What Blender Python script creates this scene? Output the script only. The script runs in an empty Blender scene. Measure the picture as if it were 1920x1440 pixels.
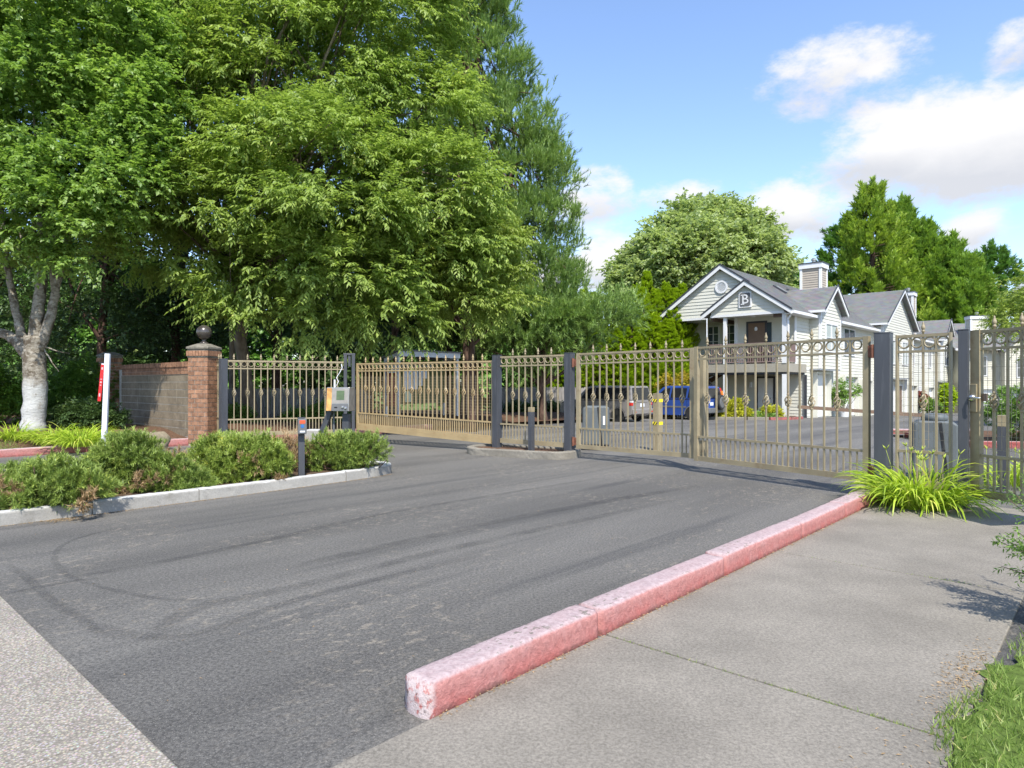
import bpy, bmesh, math, random
import numpy as np
from mathutils import Vector, Matrix
R = math.radians
sc = bpy.context.scene
COL = sc.collection

# ------------------------------------------------------------------ camera, sky, sun, exposure
cam_d = bpy.data.cameras.new("camera")
cam_d.sensor_width = 36.0
cam_d.lens = 1250.0 / 1920.0 * 36.0
cam_d.clip_start = 0.05
cam_d.clip_end = 3000.0
cam = bpy.data.objects.new("camera", cam_d)
cam.location = (0, 0, 1.5)
cam.rotation_euler = (R(90), 0, 0)
COL.objects.link(cam)
sc.camera = cam

SUN_AZ = R(-78.0)      # direction towards the sun, measured from +X
SUN_EL = R(52.0)
sun_d = bpy.data.lights.new("sun", 'SUN')
sun_d.energy = 3.75
sun_d.angle = R(0.53)
sun_d.color = (1.0, 0.955, 0.87)
sun = bpy.data.objects.new("sun", sun_d)
sv = Vector((math.cos(SUN_EL) * math.cos(SUN_AZ), math.cos(SUN_EL) * math.sin(SUN_AZ), math.sin(SUN_EL)))
sun.rotation_euler = sv.to_track_quat('Z', 'Y').to_euler()
sun.location = (20, -30, 60)
COL.objects.link(sun)

world = bpy.data.worlds.new("World")
sc.world = world
world.use_nodes = True

sc.view_settings.view_transform = 'Standard'
sc.view_settings.look = 'None'
sc.view_settings.gamma = 1.0
sc.view_settings.use_curve_mapping = False
sc.view_settings.exposure = 0.95
sc.render.engine = 'CYCLES'
sc.cycles.max_bounces = 12
sc.cycles.diffuse_bounces = 8
sc.cycles.transparent_max_bounces = 12
sc.cycles.use_denoising = True
try:
    sc.cycles.denoiser = 'OPENIMAGEDENOISE'
    sc.cycles.denoising_prefilter = 'ACCURATE'
except Exception:
    pass


def build_sky():
    nt = world.node_tree
    nd, lk = nt.nodes, nt.links
    nd.clear()
    out = nd.new('ShaderNodeOutputWorld')
    bg = nd.new('ShaderNodeBackground')
    bg.inputs['Strength'].default_value = 0.135
    sky = nd.new('ShaderNodeTexSky')
    sky.sky_type = 'NISHITA'
    sky.sun_disc = False
    sky.sun_elevation = SUN_EL
    sky.sun_rotation = math.pi / 2 - SUN_AZ
    sky.altitude = 50
    sky.air_density = 1.0
    sky.dust_density = 0.6
    sky.ozone_density = 2.0
    tc = nd.new('ShaderNodeTexCoord')
    sep = nd.new('ShaderNodeSeparateXYZ')
    lk.new(tc.outputs['Generated'], sep.inputs[0])

    def M(op, a, b=None, c=None, clamp=False):
        n = nd.new('ShaderNodeMath')
        n.operation = op
        n.use_clamp = clamp
        for i, v in enumerate((a, b, c)):
            if v is None:
                continue
            if isinstance(v, (int, float)):
                n.inputs[i].default_value = v
            else:
                lk.new(v, n.inputs[i])
        return n.outputs[0]
    u = M('ARCTAN2', sep.outputs[0], sep.outputs[1])
    v = M('ARCSINE', sep.outputs[2])
    # cumulus banks: azimuth and elevation of each bank, half width, half height, weight
    def az(px):
        return math.atan((px - 960) / 1250)
    banks = [(1800, 285, 300, 95, 1.25), (1570, 135, 180, 64, .78), (1680, 190, 120, 52, .74), (1460, 395, 110, 52, 1.05), (1540, 420, 70, 40, .95),
             (1115, 375, 75, 48, .80), (1140, 500, 95, 62, 1.0), (1840, 430, 85, 38, .95), (1905, 90, 75, 45, .9),
             (1270, 372, 100, 26, .62), (1020, 520, 120, 60, .9), (1600, 290, 110, 45, .8), (1400, 520, 200, 36, .7)]
    dens, shade = None, None
    noise = nd.new('ShaderNodeTexNoise')
    noise.inputs['Scale'].default_value = 9.0
    noise.inputs['Detail'].default_value = 9.0
    noise.inputs['Roughness'].default_value = 0.64
    mp = nd.new('ShaderNodeMapping')
    mp.inputs['Scale'].default_value = (1, 1, 1.9)
    lk.new(tc.outputs['Generated'], mp.inputs[0])
    lk.new(mp.outputs[0], noise.inputs['Vector'])
    n2 = nd.new('ShaderNodeTexNoise')
    n2.inputs['Scale'].default_value = 2.2
    n2.inputs['Detail'].default_value = 4.0
    lk.new(mp.outputs[0], n2.inputs['Vector'])
    for (px, py, rx, ry, w) in banks:
        u0 = az(px)
        v0 = math.atan((720 - py) / 1250 * math.cos(u0))
        ru, rv = rx / 1250 * math.cos(u0) ** 2, ry / 1250 * math.cos(u0)
        a = M('DIVIDE', M('SUBTRACT', u, u0), ru)
        b = M('DIVIDE', M('SUBTRACT', v, v0), rv)
        # flat base: the lower half falls off faster
        d2 = M('ADD', M('MULTIPLY', a, a), M('MULTIPLY', b, b))
        g = M('MULTIPLY', M('SUBTRACT', 1.0, M('MULTIPLY', d2, 0.5)), w)
        low = M('MULTIPLY', M('MAXIMUM', g, 0.0), b)
        dens = g if dens is None else M('MAXIMUM', dens, g)
        shade = low if shade is None else M('ADD', shade, low)
    # scattered cloud over the rest of the sky
    rest = M('MULTIPLY', M('SUBTRACT', n2.outputs[0], 0.52), 2.4)
    dens = M('MAXIMUM', dens, M('MINIMUM', rest, M('MULTIPLY', M('SUBTRACT', M('ABSOLUTE', u), 0.72), 6.0)))
    tot = M('ADD', dens, M('MULTIPLY', M('SUBTRACT', noise.outputs[0], 0.5), 2.4))
    mr = nd.new('ShaderNodeMapRange')
    mr.interpolation_type = 'SMOOTHSTEP'
    mr.inputs['From Min'].default_value = 0.27
    mr.inputs['From Max'].default_value = 0.92
    mr.inputs['To Max'].default_value = 0.96
    lk.new(tot, mr.inputs['Value'])
    gr = nd.new('ShaderNodeMapRange')
    gr.inputs['From Min'].default_value = -0.5
    gr.inputs['From Max'].default_value = 0.25
    lk.new(M('ADD', shade, M('MULTIPLY', M('SUBTRACT', noise.outputs[0], .5), .9)), gr.inputs['Value'])
    cc = nd.new('ShaderNodeMix')
    cc.data_type = 'RGBA'
    cc.inputs['A'].default_value = (2.9, 2.95, 3.12, 1)
    cc.inputs['B'].default_value = (3.95, 3.9, 3.88, 1)
    lk.new(gr.outputs[0], cc.inputs['Factor'])
    sk = nd.new('ShaderNodeMix')
    sk.data_type = 'RGBA'
    sk.blend_type = 'MULTIPLY'
    sk.inputs['Factor'].default_value = 1.0
    sk.inputs['B'].default_value = (1.10, 1.11, 1.18, 1)
    lk.new(sky.outputs[0], sk.inputs['A'])
    mx = nd.new('ShaderNodeMix')
    mx.data_type = 'RGBA'
    lk.new(mr.outputs[0], mx.inputs['Factor'])
    lk.new(sk.outputs['Result'], mx.inputs['A'])
    lk.new(cc.outputs['Result'], mx.inputs['B'])
    lk.new(mx.outputs['Result'], bg.inputs['Color'])
    lk.new(bg.outputs[0], out.inputs[0])


build_sky()

# ------------------------------------------------------------------ helpers
D = Vector((0.674, 0.739, 0))      # along the drive, away from the camera
E = Vector((0.739, -0.674, 0))     # across the drive, to the right
ROT = math.atan2(-0.674, 0.739)    # local x = E, local y = D


def gz(y):
    """height of the paving: level to the gates, then falling away into the lot"""
    if y < 14:
        return 0.0
    if y < 34:
        return -0.25 * ((y - 14) / 20) ** 1.7
    return -0.25 - 0.034 * (min(y, 95) - 34)


def at(px, Y, py=None):
    """point at distance Y on the sight line of a photo column (and row)"""
    return Vector(((px - 960) / 1250 * Y, Y, 1.5 + (720 - py) / 1250 * Y if py is not None else gz(Y)))


def de(d, e, z=0.0):
    return Vector((D.x * d + E.x * e, D.y * d + E.y * e, z))


class MB:
    def __init__(s):
        s.v, s.f = [], []

    def add(s, vs, fs):
        n = len(s.v)
        s.v += [tuple(v) for v in vs]
        s.f += [tuple(i + n for i in f) for f in fs]
        return s

    def box(s, x0, x1, y0, y1, z0, z1):
        return s.add([(x0, y0, z0), (x1, y0, z0), (x1, y1, z0), (x0, y1, z0), (x0, y0, z1), (x1, y0, z1), (x1, y1, z1), (x0, y1, z1)],
                     [(3, 2, 1, 0), (4, 5, 6, 7), (0, 1, 5, 4), (1, 2, 6, 5), (2, 3, 7, 6), (3, 0, 4, 7)])

    def bar(s, p, q, w, h, up=(0, 0, 1)):
        """rectangular bar between two points; w across, h along up"""
        p, q, up = Vector(p), Vector(q), Vector(up)
        d = (q - p).normalized()
        sd = d.cross(up)
        if sd.length < 1e-4:
            sd = Vector((1, 0, 0))
        sd.normalize()
        u = up if abs(d.dot(up)) < .9 else sd.cross(d)
        a, b = sd * w / 2, u * h / 2
        vs = [p - a - b, p + a - b, p + a + b, p - a + b, q - a - b, q + a - b, q + a + b, q - a + b]
        return s.add(vs, [(0, 1, 2, 3), (7, 6, 5, 4), (4, 5, 1, 0), (5, 6, 2, 1), (6, 7, 3, 2), (7, 4, 0, 3)])

    def prism(s, poly, axis, a, b):
        """poly in the two other axes, extruded from a to b along axis"""
        n = len(poly)
        def P(p, t):
            return {'x': (t, p[0], p[1]), 'y': (p[0], t, p[1]), 'z': (p[0], p[1], t)}[axis]
        vs = [P(p, a) for p in poly] + [P(p, b) for p in poly]
        fs = [tuple(range(n)), tuple(range(2 * n - 1, n - 1, -1))] + [((i + 1) % n, i, i + n, (i + 1) % n + n) for i in range(n)]
        return s.add(vs, fs)

    def tube(s, pts, rad, n=8, cap=True):
        pts = [Vector(p) for p in pts]
        if isinstance(rad, (int, float)):
            rad = [rad] * len(pts)
        base = len(s.v)
        ref = None
        for i, p in enumerate(pts):
            t = (pts[min(i + 1, len(pts) - 1)] - pts[max(i - 1, 0)]).normalized()
            if ref is None:
                ref = Vector((1, 0, 0)) if abs(t.x) < .8 else Vector((0, 1, 0))
            a = (ref - t * ref.dot(t)).normalized()
            ref = a
            b = t.cross(a)
            for k in range(n):
                an = 2 * math.pi * k / n
                s.v.append(tuple(p + (a * math.cos(an) + b * math.sin(an)) * rad[i]))
        for i in range(len(pts) - 1):
            for k in range(n):
                s.f.append((base + i * n + k, base + i * n + (k + 1) % n, base + (i + 1) * n + (k + 1) % n, base + (i + 1) * n + k))
        if cap:
            s.f.append(tuple(base + k for k in range(n - 1, -1, -1)))
            s.f.append(tuple(base + (len(pts) - 1) * n + k for k in range(n)))
        return s

    def lathe(s, prof, n=16, c=(0, 0, 0)):
        base = len(s.v)
        for (r, z) in prof:
            for k in range(n):
                an = 2 * math.pi * k / n
                s.v.append((c[0] + r * math.cos(an), c[1] + r * math.sin(an), c[2] + z))
        for i in range(len(prof) - 1):
            for k in range(n):
                s.f.append((base + i * n + k, base + i * n + (k + 1) % n, base + (i + 1) * n + (k + 1) % n, base + (i + 1) * n + k))
        s.f.append(tuple(base + k for k in range(n - 1, -1, -1)))
        s.f.append(tuple(base + (len(prof) - 1) * n + k for k in range(n)))
        return s

    def torus(s, c, r1, r2, n=20, m=5, axis='y', sx=1.0):
        base = len(s.v)
        for i in range(n):
            a = 2 * math.pi * i / n
            for j in range(m):
                b = 2 * math.pi * j / m
                rr = r1 + r2 * math.cos(b)
                p = (rr * math.cos(a) * sx, r2 * math.sin(b), rr * math.sin(a))
                if axis == 'z':
                    p = (p[0], p[2], p[1])
                if axis == 'x':
                    p = (p[1], p[0], p[2])
                s.v.append((p[0] + c[0], p[1] + c[1], p[2] + c[2]))
        for i in range(n):
            for j in range(m):
                s.f.append((base + i * m + j, base + ((i + 1) % n) * m + j, base + ((i + 1) % n) * m + (j + 1) % m, base + i * m + (j + 1) % m))
        return s

    def mesh(s, name, mat=None, smooth=False):
        me = bpy.data.meshes.new(name)
        me.from_pydata(s.v, [], s.f)
        if mat:
            me.materials.append(mat)
        if smooth:
            me.polygons.foreach_set('use_smooth', [True] * len(me.polygons))
        bm = bmesh.new()
        bm.from_mesh(me)
        bmesh.ops.recalc_face_normals(bm, faces=bm.faces)
        bm.to_mesh(me)
        bm.free()
        return me

    def build(s, name, mat, parent=None, loc=(0, 0, 0), rot=(0, 0, 0), smooth=False, bevel=0.0, **props):
        o = inst(name, s.mesh(name, mat, smooth), parent, loc, rot, **props)
        if bevel:
            b = o.modifiers.new("bevel", 'BEVEL')
            b.width = bevel
            b.segments = 2
            b.limit_method = 'ANGLE'
            b.angle_limit = R(40)
        return o


def inst(name, me, parent=None, loc=(0, 0, 0), rot=(0, 0, 0), scale=(1, 1, 1), **props):
    o = bpy.data.objects.new(name, me)
    COL.objects.link(o)
    o.location = loc
    o.rotation_euler = rot
    o.scale = scale
    if parent:
        o.parent = parent
    for k, v in props.items():
        o[k] = v
    return o


def thing(name, label, cat, loc=(0, 0, 0), rz=0.0, group=None):
    o = bpy.data.objects.new(name, None)
    o.empty_display_size = .2
    COL.objects.link(o)
    o.location = loc
    o.rotation_euler = (0, 0, rz)
    return tag(o, label, cat, group)


def tag(o, label, cat, group=None):
    o['label'] = label
    o['category'] = cat
    if group:
        o['group'] = group
    return o


def dup(root, loc, rz=None, label=None, group=None, scale=None):
    r = root.copy()
    COL.objects.link(r)
    r.location = loc
    if rz is not None:
        r.rotation_euler = (0, 0, rz)
    if scale:
        r.scale = scale
    if label:
        r['label'] = label
    if group:
        r['group'] = group
    for ch in list(root.children):
        c = ch.copy()
        COL.objects.link(c)
        c.parent = r
        for g in list(ch.children):
            q = g.copy()
            COL.objects.link(q)
            q.parent = c
    return r


def structure(o):
    o['kind'] = 'structure'
    return o


def stuff(o):
    o['kind'] = 'stuff'
    return o


def text_part(txt, size, name, mat, parent, loc, rot, extrude=.004):
    cu = bpy.data.curves.new(name, 'FONT')
    cu.body = txt
    cu.size = size
    cu.extrude = extrude
    cu.align_x = 'CENTER'
    cu.align_y = 'CENTER'
    cu.resolution_u = 3
    to = bpy.data.objects.new(name, cu)
    COL.objects.link(to)
    dg = bpy.context.evaluated_depsgraph_get()
    me = bpy.data.meshes.new_from_object(to.evaluated_get(dg))
    bpy.data.objects.remove(to)
    me.materials.clear()
    me.materials.append(mat)
    return inst(name, me, parent, loc, rot)


# ------------------------------------------------------------------ materials
class NT:
    """small node-building helper for one material"""
    def __init__(s, name):
        s.m = bpy.data.materials.new(name)
        s.m.use_nodes = True
        s.t = s.m.node_tree
        s.nd, s.lk = s.t.nodes, s.t.links
        s.b = s.nd['Principled BSDF']
        s.geo = s.nd.new('ShaderNodeNewGeometry')

    def put(s, sock, v):
        if isinstance(v, (int, float)):
            sock.default_value = v
        elif isinstance(v, (tuple, list)):
            sock.default_value = tuple(v) + ((1,) if len(v) == 3 and sock.type == 'RGBA' else ())
        else:
            s.lk.new(v, sock)

    def pos(s, rz=0.0, scale=(1, 1, 1)):
        mp = s.nd.new('ShaderNodeMapping')
        mp.inputs['Rotation'].default_value = (0, 0, rz)
        s.lk.new(s.geo.outputs['Position'], mp.inputs[0])
        if scale != (1, 1, 1):
            m2 = s.nd.new('ShaderNodeMapping')
            m2.inputs['Scale'].default_value = scale
            s.lk.new(mp.outputs[0], m2.inputs[0])
            return m2.outputs[0]
        return mp.outputs[0]

    def noise(s, scale, detail=4, rough=.55, vec=None, dist=0.0):
        n = s.nd.new('ShaderNodeTexNoise')
        n.inputs['Scale'].default_value = scale
        n.inputs['Detail'].default_value = detail
        n.inputs['Roughness'].default_value = rough
        n.inputs['Distortion'].default_value = dist
        s.lk.new(vec if vec is not None else s.geo.outputs['Position'], n.inputs['Vector'])
        return n.outputs[0]

    def vor(s, scale, vec=None, out='Distance', feature='F1'):
        n = s.nd.new('ShaderNodeTexVoronoi')
        n.feature = feature
        n.inputs['Scale'].default_value = scale
        s.lk.new(vec if vec is not None else s.geo.outputs['Position'], n.inputs['Vector'])
        return n.outputs[out]

    def math(s, op, a, b=0.0, clamp=False):
        n = s.nd.new('ShaderNodeMath')
        n.operation = op
        n.use_clamp = clamp
        s.put(n.inputs[0], a)
        s.put(n.inputs[1], b)
        return n.outputs[0]

    def ramp(s, v, a, b, lo=0.0, hi=1.0, smooth=True):
        n = s.nd.new('ShaderNodeMapRange')
        if smooth:
            n.interpolation_type = 'SMOOTHSTEP'
        s.put(n.inputs['Value'], v)
        for k, q in (('From Min', a), ('From Max', b), ('To Min', lo), ('To Max', hi)):
            n.inputs[k].default_value = q
        return n.outputs[0]

    def mix(s, f, a, b, mode='MIX'):
        n = s.nd.new('ShaderNodeMix')
        n.data_type = 'RGBA'
        n.blend_type = mode
        s.put(n.inputs['Factor'], f)
        s.put(n.inputs['A'], a)
        s.put(n.inputs['B'], b)
        return n.outputs['Result']

    def bump(s, h, strength=.3, dist=.01):
        n = s.nd.new('ShaderNodeBump')
        n.inputs['Strength'].default_value = strength
        n.inputs['Distance'].default_value = dist
        s.put(n.inputs['Height'], h)
        s.lk.new(n.outputs[0], s.b.inputs['Normal'])

    def attr(s, name):
        n = s.nd.new('ShaderNodeAttribute')
        n.attribute_name = name
        return n.outputs['Fac']

    def rnd(s):
        n = s.nd.new('ShaderNodeObjectInfo')
        return n.outputs['Random']

    def done(s, col, rough=.6, metal=0.0, spec=.4):
        s.put(s.b.inputs['Base Color'], col)
        s.put(s.b.inputs['Roughness'], rough)
        s.b.inputs['Metallic'].default_value = metal
        s.b.inputs['Specular IOR Level'].default_value = spec
        return s.m


def scl(c, k):
    return tuple(min(1.0, x * k) for x in c)


def plain(name, col, rough=.6, var=.18, scale=6.0, metal=0.0, spec=.4, bump=0.0, bscale=60, rnd=0.0, dirt=None, dirt_amt=.35, vec=None):
    n = NT(name)
    v = n.pos(0, vec) if vec else None
    f = n.noise(scale, 5, .6, v)
    c = n.mix(n.ramp(f, .3, .7), scl(col, 1 - var), scl(col, 1 + var))
    if rnd:
        c = n.mix(n.ramp(n.rnd(), 0, 1, 0, 1, False), n.mix(1.0, c, (1 - rnd,) * 3, 'MULTIPLY'), n.mix(1.0, c, (1 + rnd,) * 3, 'MULTIPLY'))
    if dirt:
        c = n.mix(n.ramp(n.noise(scale * 3.1, 6, .65, v), .52, .72, 0, dirt_amt), c, dirt)
    if bump:
        n.bump(n.noise(bscale, 4, .6, v), bump, .01)
    return n.done(c, rough, metal, spec)


LEAF_K = 1.9


def leaf_mat(name, dark, light, tip=None, rough=.45, trans=.46, spec=.35):
    n = NT(name)
    dark, light, tip = scl(dark, LEAF_K), scl(light, LEAF_K), tip and scl(tip, LEAF_K)
    t = n.attr('tint')
    c = n.mix(t, dark, light)
    if tip:
        c = n.mix(n.ramp(t, .86, .97), c, tip)
    n.done(c, rough, 0, spec)
    tr = n.nd.new('ShaderNodeBsdfTranslucent')
    n.lk.new(n.mix(1.0, c, (1.2, 1.28, .75), 'MULTIPLY'), tr.inputs['Color'])
    mx = n.nd.new('ShaderNodeMixShader')
    mx.inputs[0].default_value = trans
    n.lk.new(n.b.outputs[0], mx.inputs[1])
    n.lk.new(tr.outputs[0], mx.inputs[2])
    n.lk.new(mx.outputs[0], n.nd['Material Output'].inputs[0])
    return n.m


def asphalt(name, k=1.0, worn=1.0):
    n = NT(name)
    p = n.pos(ROT * -1)                       # x across, y along the drive
    ps = n.pos(ROT * -1, (1.0, .16, 1))
    big = n.noise(.55, 5, .6, ps)
    c = n.mix(n.ramp(big, .32, .68), scl((.082, .078, .072), k), scl((.138, .131, .119), k))
    # dark polished tyre lanes
    lane = n.noise(1.9, 4, .6, n.pos(ROT * -1, (1, .05, 1)))
    c = n.mix(n.ramp(lane, .52, .70, 0, .65), c, scl((.054, .053, .053), k))
    # worn through to pale aggregate, in streaks along the traffic
    w = n.noise(15, 10, .74, n.pos(ROT * -1, (1, .5, 1)), .3)
    w2 = n.noise(.7, 3, .5, p)
    wm = n.math('MULTIPLY', n.ramp(w, .52, .63), n.ramp(w2, .42, .62, .0, 1.0))
    c = n.mix(n.math('MULTIPLY', wm, .60 * worn), c, (.27, .235, .185))
    sp = n.noise(48, 6, .85)
    c = n.mix(n.ramp(sp, .34, .66, 0, 1), n.mix(1.0, c, (.48, .48, .49), 'MULTIPLY'), n.mix(1.0, c, (1.55, 1.54, 1.52), 'MULTIPLY'))
    st = n.vor(70)
    c = n.mix(n.ramp(st, .14, .26, .5 * worn, 0), c, (.30, .28, .25))
    n.bump(n.noise(70, 6, .8), .8, .012)
    return n.done(c, .78, 0, .35)


def concrete(name, base, pebble=0.0, fine=62, stain=(.12, .11, .09), stain_amt=.35, grain=(.64, 1.28), top=None):
    n = NT(name)
    c = n.mix(n.ramp(n.noise(1.3, 6, .6), .3, .7), scl(base, .84), scl(base, 1.12))
    c = n.mix(n.ramp(n.noise(3.3, 7, .65), .55, .75, 0, stain_amt), c, stain)
    s = n.noise(fine, 6, .85)
    c = n.mix(n.ramp(s, .34, .66), n.mix(1.0, c, (grain[0],) * 3, 'MULTIPLY'), n.mix(1.0, c, (grain[1],) * 3, 'MULTIPLY'))
    h = s
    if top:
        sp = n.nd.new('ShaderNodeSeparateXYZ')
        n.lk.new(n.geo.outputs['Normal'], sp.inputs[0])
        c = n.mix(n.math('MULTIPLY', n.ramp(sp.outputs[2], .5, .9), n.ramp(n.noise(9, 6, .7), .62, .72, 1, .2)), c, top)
    if pebble:
        v = n.vor(85)
        cc = n.vor(85, None, 'Color')
        c = n.mix(n.ramp(v, .0, .55, pebble, 0), c, n.mix(.55, cc, (.55, .47, .38)))
        c = n.mix(n.ramp(v, .42, .62, 0, .45), c, (.10, .09, .075))
        h = n.math('SUBTRACT', s, v)
    n.bump(h, .5, .006)
    return n.done(c, .85, 0, .3)


def red_paint(name, side, top, chip=1.0):
    n = NT(name)
    sep = n.nd.new('ShaderNodeSeparateXYZ')
    n.lk.new(n.geo.outputs['Normal'], sep.inputs[0])
    sp = n.nd.new('ShaderNodeSeparateXYZ')
    n.lk.new(n.geo.outputs['Position'], sp.inputs[0])
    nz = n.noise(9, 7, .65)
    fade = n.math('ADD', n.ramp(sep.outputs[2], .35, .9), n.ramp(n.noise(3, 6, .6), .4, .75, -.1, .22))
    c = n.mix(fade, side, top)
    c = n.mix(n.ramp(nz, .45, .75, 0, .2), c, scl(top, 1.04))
    # paint worn off the top in flakes
    fl = n.noise(26, 5, .6, n.pos(-ROT, (1.4, .7, 1)))
    gate = n.math('MULTIPLY', n.ramp(sep.outputs[2], .5, .9), n.ramp(n.noise(1.4, 3, .5), .42, .62))
    c = n.mix(n.math('MULTIPLY', n.math('MULTIPLY', n.ramp(fl, .585, .61), gate), .9 * chip), c, (.20, .18, .15))
    # grime along the foot of the kerb
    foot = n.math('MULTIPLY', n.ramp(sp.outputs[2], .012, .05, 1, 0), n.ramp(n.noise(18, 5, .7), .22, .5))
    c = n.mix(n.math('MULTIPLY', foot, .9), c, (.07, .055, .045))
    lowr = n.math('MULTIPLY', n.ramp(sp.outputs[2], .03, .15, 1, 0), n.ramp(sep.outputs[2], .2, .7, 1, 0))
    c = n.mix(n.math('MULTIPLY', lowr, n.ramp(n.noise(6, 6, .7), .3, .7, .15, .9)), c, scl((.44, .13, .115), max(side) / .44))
    pk = n.noise(34, 6, .75)
    c = n.mix(n.ramp(pk, .36, .64), n.mix(1.0, c, (.84, .80, .80), 'MULTIPLY'), n.mix(1.0, c, (1.12, 1.13, 1.13), 'MULTIPLY'))
    al = n.nd.new('ShaderNodeSeparateXYZ')
    n.lk.new(n.pos(-ROT), al.inputs[0])
    endm = n.math('MULTIPLY', n.ramp(al.outputs[1], 1.94, 2.0, 1, 0), n.ramp(n.noise(30, 7, .7), .40, .5))
    c = n.mix(endm, c, (.52, .43, .42))
    endd = n.math('MULTIPLY', n.ramp(al.outputs[1], 1.94, 1.99, 1, 0), n.ramp(n.noise(22, 7, .75), .60, .64))
    c = n.mix(endd, c, (.16, .12, .11))
    n.bump(n.math('ADD', pk, n.math('MULTIPLY', n.noise(90, 4, .7), .5)), .75, .02)
    return n.done(c, .7, 0, .3)


def shingle(name, base):
    n = NT(name)
    v = n.pos(-ROT, (1, 1, 1))
    c = n.mix(n.ramp(n.noise(1.1, 4, .6), .3, .7), scl(base, .85), scl(base, 1.15))
    br = n.vor(3.2, n.pos(-ROT, (1.1, 1.1, 3.4)), 'Color')
    c = n.mix(.45, c, n.mix(1.0, n.mix(.75, br, (.5, .5, .5)), scl(base, 2.0), 'MULTIPLY'))
    n.bump(n.noise(30, 4, .6), .4, .01)
    return n.done(c, .85, 0, .25)


def glassy(name, col, rough=.06):
    n = NT(name)
    c = n.mix(n.noise(2.0, 2), scl(col, .7), scl(col, 1.3))
    return n.done(c, rough, 0, .7)


M_ASPH = asphalt("asphalt", 1.0)
M_LOT = asphalt("asphalt_lot", 1.12, .35)
M_WALK = concrete("walk_concrete", (.214, .193, .161), stain_amt=.2)
M_APRON = concrete("apron_concrete", (.31, .275, .23), pebble=.42)
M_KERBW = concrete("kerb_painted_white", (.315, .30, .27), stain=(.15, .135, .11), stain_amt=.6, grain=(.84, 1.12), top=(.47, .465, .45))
M_KERBG = concrete("kerb_grey", (.215, .195, .16), stain=(.10, .09, .07))
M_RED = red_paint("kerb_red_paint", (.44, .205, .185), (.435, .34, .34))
M_REDD = red_paint("kerb_red_paint_old", (.30, .075, .065), (.36, .23, .22), .4)
M_TAN = plain("tan_metal", (.272, .222, .134), .45, .14, 3, 0, .5, dirt=(.19, .12, .06), dirt_amt=.5)
M_GOLD = plain("golden_tan_metal", (.345, .255, .13), .42, .1, 3, 0, .5, dirt=(.26, .13, .05), dirt_amt=.4)
M_RUST = plain("rusty_metal", (.16, .065, .04), .75, .3, 14, 0, .3, bump=.3)
M_POST = plain("dark_slate_metal", (.050, .053, .061), .5, .2, 4, 0, .45, dirt=(.16, .16, .17), dirt_amt=.25, vec=(1, 1, .12))
M_WIRE = plain("wire", (.30, .25, .18), .5, .1, 4)
M_STEEL = plain("brushed_steel", (.42, .39, .35), .36, .15, 10, .85)
M_BRICK = plain("brick", (.26, .14, .085), .85, .28, 9, 0, .2, bump=.4, bscale=90, rnd=.22, dirt=(.10, .06, .045), dirt_amt=.5)
M_MORT = plain("mortar", (.34, .31, .26), .9, .2, 12, bump=.3)
_n = NT("concrete_block")
_c = _n.mix(_n.ramp(_n.noise(2.4, 7, .65), .3, .7), (.165, .130, .088), (.275, .222, .155))
_c = _n.mix(_n.ramp(_n.noise(16, 5, .7), .35, .65, 0, .35), _c, (.10, .088, .072))
_v = _n.pos(0, (5, 5, .55))
_c = _n.mix(_n.math('MULTIPLY', _n.ramp(_n.noise(1.6, 6, .6, _v), .58, .70), _n.ramp(_n.noise(2.0, 3, .5), .42, .6)), _c, (.40, .35, .25))
_n.bump(_n.noise(60, 4, .7), .5, .01)
M_BLOCK = _n.done(_c, .92, 0, .2)
M_CAP = plain("stone_cap", (.17, .155, .125), .9, .3, 9, bump=.4, dirt=(.07, .075, .04), dirt_amt=.7)
M_BALL = plain("cast_ball", (.075, .064, .056), .22, .25, 7, .35, .6)
M_SOIL = plain("soil", (.085, .058, .038), .95, .45, 14, 0, .1, bump=.9, bscale=40, dirt=(.24, .17, .11), dirt_amt=.6)
M_MULCH = plain("bark_mulch", (.11, .065, .042), .95, .5, 22, 0, .1, bump=1.0, bscale=35, dirt=(.25, .15, .09), dirt_amt=.6)
M_GRASSB = plain("lawn_base", (.085, .125, .028), .95, .35, 20, 0, .1, bump=.8, bscale=60)
M_ROCK = plain("field_stone", (.23, .19, .13), .9, .3, 5, 0, .25, bump=.8, bscale=18, dirt=(.10, .09, .06), dirt_amt=.5)
M_WHITE = plain("white_paint", (.66, .66, .65), .5, .04, 5)
M_WHITEP = plain("white_post_paint", (.62, .64, .68), .5, .06, 3)
M_SIGNR = plain("red_sign_enamel", (.58, .02, .022), .35, .05, 4)
M_WOODG = plain("weathered_board", (.22, .205, .19), .85, .3, 6, 0, .2, bump=.4, bscale=30, rnd=.18, vec=(6, 6, .5))
M_SIDE = plain("sage_siding", (.56, .55, .48), .65, .04, 2)
M_SIDEC = plain("cream_siding", (.52, .50, .41), .65, .05, 2)
M_CHIM = plain("taupe_siding", (.38, .33, .27), .65, .05, 2)
M_TRIM = plain("white_trim", (.66, .66, .66), .5, .03, 3)
M_ROOF = shingle("grey_shingles", (.185, .184, .178))
M_DRIP = plain("dark_drip_edge", (.045, .047, .055), .5, .1, 3)
M_FASC = plain("taupe_fascia", (.30, .275, .225), .6, .06, 3)
M_BROWN = plain("brown_paint", (.10, .06, .042), .55, .15, 5)
M_BRDOOR = plain("brown_door", (.17, .11, .075), .5, .08, 4)
M_ORDOOR = plain("orange_brown_door", (.36, .15, .06), .5, .08, 4)
M_RAIL = plain("mauve_brown_rail", (.22, .155, .14), .6, .1, 4)
M_BLACK = plain("black_metal", (.018, .018, .02), .45, .2, 5)
M_GLASS = glassy("window_glass", (.055, .07, .08))
M_GLASSC = glassy("curtained_glass", (.42, .46, .44), .15)
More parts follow.
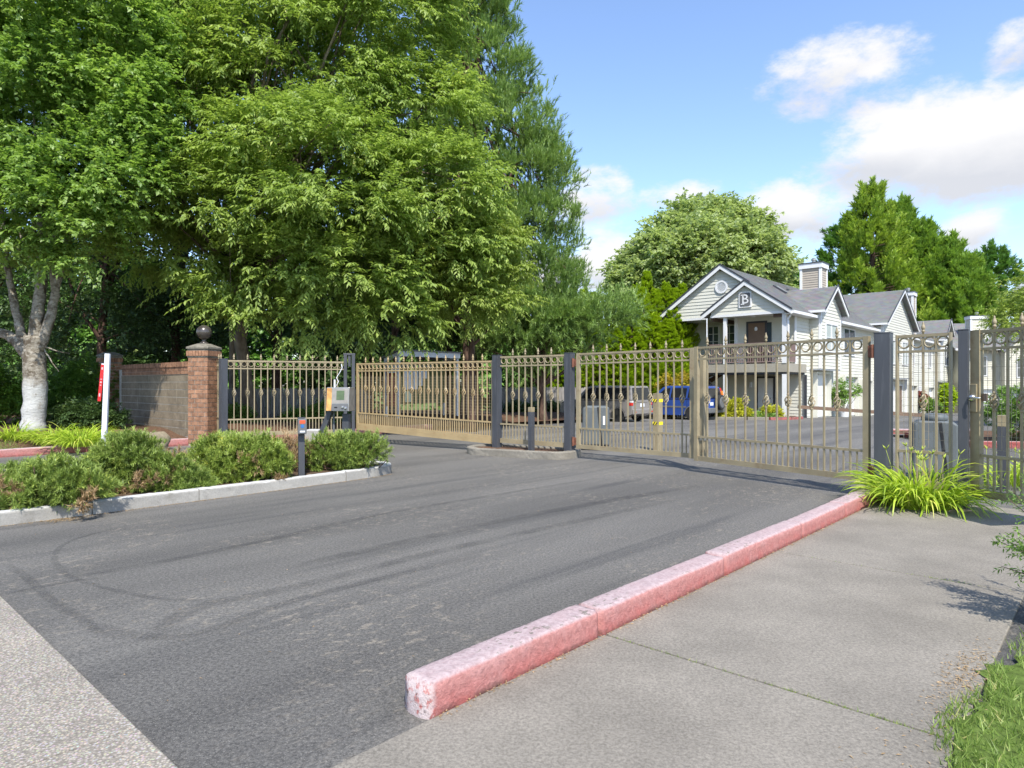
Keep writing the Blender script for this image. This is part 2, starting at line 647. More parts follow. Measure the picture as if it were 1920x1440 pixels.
M_CARGL = glassy("car_glass", (.018, .02, .022), .04)
M_BLUE = plain("blue_car_paint", (.03, .07, .26), .22, .05, 2, .1, .6)
M_GREYC = plain("bronze_grey_car_paint", (.235, .215, .198), .25, .06, 2, .12, .6)
M_TYRE = plain("tyre_rubber", (.018, .018, .018), .85, .2, 10)
M_ALLOY = plain("alloy_wheel", (.55, .55, .55), .3, .06, 5, .7)
M_PLAST = plain("grey_plastic", (.115, .118, .12), .6, .08, 5)
M_OPER = plain("operator_grey", (.105, .118, .122), .55, .1, 3)
M_LAMPR = plain("red_lens", (.50, .03, .02), .2, .1, 20)
M_LAMPO = plain("amber_lens", (.75, .22, .04), .2, .1, 20)
M_CHROME = plain("satin_chrome", (.62, .62, .64), .22, .05, 4, .9)
M_YEL = plain("yellow_tape", (.78, .62, .02), .5, .05, 4)
M_SCREEN = plain("display_screen", (.085, .12, .055), .25, .12, 20)
M_ORANGE = plain("faded_orange_decal", (.58, .30, .09), .5, .35, 9)
M_KEYB = plain("keypad_body", (.30, .275, .24), .5, .12, 8, .35)
M_PAPER = plain("paper", (.68, .70, .74), .8, .05, 7)
M_PAPERR = plain("red_poster", (.30, .035, .03), .7, .15, 9)
M_PAPERG = plain("pale_green_flyer", (.55, .62, .45), .8, .15, 9)
M_BOARDG = plain("olive_notice_board", (.10, .11, .04), .8, .2, 4)
M_BLUED = plain("blue_decal", (.03, .13, .36), .5, .1, 20)
M_REDD2 = plain("orange_red_decal", (.70, .09, .03), .5, .1, 20)
M_LINE = plain("road_paint", (.62, .62, .58), .7, .12, 20)
M_BARK1 = NT("pale_bark")
_f = M_BARK1.noise(9, 6, .65, M_BARK1.pos(0, (1, 1, 2.2)))
_g = M_BARK1.noise(2.4, 5, .6)
_c = M_BARK1.mix(M_BARK1.ramp(_f, .35, .65), (.17, .145, .11), (.33, .30, .25))
_c = M_BARK1.mix(M_BARK1.ramp(M_BARK1.noise(4.5, 8, .7), .50, .60, 0, .85), _c, (.085, .065, .045))
_s = M_BARK1.nd.new('ShaderNodeSeparateXYZ')
M_BARK1.lk.new(M_BARK1.geo.outputs['Position'], _s.inputs[0])
_h = M_BARK1.math('ADD', _s.outputs[2], M_BARK1.math('MULTIPLY', M_BARK1.noise(3.5, 6, .7), .9))
_w = M_BARK1.math('MULTIPLY', M_BARK1.ramp(_h, 1.78, 2.14, 1, 0), M_BARK1.ramp(M_BARK1.noise(7, 8, .75), .52, .64, 1, .35))
_c = M_BARK1.mix(_w, _c, (.45, .45, .43))     # old whitewash on the foot of the trunk
M_BARK1.bump(_f, .8, .03)
M_BARK1 = M_BARK1.done(_c, .9, 0, .15)
M_BARK2 = plain("grey_bark", (.17, .135, .10), .92, .4, 8, 0, .15, bump=.9, bscale=24, vec=(1, 1, .35))
M_BARK3 = plain("brown_bark", (.095, .06, .045), .92, .4, 10, 0, .15, bump=.9, bscale=24, vec=(1, 1, .35))
M_TWIG = plain("twig", (.14, .10, .065), .9, .3, 12)
M_LIME = plain("whitewashed_bark", (.62, .62, .60), .9, .12, 6, 0, .2, bump=.7, bscale=30, dirt=(.25, .22, .18), dirt_amt=.4)

L_ZEL = leaf_mat("zelkova_leaf", (.08, .12, .024), (.21, .265, .066), (.30, .31, .105))
L_MAP = leaf_mat("maple_leaf", (.06, .11, .022), (.175, .245, .058), (.26, .315, .095), spec=.5)
L_YEL = leaf_mat("yellowing_leaf", (.09, .13, .022), (.21, .25, .062), (.33, .30, .075))
L_DARK = leaf_mat("laurel_leaf", (.018, .036, .012), (.055, .090, .026), (.13, .165, .05), trans=.25)
L_PINE = leaf_mat("pine_needle", (.065, .115, .030), (.165, .225, .065), (.20, .25, .09), trans=.25)
L_THUJA = leaf_mat("thuja_spray", (.095, .155, .006), (.25, .315, .014), (.30, .345, .02), trans=.3)
L_LIND = leaf_mat("linden_leaf", (.12, .155, .055), (.265, .30, .145), (.33, .35, .19))
L_CYP = leaf_mat("cypress_spray", (.07, .13, .02), (.18, .255, .042), (.24, .30, .06), trans=.3)
L_CEDAR = leaf_mat("cedar_spray", (.06, .11, .015), (.25, .315, .045), (.33, .37, .08), trans=.3)
L_FIR = leaf_mat("fir_spray", (.045, .10, .024), (.11, .195, .04), None, trans=.25)
L_MUGO = leaf_mat("mugo_needle", (.06, .09, .02), (.175, .225, .05), (.27, .29, .065), trans=.2)
L_MUGOY = leaf_mat("yellow_mugo_needle", (.075, .11, .02), (.19, .235, .048), (.33, .30, .05), trans=.2)
L_DEAD = leaf_mat("dead_needle", (.12, .082, .042), (.24, .165, .09), (.30, .215, .13), trans=.15, rough=.8)
L_LILY = leaf_mat("daylily_blade", (.12, .18, .014), (.26, .325, .034), (.36, .365, .08), trans=.4)
L_LAWN = leaf_mat("lawn_blade", (.07, .11, .02), (.15, .20, .05), (.24, .23, .09), trans=.35)
L_GOLD = leaf_mat("golden_leaf", (.17, .18, .015), (.33, .315, .03), (.40, .36, .06), trans=.3)
L_ORNG = leaf_mat("orange_leaf", (.16, .17, .015), (.31, .20, .025), (.36, .14, .025), trans=.3)
L_REDL = leaf_mat("maroon_leaf", (.10, .03, .025), (.26, .09, .07), None, trans=.3)
L_BUSH = leaf_mat("small_shrub_leaf", (.05, .10, .018), (.15, .23, .05), (.24, .27, .09), trans=.35, spec=.5)
L_HEDGE = leaf_mat("yew_hedge", (.025, .06, .008), (.07, .13, .014), (.11, .17, .02), trans=.2)

# ------------------------------------------------------------------ foliage generators (numpy)
def unit(a):
    return a / np.maximum(np.linalg.norm(a, axis=-1, keepdims=True), 1e-9)


def np_mesh(name, v, f, mat, tint=None, smooth=False):
    me = bpy.data.meshes.new(name)
    k = f.shape[1]
    me.vertices.add(len(v))
    me.vertices.foreach_set('co', np.ascontiguousarray(v, dtype=np.float32).ravel())
    me.loops.add(f.size)
    me.loops.foreach_set('vertex_index', np.ascontiguousarray(f, dtype=np.int32).ravel())
    me.polygons.add(len(f))
    me.polygons.foreach_set('loop_start', np.arange(0, f.size, k, dtype=np.int32))
    me.update(calc_edges=True)
    if tint is not None:
        a = me.attributes.new('tint', 'FLOAT', 'FACE')
        a.data.foreach_set('value', np.ascontiguousarray(tint, dtype=np.float32))
    if smooth:
        me.polygons.foreach_set('use_smooth', np.ones(len(f), dtype=bool))
    me.materials.append(mat)
    return me


def blades(P, Dr, N, L, W, tint, one=False, fold=.18):
    """leaves: kite of two triangles folded at the midrib, or one triangle each"""
    S = unit(np.cross(Dr, N))
    N = np.cross(S, Dr)
    L, W = L[:, None], W[:, None]
    n = len(P)
    if one:
        v = np.stack([P - S * W / 2, P + S * W / 2, P + Dr * L], 1).reshape(-1, 3)
        f = np.arange(3 * n).reshape(-1, 3)
        return v, f, tint
    mid = P + Dr * L * .42 + N * W * fold
    v = np.stack([P, mid + S * W / 2, P + Dr * L - N * L * .12, mid - S * W / 2], 1).reshape(-1, 3)
    b = np.arange(n)[:, None] * 4
    f = np.stack([b + np.array([0, 1, 2]), b + np.array([0, 2, 3])], 1).reshape(-1, 3)
    return v, f, np.repeat(tint, 2)


def sprays(rng, pos, dr, slen, nl, LL, LW, droop=.25, spread=.9, up=.8, jit=.35, leafdroop=.25, radial=False, tint0=None, one=False):
    """nl leaves along a twig at each pos; returns verts, faces, tints"""
    n = len(pos)
    t = (np.arange(nl) + .4) / nl
    sl = slen[:, None] * t[None]
    base = pos[:, None] + dr[:, None] * sl[..., None]
    base[..., 2] -= droop * slen[:, None] * t[None] ** 2
    ax = np.repeat(dr[:, None], nl, 1).copy()
    ax[..., 2] -= 2 * droop * t[None]
    ax = unit(ax)
    upv = np.array([0, 0, 1.0])
    side = unit(np.cross(ax, upv) + 1e-4)
    nor0 = np.cross(side, ax)
    if radial:
        ph = np.arange(nl) * 2.4 + rng.uniform(0, 6.28, (n, 1))
        sd = side * np.cos(ph)[..., None] + nor0 * np.sin(ph)[..., None]
    else:
        sg = np.where(np.arange(nl) % 2 == 0, 1.0, -1.0)[None, :, None]
        sd = side * sg
    ld = ax * math.cos(spread) + sd * math.sin(spread) + rng.normal(0, jit, (n, nl, 3))
    ld[..., 2] -= leafdroop
    ld = unit(ld)
    nr = nor0 * 1.0 + upv * up + rng.normal(0, .45, (n, nl, 3))
    m = n * nl
    L = LL * rng.uniform(.7, 1.25, m)
    W = LW * rng.uniform(.75, 1.25, m)
    tn = rng.uniform(0, 1, m) * .55
    tn += (rng.uniform(0, .45, n) if tint0 is None else tint0 * .45).repeat(nl)
    return blades(base.reshape(-1, 3), ld.reshape(-1, 3), unit(nr.reshape(-1, 3)), L, W, np.clip(tn, 0, 1), one)


def join(parts):
    vs, fs, ts, o = [], [], [], 0
    for v, f, t in parts:
        vs.append(v)
        fs.append(f + o)
        ts.append(t)
        o += len(v)
    return np.concatenate(vs), np.concatenate(fs), np.concatenate(ts)


def lobe_clumps(rng, lobes, n, rough=.16, inner=.2):
    """clump centres on the outside of a crown made of ellipsoids [(centre, radii)], and outward directions"""
    C = np.array([l[0] for l in lobes], float)
    Rr = np.array([l[1] for l in lobes], float)
    area = (Rr.prod(1)) ** (2 / 3)
    out_p, out_d = [], []
    k = rng.choice(len(lobes), n * 3, p=area / area.sum())
    d = unit(rng.normal(0, 1, (n * 3, 3)))
    d[:, 2] = np.where(rng.uniform(0, 1, n * 3) < .25, d[:, 2], np.abs(d[:, 2]) * 1.0 - .25)
    d = unit(d)
    rad = rng.uniform(.86, 1.0 + rough, n * 3)
    ins = rng.uniform(0, 1, n * 3) < inner
    rad = np.where(ins, rng.uniform(.35, .85, n * 3), rad)
    p = C[k] + d * Rr[k] * rad[:, None]
    q = ((p[:, None] - C[None]) / Rr[None])
    q = (q ** 2).sum(-1)
    q[np.arange(len(k)), k] = 9
    ok = (q.min(1) > .55) | ins
    p, d2 = p[ok][:n], unit(d / Rr[k])[ok][:n]
    return p, d2


def crown(rng, lobes, n_cl, n_sp, nl, LL, LW, cl_r, slen, droop, mat, name, inner=.2, flat=.75, outw=.7, upw=.25, rough=.16, **kw):
    cp, cd = lobe_clumps(rng, lobes, n_cl, rough, inner)
    m = len(cp)
    off = rng.normal(0, .5, (m, n_sp, 3)) * cl_r
    off[..., 2] *= flat
    pos = (cp[:, None] + off).reshape(-1, 3)
    dr = cd[:, None] * outw + rng.normal(0, .5, (m, n_sp, 3)) + off / cl_r * .4
    dr[..., 2] += upw
    dr = unit(dr).reshape(-1, 3)
    t0 = np.clip(rng.uniform(0, 1, (m, 1)) * .7 + rng.uniform(0, .3, (m, n_sp)), 0, 1).ravel()
    v, f, t = sprays(rng, pos, dr, slen * rng.uniform(.6, 1.3, len(pos)), nl, LL, LW, droop, tint0=t0, **kw)
    return np_mesh(name, v, f, mat, t), cp


def lobe_px(Y, spec, depth=1.0):
    """[(px, py, rx_px, rz_px[, dY])] on a plane at distance Y -> world ellipsoids"""
    out = []
    for s in spec:
        px, py, rx, rz = s[:4]
        yy = Y + (s[4] if len(s) > 4 else 0)
        k = yy / 1250
        out.append((((px - 960) * k, yy, 1.5 + (720 - py) * k), (rx * k, rx * k * depth, rz * k)))
    return out


def limb_mesh(rng, base, forks, targets, r0, name, mat, n=9, thin=.012, wig=.12):
    """trunk through the fork points, then limbs curving to the clump targets"""
    mb = MB()
    pts = [Vector(base)] + [Vector(p) for p in forks]
    full = []
    for i in range(len(pts) - 1):
        for k in range(4):
            t = k / 4
            p = pts[i].lerp(pts[i + 1], t)
            full.append(p + Vector((rng.normal(0, .02), rng.normal(0, .02), 0)))
    full.append(pts[-1])
    m = len(full)
    rad = [r0 * (1 + .55 * math.exp(-i * 1.4)) * (1 - .72 * i / m) for i in range(m)]
    mb.tube(full, rad, n)
    for tg in targets:
        tg = Vector(tg)
        i = min(m - 1, max(2, int(m * rng.uniform(.35, .98))))
        s = full[i]
        ln = (tg - s).length
        mid = s.lerp(tg, .5) + Vector((rng.normal(0, wig), rng.normal(0, wig), rng.normal(.05, wig))) * ln
        c = [s.lerp(mid, t).lerp(mid.lerp(tg, t), t) for t in (0, .2, .4, .6, .8, 1)]
        rr = min(rad[i] * .55, .012 + ln * .016)
        mb.tube(c, [max(thin, rr * (1 - .85 * q / 5)) for q in range(6)], 5, False)
    return mb.mesh(name, mat, True)


def make_tree(name, label, cat, base, lobes, leafspec, trunk, group=None):
    """one tree: Empty at its foot > trunk, crown"""
    seed, n_cl, n_sp, nl, LL, LW, clr, sl, droop, mat = leafspec[:10]
    kw = leafspec[10] if len(leafspec) > 10 else {}
    rng = np.random.default_rng(seed)
    t = thing(name, label, cat, base, 0, group)
    b = np.array(base)
    lob = [(np.array(c) - b, r) for c, r in lobes]
    me, cp = crown(rng, lob, n_cl, n_sp, nl, LL, LW, clr, sl, droop, mat, "crown", **kw)
    inst("crown", me, t)
    if trunk:
        forks, r0, n_l, tm = trunk
        tg = cp[rng.choice(len(cp), min(n_l, len(cp)), replace=False)]
        fk = [np.array(q) - b for q in forks]
        inst("trunk", limb_mesh(rng, (0, 0, -.15), fk, tg, r0, "trunk", tm), t)
    return t


def conifer(name, label, cat, base, H, Rb, leafspec, bark, group=None, prof=None, leader=True, z0=.06, r_tr=None):
    """cone-shaped conifer: sprays on branches whorled round one stem"""
    seed, n_br, n_sp, nl, LL, LW, slen, mat, bup = leafspec[:9]
    kw = dict(leafspec[9]) if len(leafspec) > 9 else {}
    tipb = kw.pop('tip', .55)
    spr = kw.pop('sjit', .35)
    pj = kw.pop('pj', .125)
    upd = kw.pop('upd', 0.0)
    rng = np.random.default_rng(seed)
    t = thing(name, label, cat, base, 0, group)
    prof = prof or (lambda q: (1 - q) ** .75)
    q = rng.uniform(0, 1, n_br) ** .85
    h = (z0 + (1 - z0) * q) * H
    ph = np.arange(n_br) * 2.39996 + rng.normal(0, .3, n_br)
    r = np.array([prof(x) for x in q]) * Rb * rng.uniform(.60, 1.2, n_br) + .08
    out = np.stack([np.cos(ph), np.sin(ph), np.full(n_br, bup)], 1)
    # sprays towards the end of each branch
    s = tipb + (1 - tipb) * rng.uniform(0, 1, (n_br, n_sp)) ** .7
    pos = np.zeros((n_br, n_sp, 3))
    pos[..., 0] = np.cos(ph)[:, None] * r[:, None] * s
    pos[..., 1] = np.sin(ph)[:, None] * r[:, None] * s
    pos[..., 2] = h[:, None] + bup * r[:, None] * s
    pos += rng.normal(0, pj, pos.shape) * np.minimum(1.2, r * .35 + .2)[:, None, None]
    dr = unit(out[:, None] + np.array([0, 0, upd]) + rng.normal(0, spr, (n_br, n_sp, 3)))
    t0 = np.clip(rng.uniform(0, .8, (n_br, 1)) + rng.uniform(0, .3, (n_br, n_sp)), 0, 1).ravel()
    pos, dr = pos.reshape(-1, 3), dr.reshape(-1, 3)
    droop = kw.pop('droop', -.1)
    v, f, tn = sprays(rng, pos, dr, slen * rng.uniform(.6, 1.25, len(pos)), nl, LL, LW, droop, tint0=t0, **kw)
    inst("crown", np_mesh("crown", v, f, mat, tn), t)
    mb = MB()
    rt = r_tr or H * .014
    mb.tube([(0, 0, -.2), (0, 0, H * .3), (0, 0, H * .65), (0, 0, H * .96)], [rt * 1.3, rt, rt * .6, .02], 9)
    for i in range(0, n_br, 3):
        e = (math.cos(ph[i]) * r[i] * .85, math.sin(ph[i]) * r[i] * .85, h[i] + bup * r[i] * .85)
        mb.tube([(0, 0, h[i] - .05), e], [max(.012, r[i] * .014), .008], 4, False)
    inst("trunk", mb.mesh("trunk", bark, True), t)
    return t


def plume_tree(name, label, cat, base, H, Rb, seed, n_pl, n_sp, nl, LL, LW, slen, mat, bark, group=None, prof=None, up=1.0, out=.55, plen=2.6, prad=.5, z0=.02):
    """conifer built of many pointed plumes leaning out of one cone"""
    rng = np.random.default_rng(seed)
    t = thing(name, label, cat, base, 0, group)
    q = rng.uniform(0, 1, n_pl) ** .8 * .93
    ph = np.arange(n_pl) * 2.39996 + rng.normal(0, .4, n_pl)
    r = np.array([prof(x) for x in q]) * Rb * rng.uniform(.70, 1.06, n_pl)
    h = (z0 + (1 - z0) * q) * H
    L = plen * rng.uniform(.6, 1.3, n_pl) * (1 - .35 * q)
    rad = np.stack([np.cos(ph), np.sin(ph), np.zeros(n_pl)], 1)
    ax = unit(rad * out * np.minimum(1, r / Rb * 2.2)[:, None] + np.array([0, 0, up]) + rng.normal(0, .14, (n_pl, 3)))
    # the leading shoot
    r[0], h[0], L[0], ax[0] = 0.0, H - plen * .95, plen, np.array([0, 0, 1.0])
    b = rad * r[:, None] * .86
    b[:, 2] = h
    s = rng.uniform(0, 1, (n_pl, n_sp)) ** .9
    off = unit(rng.normal(0, 1, (n_pl, n_sp, 3)))
    off -= ax[:, None] * (off * ax[:, None]).sum(-1, keepdims=True)
    wd = prad * L[:, None] / plen * (1 - s) ** .8 * rng.uniform(.25, 1, (n_pl, n_sp))
    pos = b[:, None] + ax[:, None] * (s * L[:, None])[..., None] + off * wd[..., None]
    dr = unit(ax[:, None] * 1.0 + off * .55 + rng.normal(0, .22, (n_pl, n_sp, 3)))
    t0 = np.clip(rng.uniform(0, .75, (n_pl, 1)) + rng.uniform(0, .3, (n_pl, n_sp)), 0, 1).ravel()
    m = n_pl * n_sp
    v, f, tn = sprays(rng, pos.reshape(-1, 3), dr.reshape(-1, 3), slen * rng.uniform(.6, 1.2, m), nl, LL, LW, 0, tint0=t0, spread=.42, leafdroop=-.05, jit=.2, one=True)
    inst("crown", np_mesh("crown", v, f, mat, tn), t)
    mb = MB()
    rt = H * .016
    mb.tube([(0, 0, -.2), (0, 0, H * .3), (0, 0, H * .65), (0, 0, H * .93)], [rt * 1.3, rt, rt * .6, .03], 9)
    for i in range(1, n_pl, 2):
        mb.tube([(0, 0, max(.1, h[i] - r[i] * .2)), tuple(b[i]), tuple(b[i] + ax[i] * L[i] * .7)], [.05, .035, .012], 4, False)
    inst("trunk", mb.mesh("trunk", bark, True), t)
    return t


def tuft_shrub(name, label, base, lobes, seed, n_tuft, mat, nl=20, LL=.058, LW=.0115, dead=(), dead_n=0, stems=26, group=None, cat="shrub", slen=.075, bark=None, spread=.75, fill=.25, up=.55):
    """low evergreen: needle tufts over mounded lobes > foliage, dead_twigs, stems"""
    rng = np.random.default_rng(seed)
    t = thing(name, label, cat, base, 0, group)
    b = np.array(base)
    lob = [(np.array(c) - b, np.array(r)) for c, r in lobes]

    def tufts(lob, n, mat, nm, fill=.25):
        cp, cd = lobe_clumps(rng, lob, n // 8, .30, fill)
        m = len(cp)
        cd = unit(cd[:, None] + rng.normal(0, .5, (m, 8, 3)))
        cp = (cp[:, None] + cd * rng.uniform(.0, .085, (m, 8, 1)) + rng.normal(0, .03, (m, 8, 3))).reshape(-1, 3)
        cd = cd.reshape(-1, 3)
        cp[:, 2] = np.maximum(cp[:, 2], .03)
        dr = unit(cd + rng.normal(0, .45, cp.shape) + np.array([0, 0, up]))
        # patches of stronger and weaker growth
        w = np.sin(cp[:, 0] * 7 + seed) * np.sin(cp[:, 1] * 6 + 1) * np.sin(cp[:, 2] * 9)
        t0 = np.clip(.5 + .5 * w + rng.normal(0, .25, len(cp)), 0, 1)
        v, f, tn = sprays(rng, cp, dr, slen * rng.uniform(.6, 1.4, len(cp)), nl, LL, LW, 0, radial=True, spread=spread, leafdroop=0, jit=.22, tint0=t0, one=True)
        inst(nm, np_mesh(nm, v, f, mat, tn), t)
        return cp
    cp = tufts(lob, n_tuft, mat, "foliage", fill)
    if len(dead):
        tufts([(np.array(c) - b, np.array(r)) for c, r in dead], dead_n, L_DEAD, "dead_foliage")
    mb = MB()
    for i in rng.choice(len(cp), min(stems, len(cp)), replace=False):
        e = Vector(cp[i])
        s = Vector((e.x * .35 + rng.normal(0, .04), e.y * .35 + rng.normal(0, .04), 0))
        m = s.lerp(e, .5) + Vector((rng.normal(0, .04), rng.normal(0, .04), -.05))
        mb.tube([s, m, e], [.016, .011, .005], 5, False)
    inst("stems", mb.mesh("stems", bark or M_BARK3, True), t)
    return t


def arch_blades(rng, n, r0, length, width, lean, seg=7, z0=0.0, flop=1.0):
    """arching strap leaves from a clump; returns verts, quads, tint"""
    ph = rng.uniform(0, 6.283, n)
    rr = r0 * np.sqrt(rng.uniform(0, 1, n))
    b = np.stack([np.cos(ph) * rr, np.sin(ph) * rr, np.full(n, z0)], 1)
    ph2 = ph + rng.normal(0, .55, n)
    L = length * rng.uniform(.55, 1.15, n)
    th0 = np.clip(rng.normal(1.18, .20, n) - rr / max(r0, .01) * .28, .6, 1.52)
    bend = lean * rng.uniform(.6, 1.35, n)
    pts, p, th = [b], b.copy(), th0.copy()
    ds = L / seg
    for i in range(seg):
        dv = np.stack([np.cos(ph2) * np.cos(th), np.sin(ph2) * np.cos(th), np.sin(th)], 1)
        p = p + dv * ds[:, None]
        p[:, 2] = np.maximum(p[:, 2], .012)
        pts.append(p.copy())
        th = th - bend / seg * (0.5 + 1.1 * i / seg) * flop
    pts = np.stack(pts, 1)
    sd = np.stack([-np.sin(ph2), np.cos(ph2), np.zeros(n)], 1)
    w = width * rng.uniform(.7, 1.2, n)
    prof = np.array([.75, 1, 1, .95, .88, .74, .48, .05])[:seg + 1]
    off = sd[:, None] * (w[:, None] * prof[None])[..., None] * .5
    tw = rng.normal(0, .35, n)
    off[..., 2] += (tw[:, None] * w[:, None] * prof[None]) * .5
    v = np.stack([pts - off, pts + off], 2).reshape(-1, 3)
    k = 2 * (seg + 1)
    base = np.arange(n)[:, None, None] * k
    i = np.arange(seg)[None, :, None] * 2
    f = (base + i + np.array([0, 1, 3, 2])[None, None]).reshape(-1, 4)
    return v, f, np.repeat(rng.uniform(0, 1, n), seg)


def grass_mesh(rng, pts, L, W, mat, name, lean=.5):
    n = len(pts)
    dr = unit(rng.normal(0, lean, (n, 3)) * np.array([1, 1, .2]) + np.array([0, 0, 1.0]))
    nr = unit(rng.normal(0, 1, (n, 3)))
    v, f, t = blades(np.asarray(pts, float), dr, nr, L * rng.uniform(.5, 1.3, n), W * rng.uniform(.7, 1.2, n), rng.uniform(0, 1, n), True)
    return np_mesh(name, v, f, mat, t)


# ------------------------------------------------------------------ the ground
def sheet(name, pts, mat, z=None, **kw):
    mb = MB()
    mb.add([(p[0], p[1], (p[2] if len(p) > 2 else 0) if z is None else z) for p in pts], [tuple(range(len(pts)))])
    return structure(mb.build(name, mat, **kw))


def rise(x, y):
    """the planted bank on the left climbs away from its kerb"""
    e = E.x * x + E.y * y
    ek = E.x * -10.4 + E.y * 13.6
    return min(.33, .10 + max(0.0, ek - .16 - e) * .13) + max(0.0, min(1.0, (y - 15.5) / 3)) * .04


def build_ground():
    # one sheet to the horizon, a little below everything else
    mb = MB()
    xs = [-900, -120, -30, 60, 160, 900]
    ys = [-300, -20, 14, 20, 27, 34, 50, 70, 95, 300, 1200]
    vs = [(x, y, gz(y) - .22) for y in ys for x in xs]
    fs = [(j * 6 + i, j * 6 + i + 1, (j + 1) * 6 + i + 1, (j + 1) * 6 + i) for j in range(len(ys) - 1) for i in range(5)]
    mb.add(vs, fs)
    structure(mb.build("ground", M_GRASSB))
    # drive before the gates, and the car park falling away behind them
    def strip(name, mat, ys, x0, x1, dz):
        mb = MB()
        vs, fs = [], []
        for y in ys:
            vs += [(x0, y, gz(y) + dz), (x1, y, gz(y) + dz)]
        for i in range(len(ys) - 1):
            fs.append((2 * i, 2 * i + 1, 2 * i + 3, 2 * i + 2))
        mb.add(vs, fs)
        return structure(mb.build(name, mat))
    strip("driveway", M_ASPH, [-8, 0, 8, 14.0], -34, 22, 0)
    strip("car_park", M_LOT, [14.0] + [14 + i for i in range(1, 21)] + [40, 50, 60, 70, 80, 95], -34, 110, 0)
    # exposed-aggregate public pavement across the mouth of the drive
    ap = structure(thing0 := bpy.data.objects.new("public_pavement", None))
    COL.objects.link(ap)
    e0 = -14.0
    for i in range(11):
        w = 1.55
        mb = MB()
        a, b = e0 + i * w, e0 + (i + 1) * w - .012
        mb.prism([de(1.04, a)[:2], de(1.04, b)[:2], de(-1.6, b)[:2], de(-1.6, a)[:2]], 'z', -.1, .012)
        mb.build("slab", M_APRON, ap, bevel=.006)
    # footpath slabs on the right, with open joints
    fp = structure(bpy.data.objects.new("footpath", None))
    COL.objects.link(fp)
    EK, EG = -2.262, -.50
    for (d0, d1) in ((1.05, 3.292), (3.308, 5.942), (5.958, 8.592), (8.608, 9.9)):
        n = 10
        vs, fs = [], []
        mb = MB()
        mb.prism([de(d0, EK)[:2], de(d0, EG)[:2], de(d1, EG)[:2], de(d1, EK)[:2]], 'z', -.1, .014)
        mb.build("slab", M_WALK, fp, bevel=.006)
    return ap, fp


build_ground()


def kerb_profile(w, h):
    return [(0, -.03), (0, h * .87), (w * .05, h * .96), (w * .14, h), (w * .86, h), (w * .95, h * .955), (w, h * .86), (w, -.03)]


def kerb_stone(path, w, h, seed, amp=.004, step=.05, round_ends=(0, 0)):
    """rough cast stone swept along a polyline (left edge of the path is the path itself)"""
    rng = np.random.default_rng(seed)
    P = [Vector((p[0], p[1], 0)) for p in path]
    zz = [p[2] if len(p) > 2 else 0.0 for p in path]
    seg = [(P[i + 1] - P[i]).length for i in range(len(P) - 1)]
    tot = sum(seg)
    n = max(2, int(tot / step))
    prof = []
    pr = kerb_profile(w, h)
    for i in range(len(pr) - 1):
        a, b = Vector((pr[i][0], pr[i][1], 0)), Vector((pr[i + 1][0], pr[i + 1][1], 0))
        m = max(1, int((b - a).length / max(step * .8, .03)))
        prof += [a.lerp(b, k / m) for k in range(m)]
    prof.append(Vector((pr[-1][0], pr[-1][1], 0)))
    k = len(prof)
    vs, fs = [], []
    ph = rng.uniform(0, 6, 6)
    for i in range(n + 1):
        s = tot * i / n
        j, acc = 0, 0.0
        while j < len(seg) - 1 and acc + seg[j] < s:
            acc += seg[j]
            j += 1
        t = (s - acc) / seg[j]
        p = P[j].lerp(P[j + 1], t)
        d0 = (P[j + 1] - P[j]).normalized()
        dn = (P[min(j + 2, len(P) - 1)] - P[min(j + 1, len(P) - 2)]).normalized()
        d = d0.lerp(dn, max(0, t - .5)).normalized()
        nr = Vector((d.y, -d.x, 0))
        sh = 1.0
        for e, dist in ((0, s), (1, tot - s)):
            if round_ends[e] and dist < round_ends[e]:
                q = 1 - dist / round_ends[e]
                sh = math.sqrt(max(.04, 1 - q * q))
        z = zz[j] + (zz[j + 1] - zz[j]) * t
        for q in prof:
            a = amp * (1 + .9 * math.sin(s * 9 + ph[0]) * math.sin(q.y * 40 + ph[1]))
            x = w / 2 + (q.x - w / 2) * (.25 + .75 * sh)
            y = q.y if q.y < 0 else q.y * (.45 + .55 * sh)
            r = rng.normal(0, a * .5, 2)
            r[1] = r[1] if q.y > 0 else 0
            vs.append((p.x + nr.x * (x + r[0]), p.y + nr.y * (x + r[0]), z + y + r[1] + .004 * math.sin(s * 1.7 + ph[3])))
    for i in range(n):
        for q in range(k - 1):
            fs.append((i * k + q, i * k + q + 1, (i + 1) * k + q + 1, (i + 1) * k + q))
    fs.append(tuple(range(k)))
    fs.append(tuple(range(n * k + k - 1, n * k - 1, -1)))
    return MB().add(vs, fs)


# the worn red kerb between drive and footpath
def red_kerb():
    t = thing("kerb", "long worn red-painted kerb running from the front of the drive up to the gate", "kerb", de(1.9, -2.35), 0)
    b = Vector(t.location)
    el = -2.268 - .185
    cuts = [(1.93, 3.256), (3.27, 4.946), (4.96, 6.656), (6.67, 8.026), (8.04, 9.42)]
    for i, (d0, d1) in enumerate(cuts):
        a, c = de(d0, el) - b, de(d1, el) - b
        mb = kerb_stone([(a.x, a.y), (c.x, c.y)], .185, .165 - .006 * (i % 2), 11 + i, .0022 if i else .0026, .02, (.028 if i == 0 else .012, .03 if i == 4 else .012))
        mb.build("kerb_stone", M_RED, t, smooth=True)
    return t


red_kerb()

# bank and red kerb beyond the exit lane on the far left
KL = Vector((-10.4, 13.6, 0))


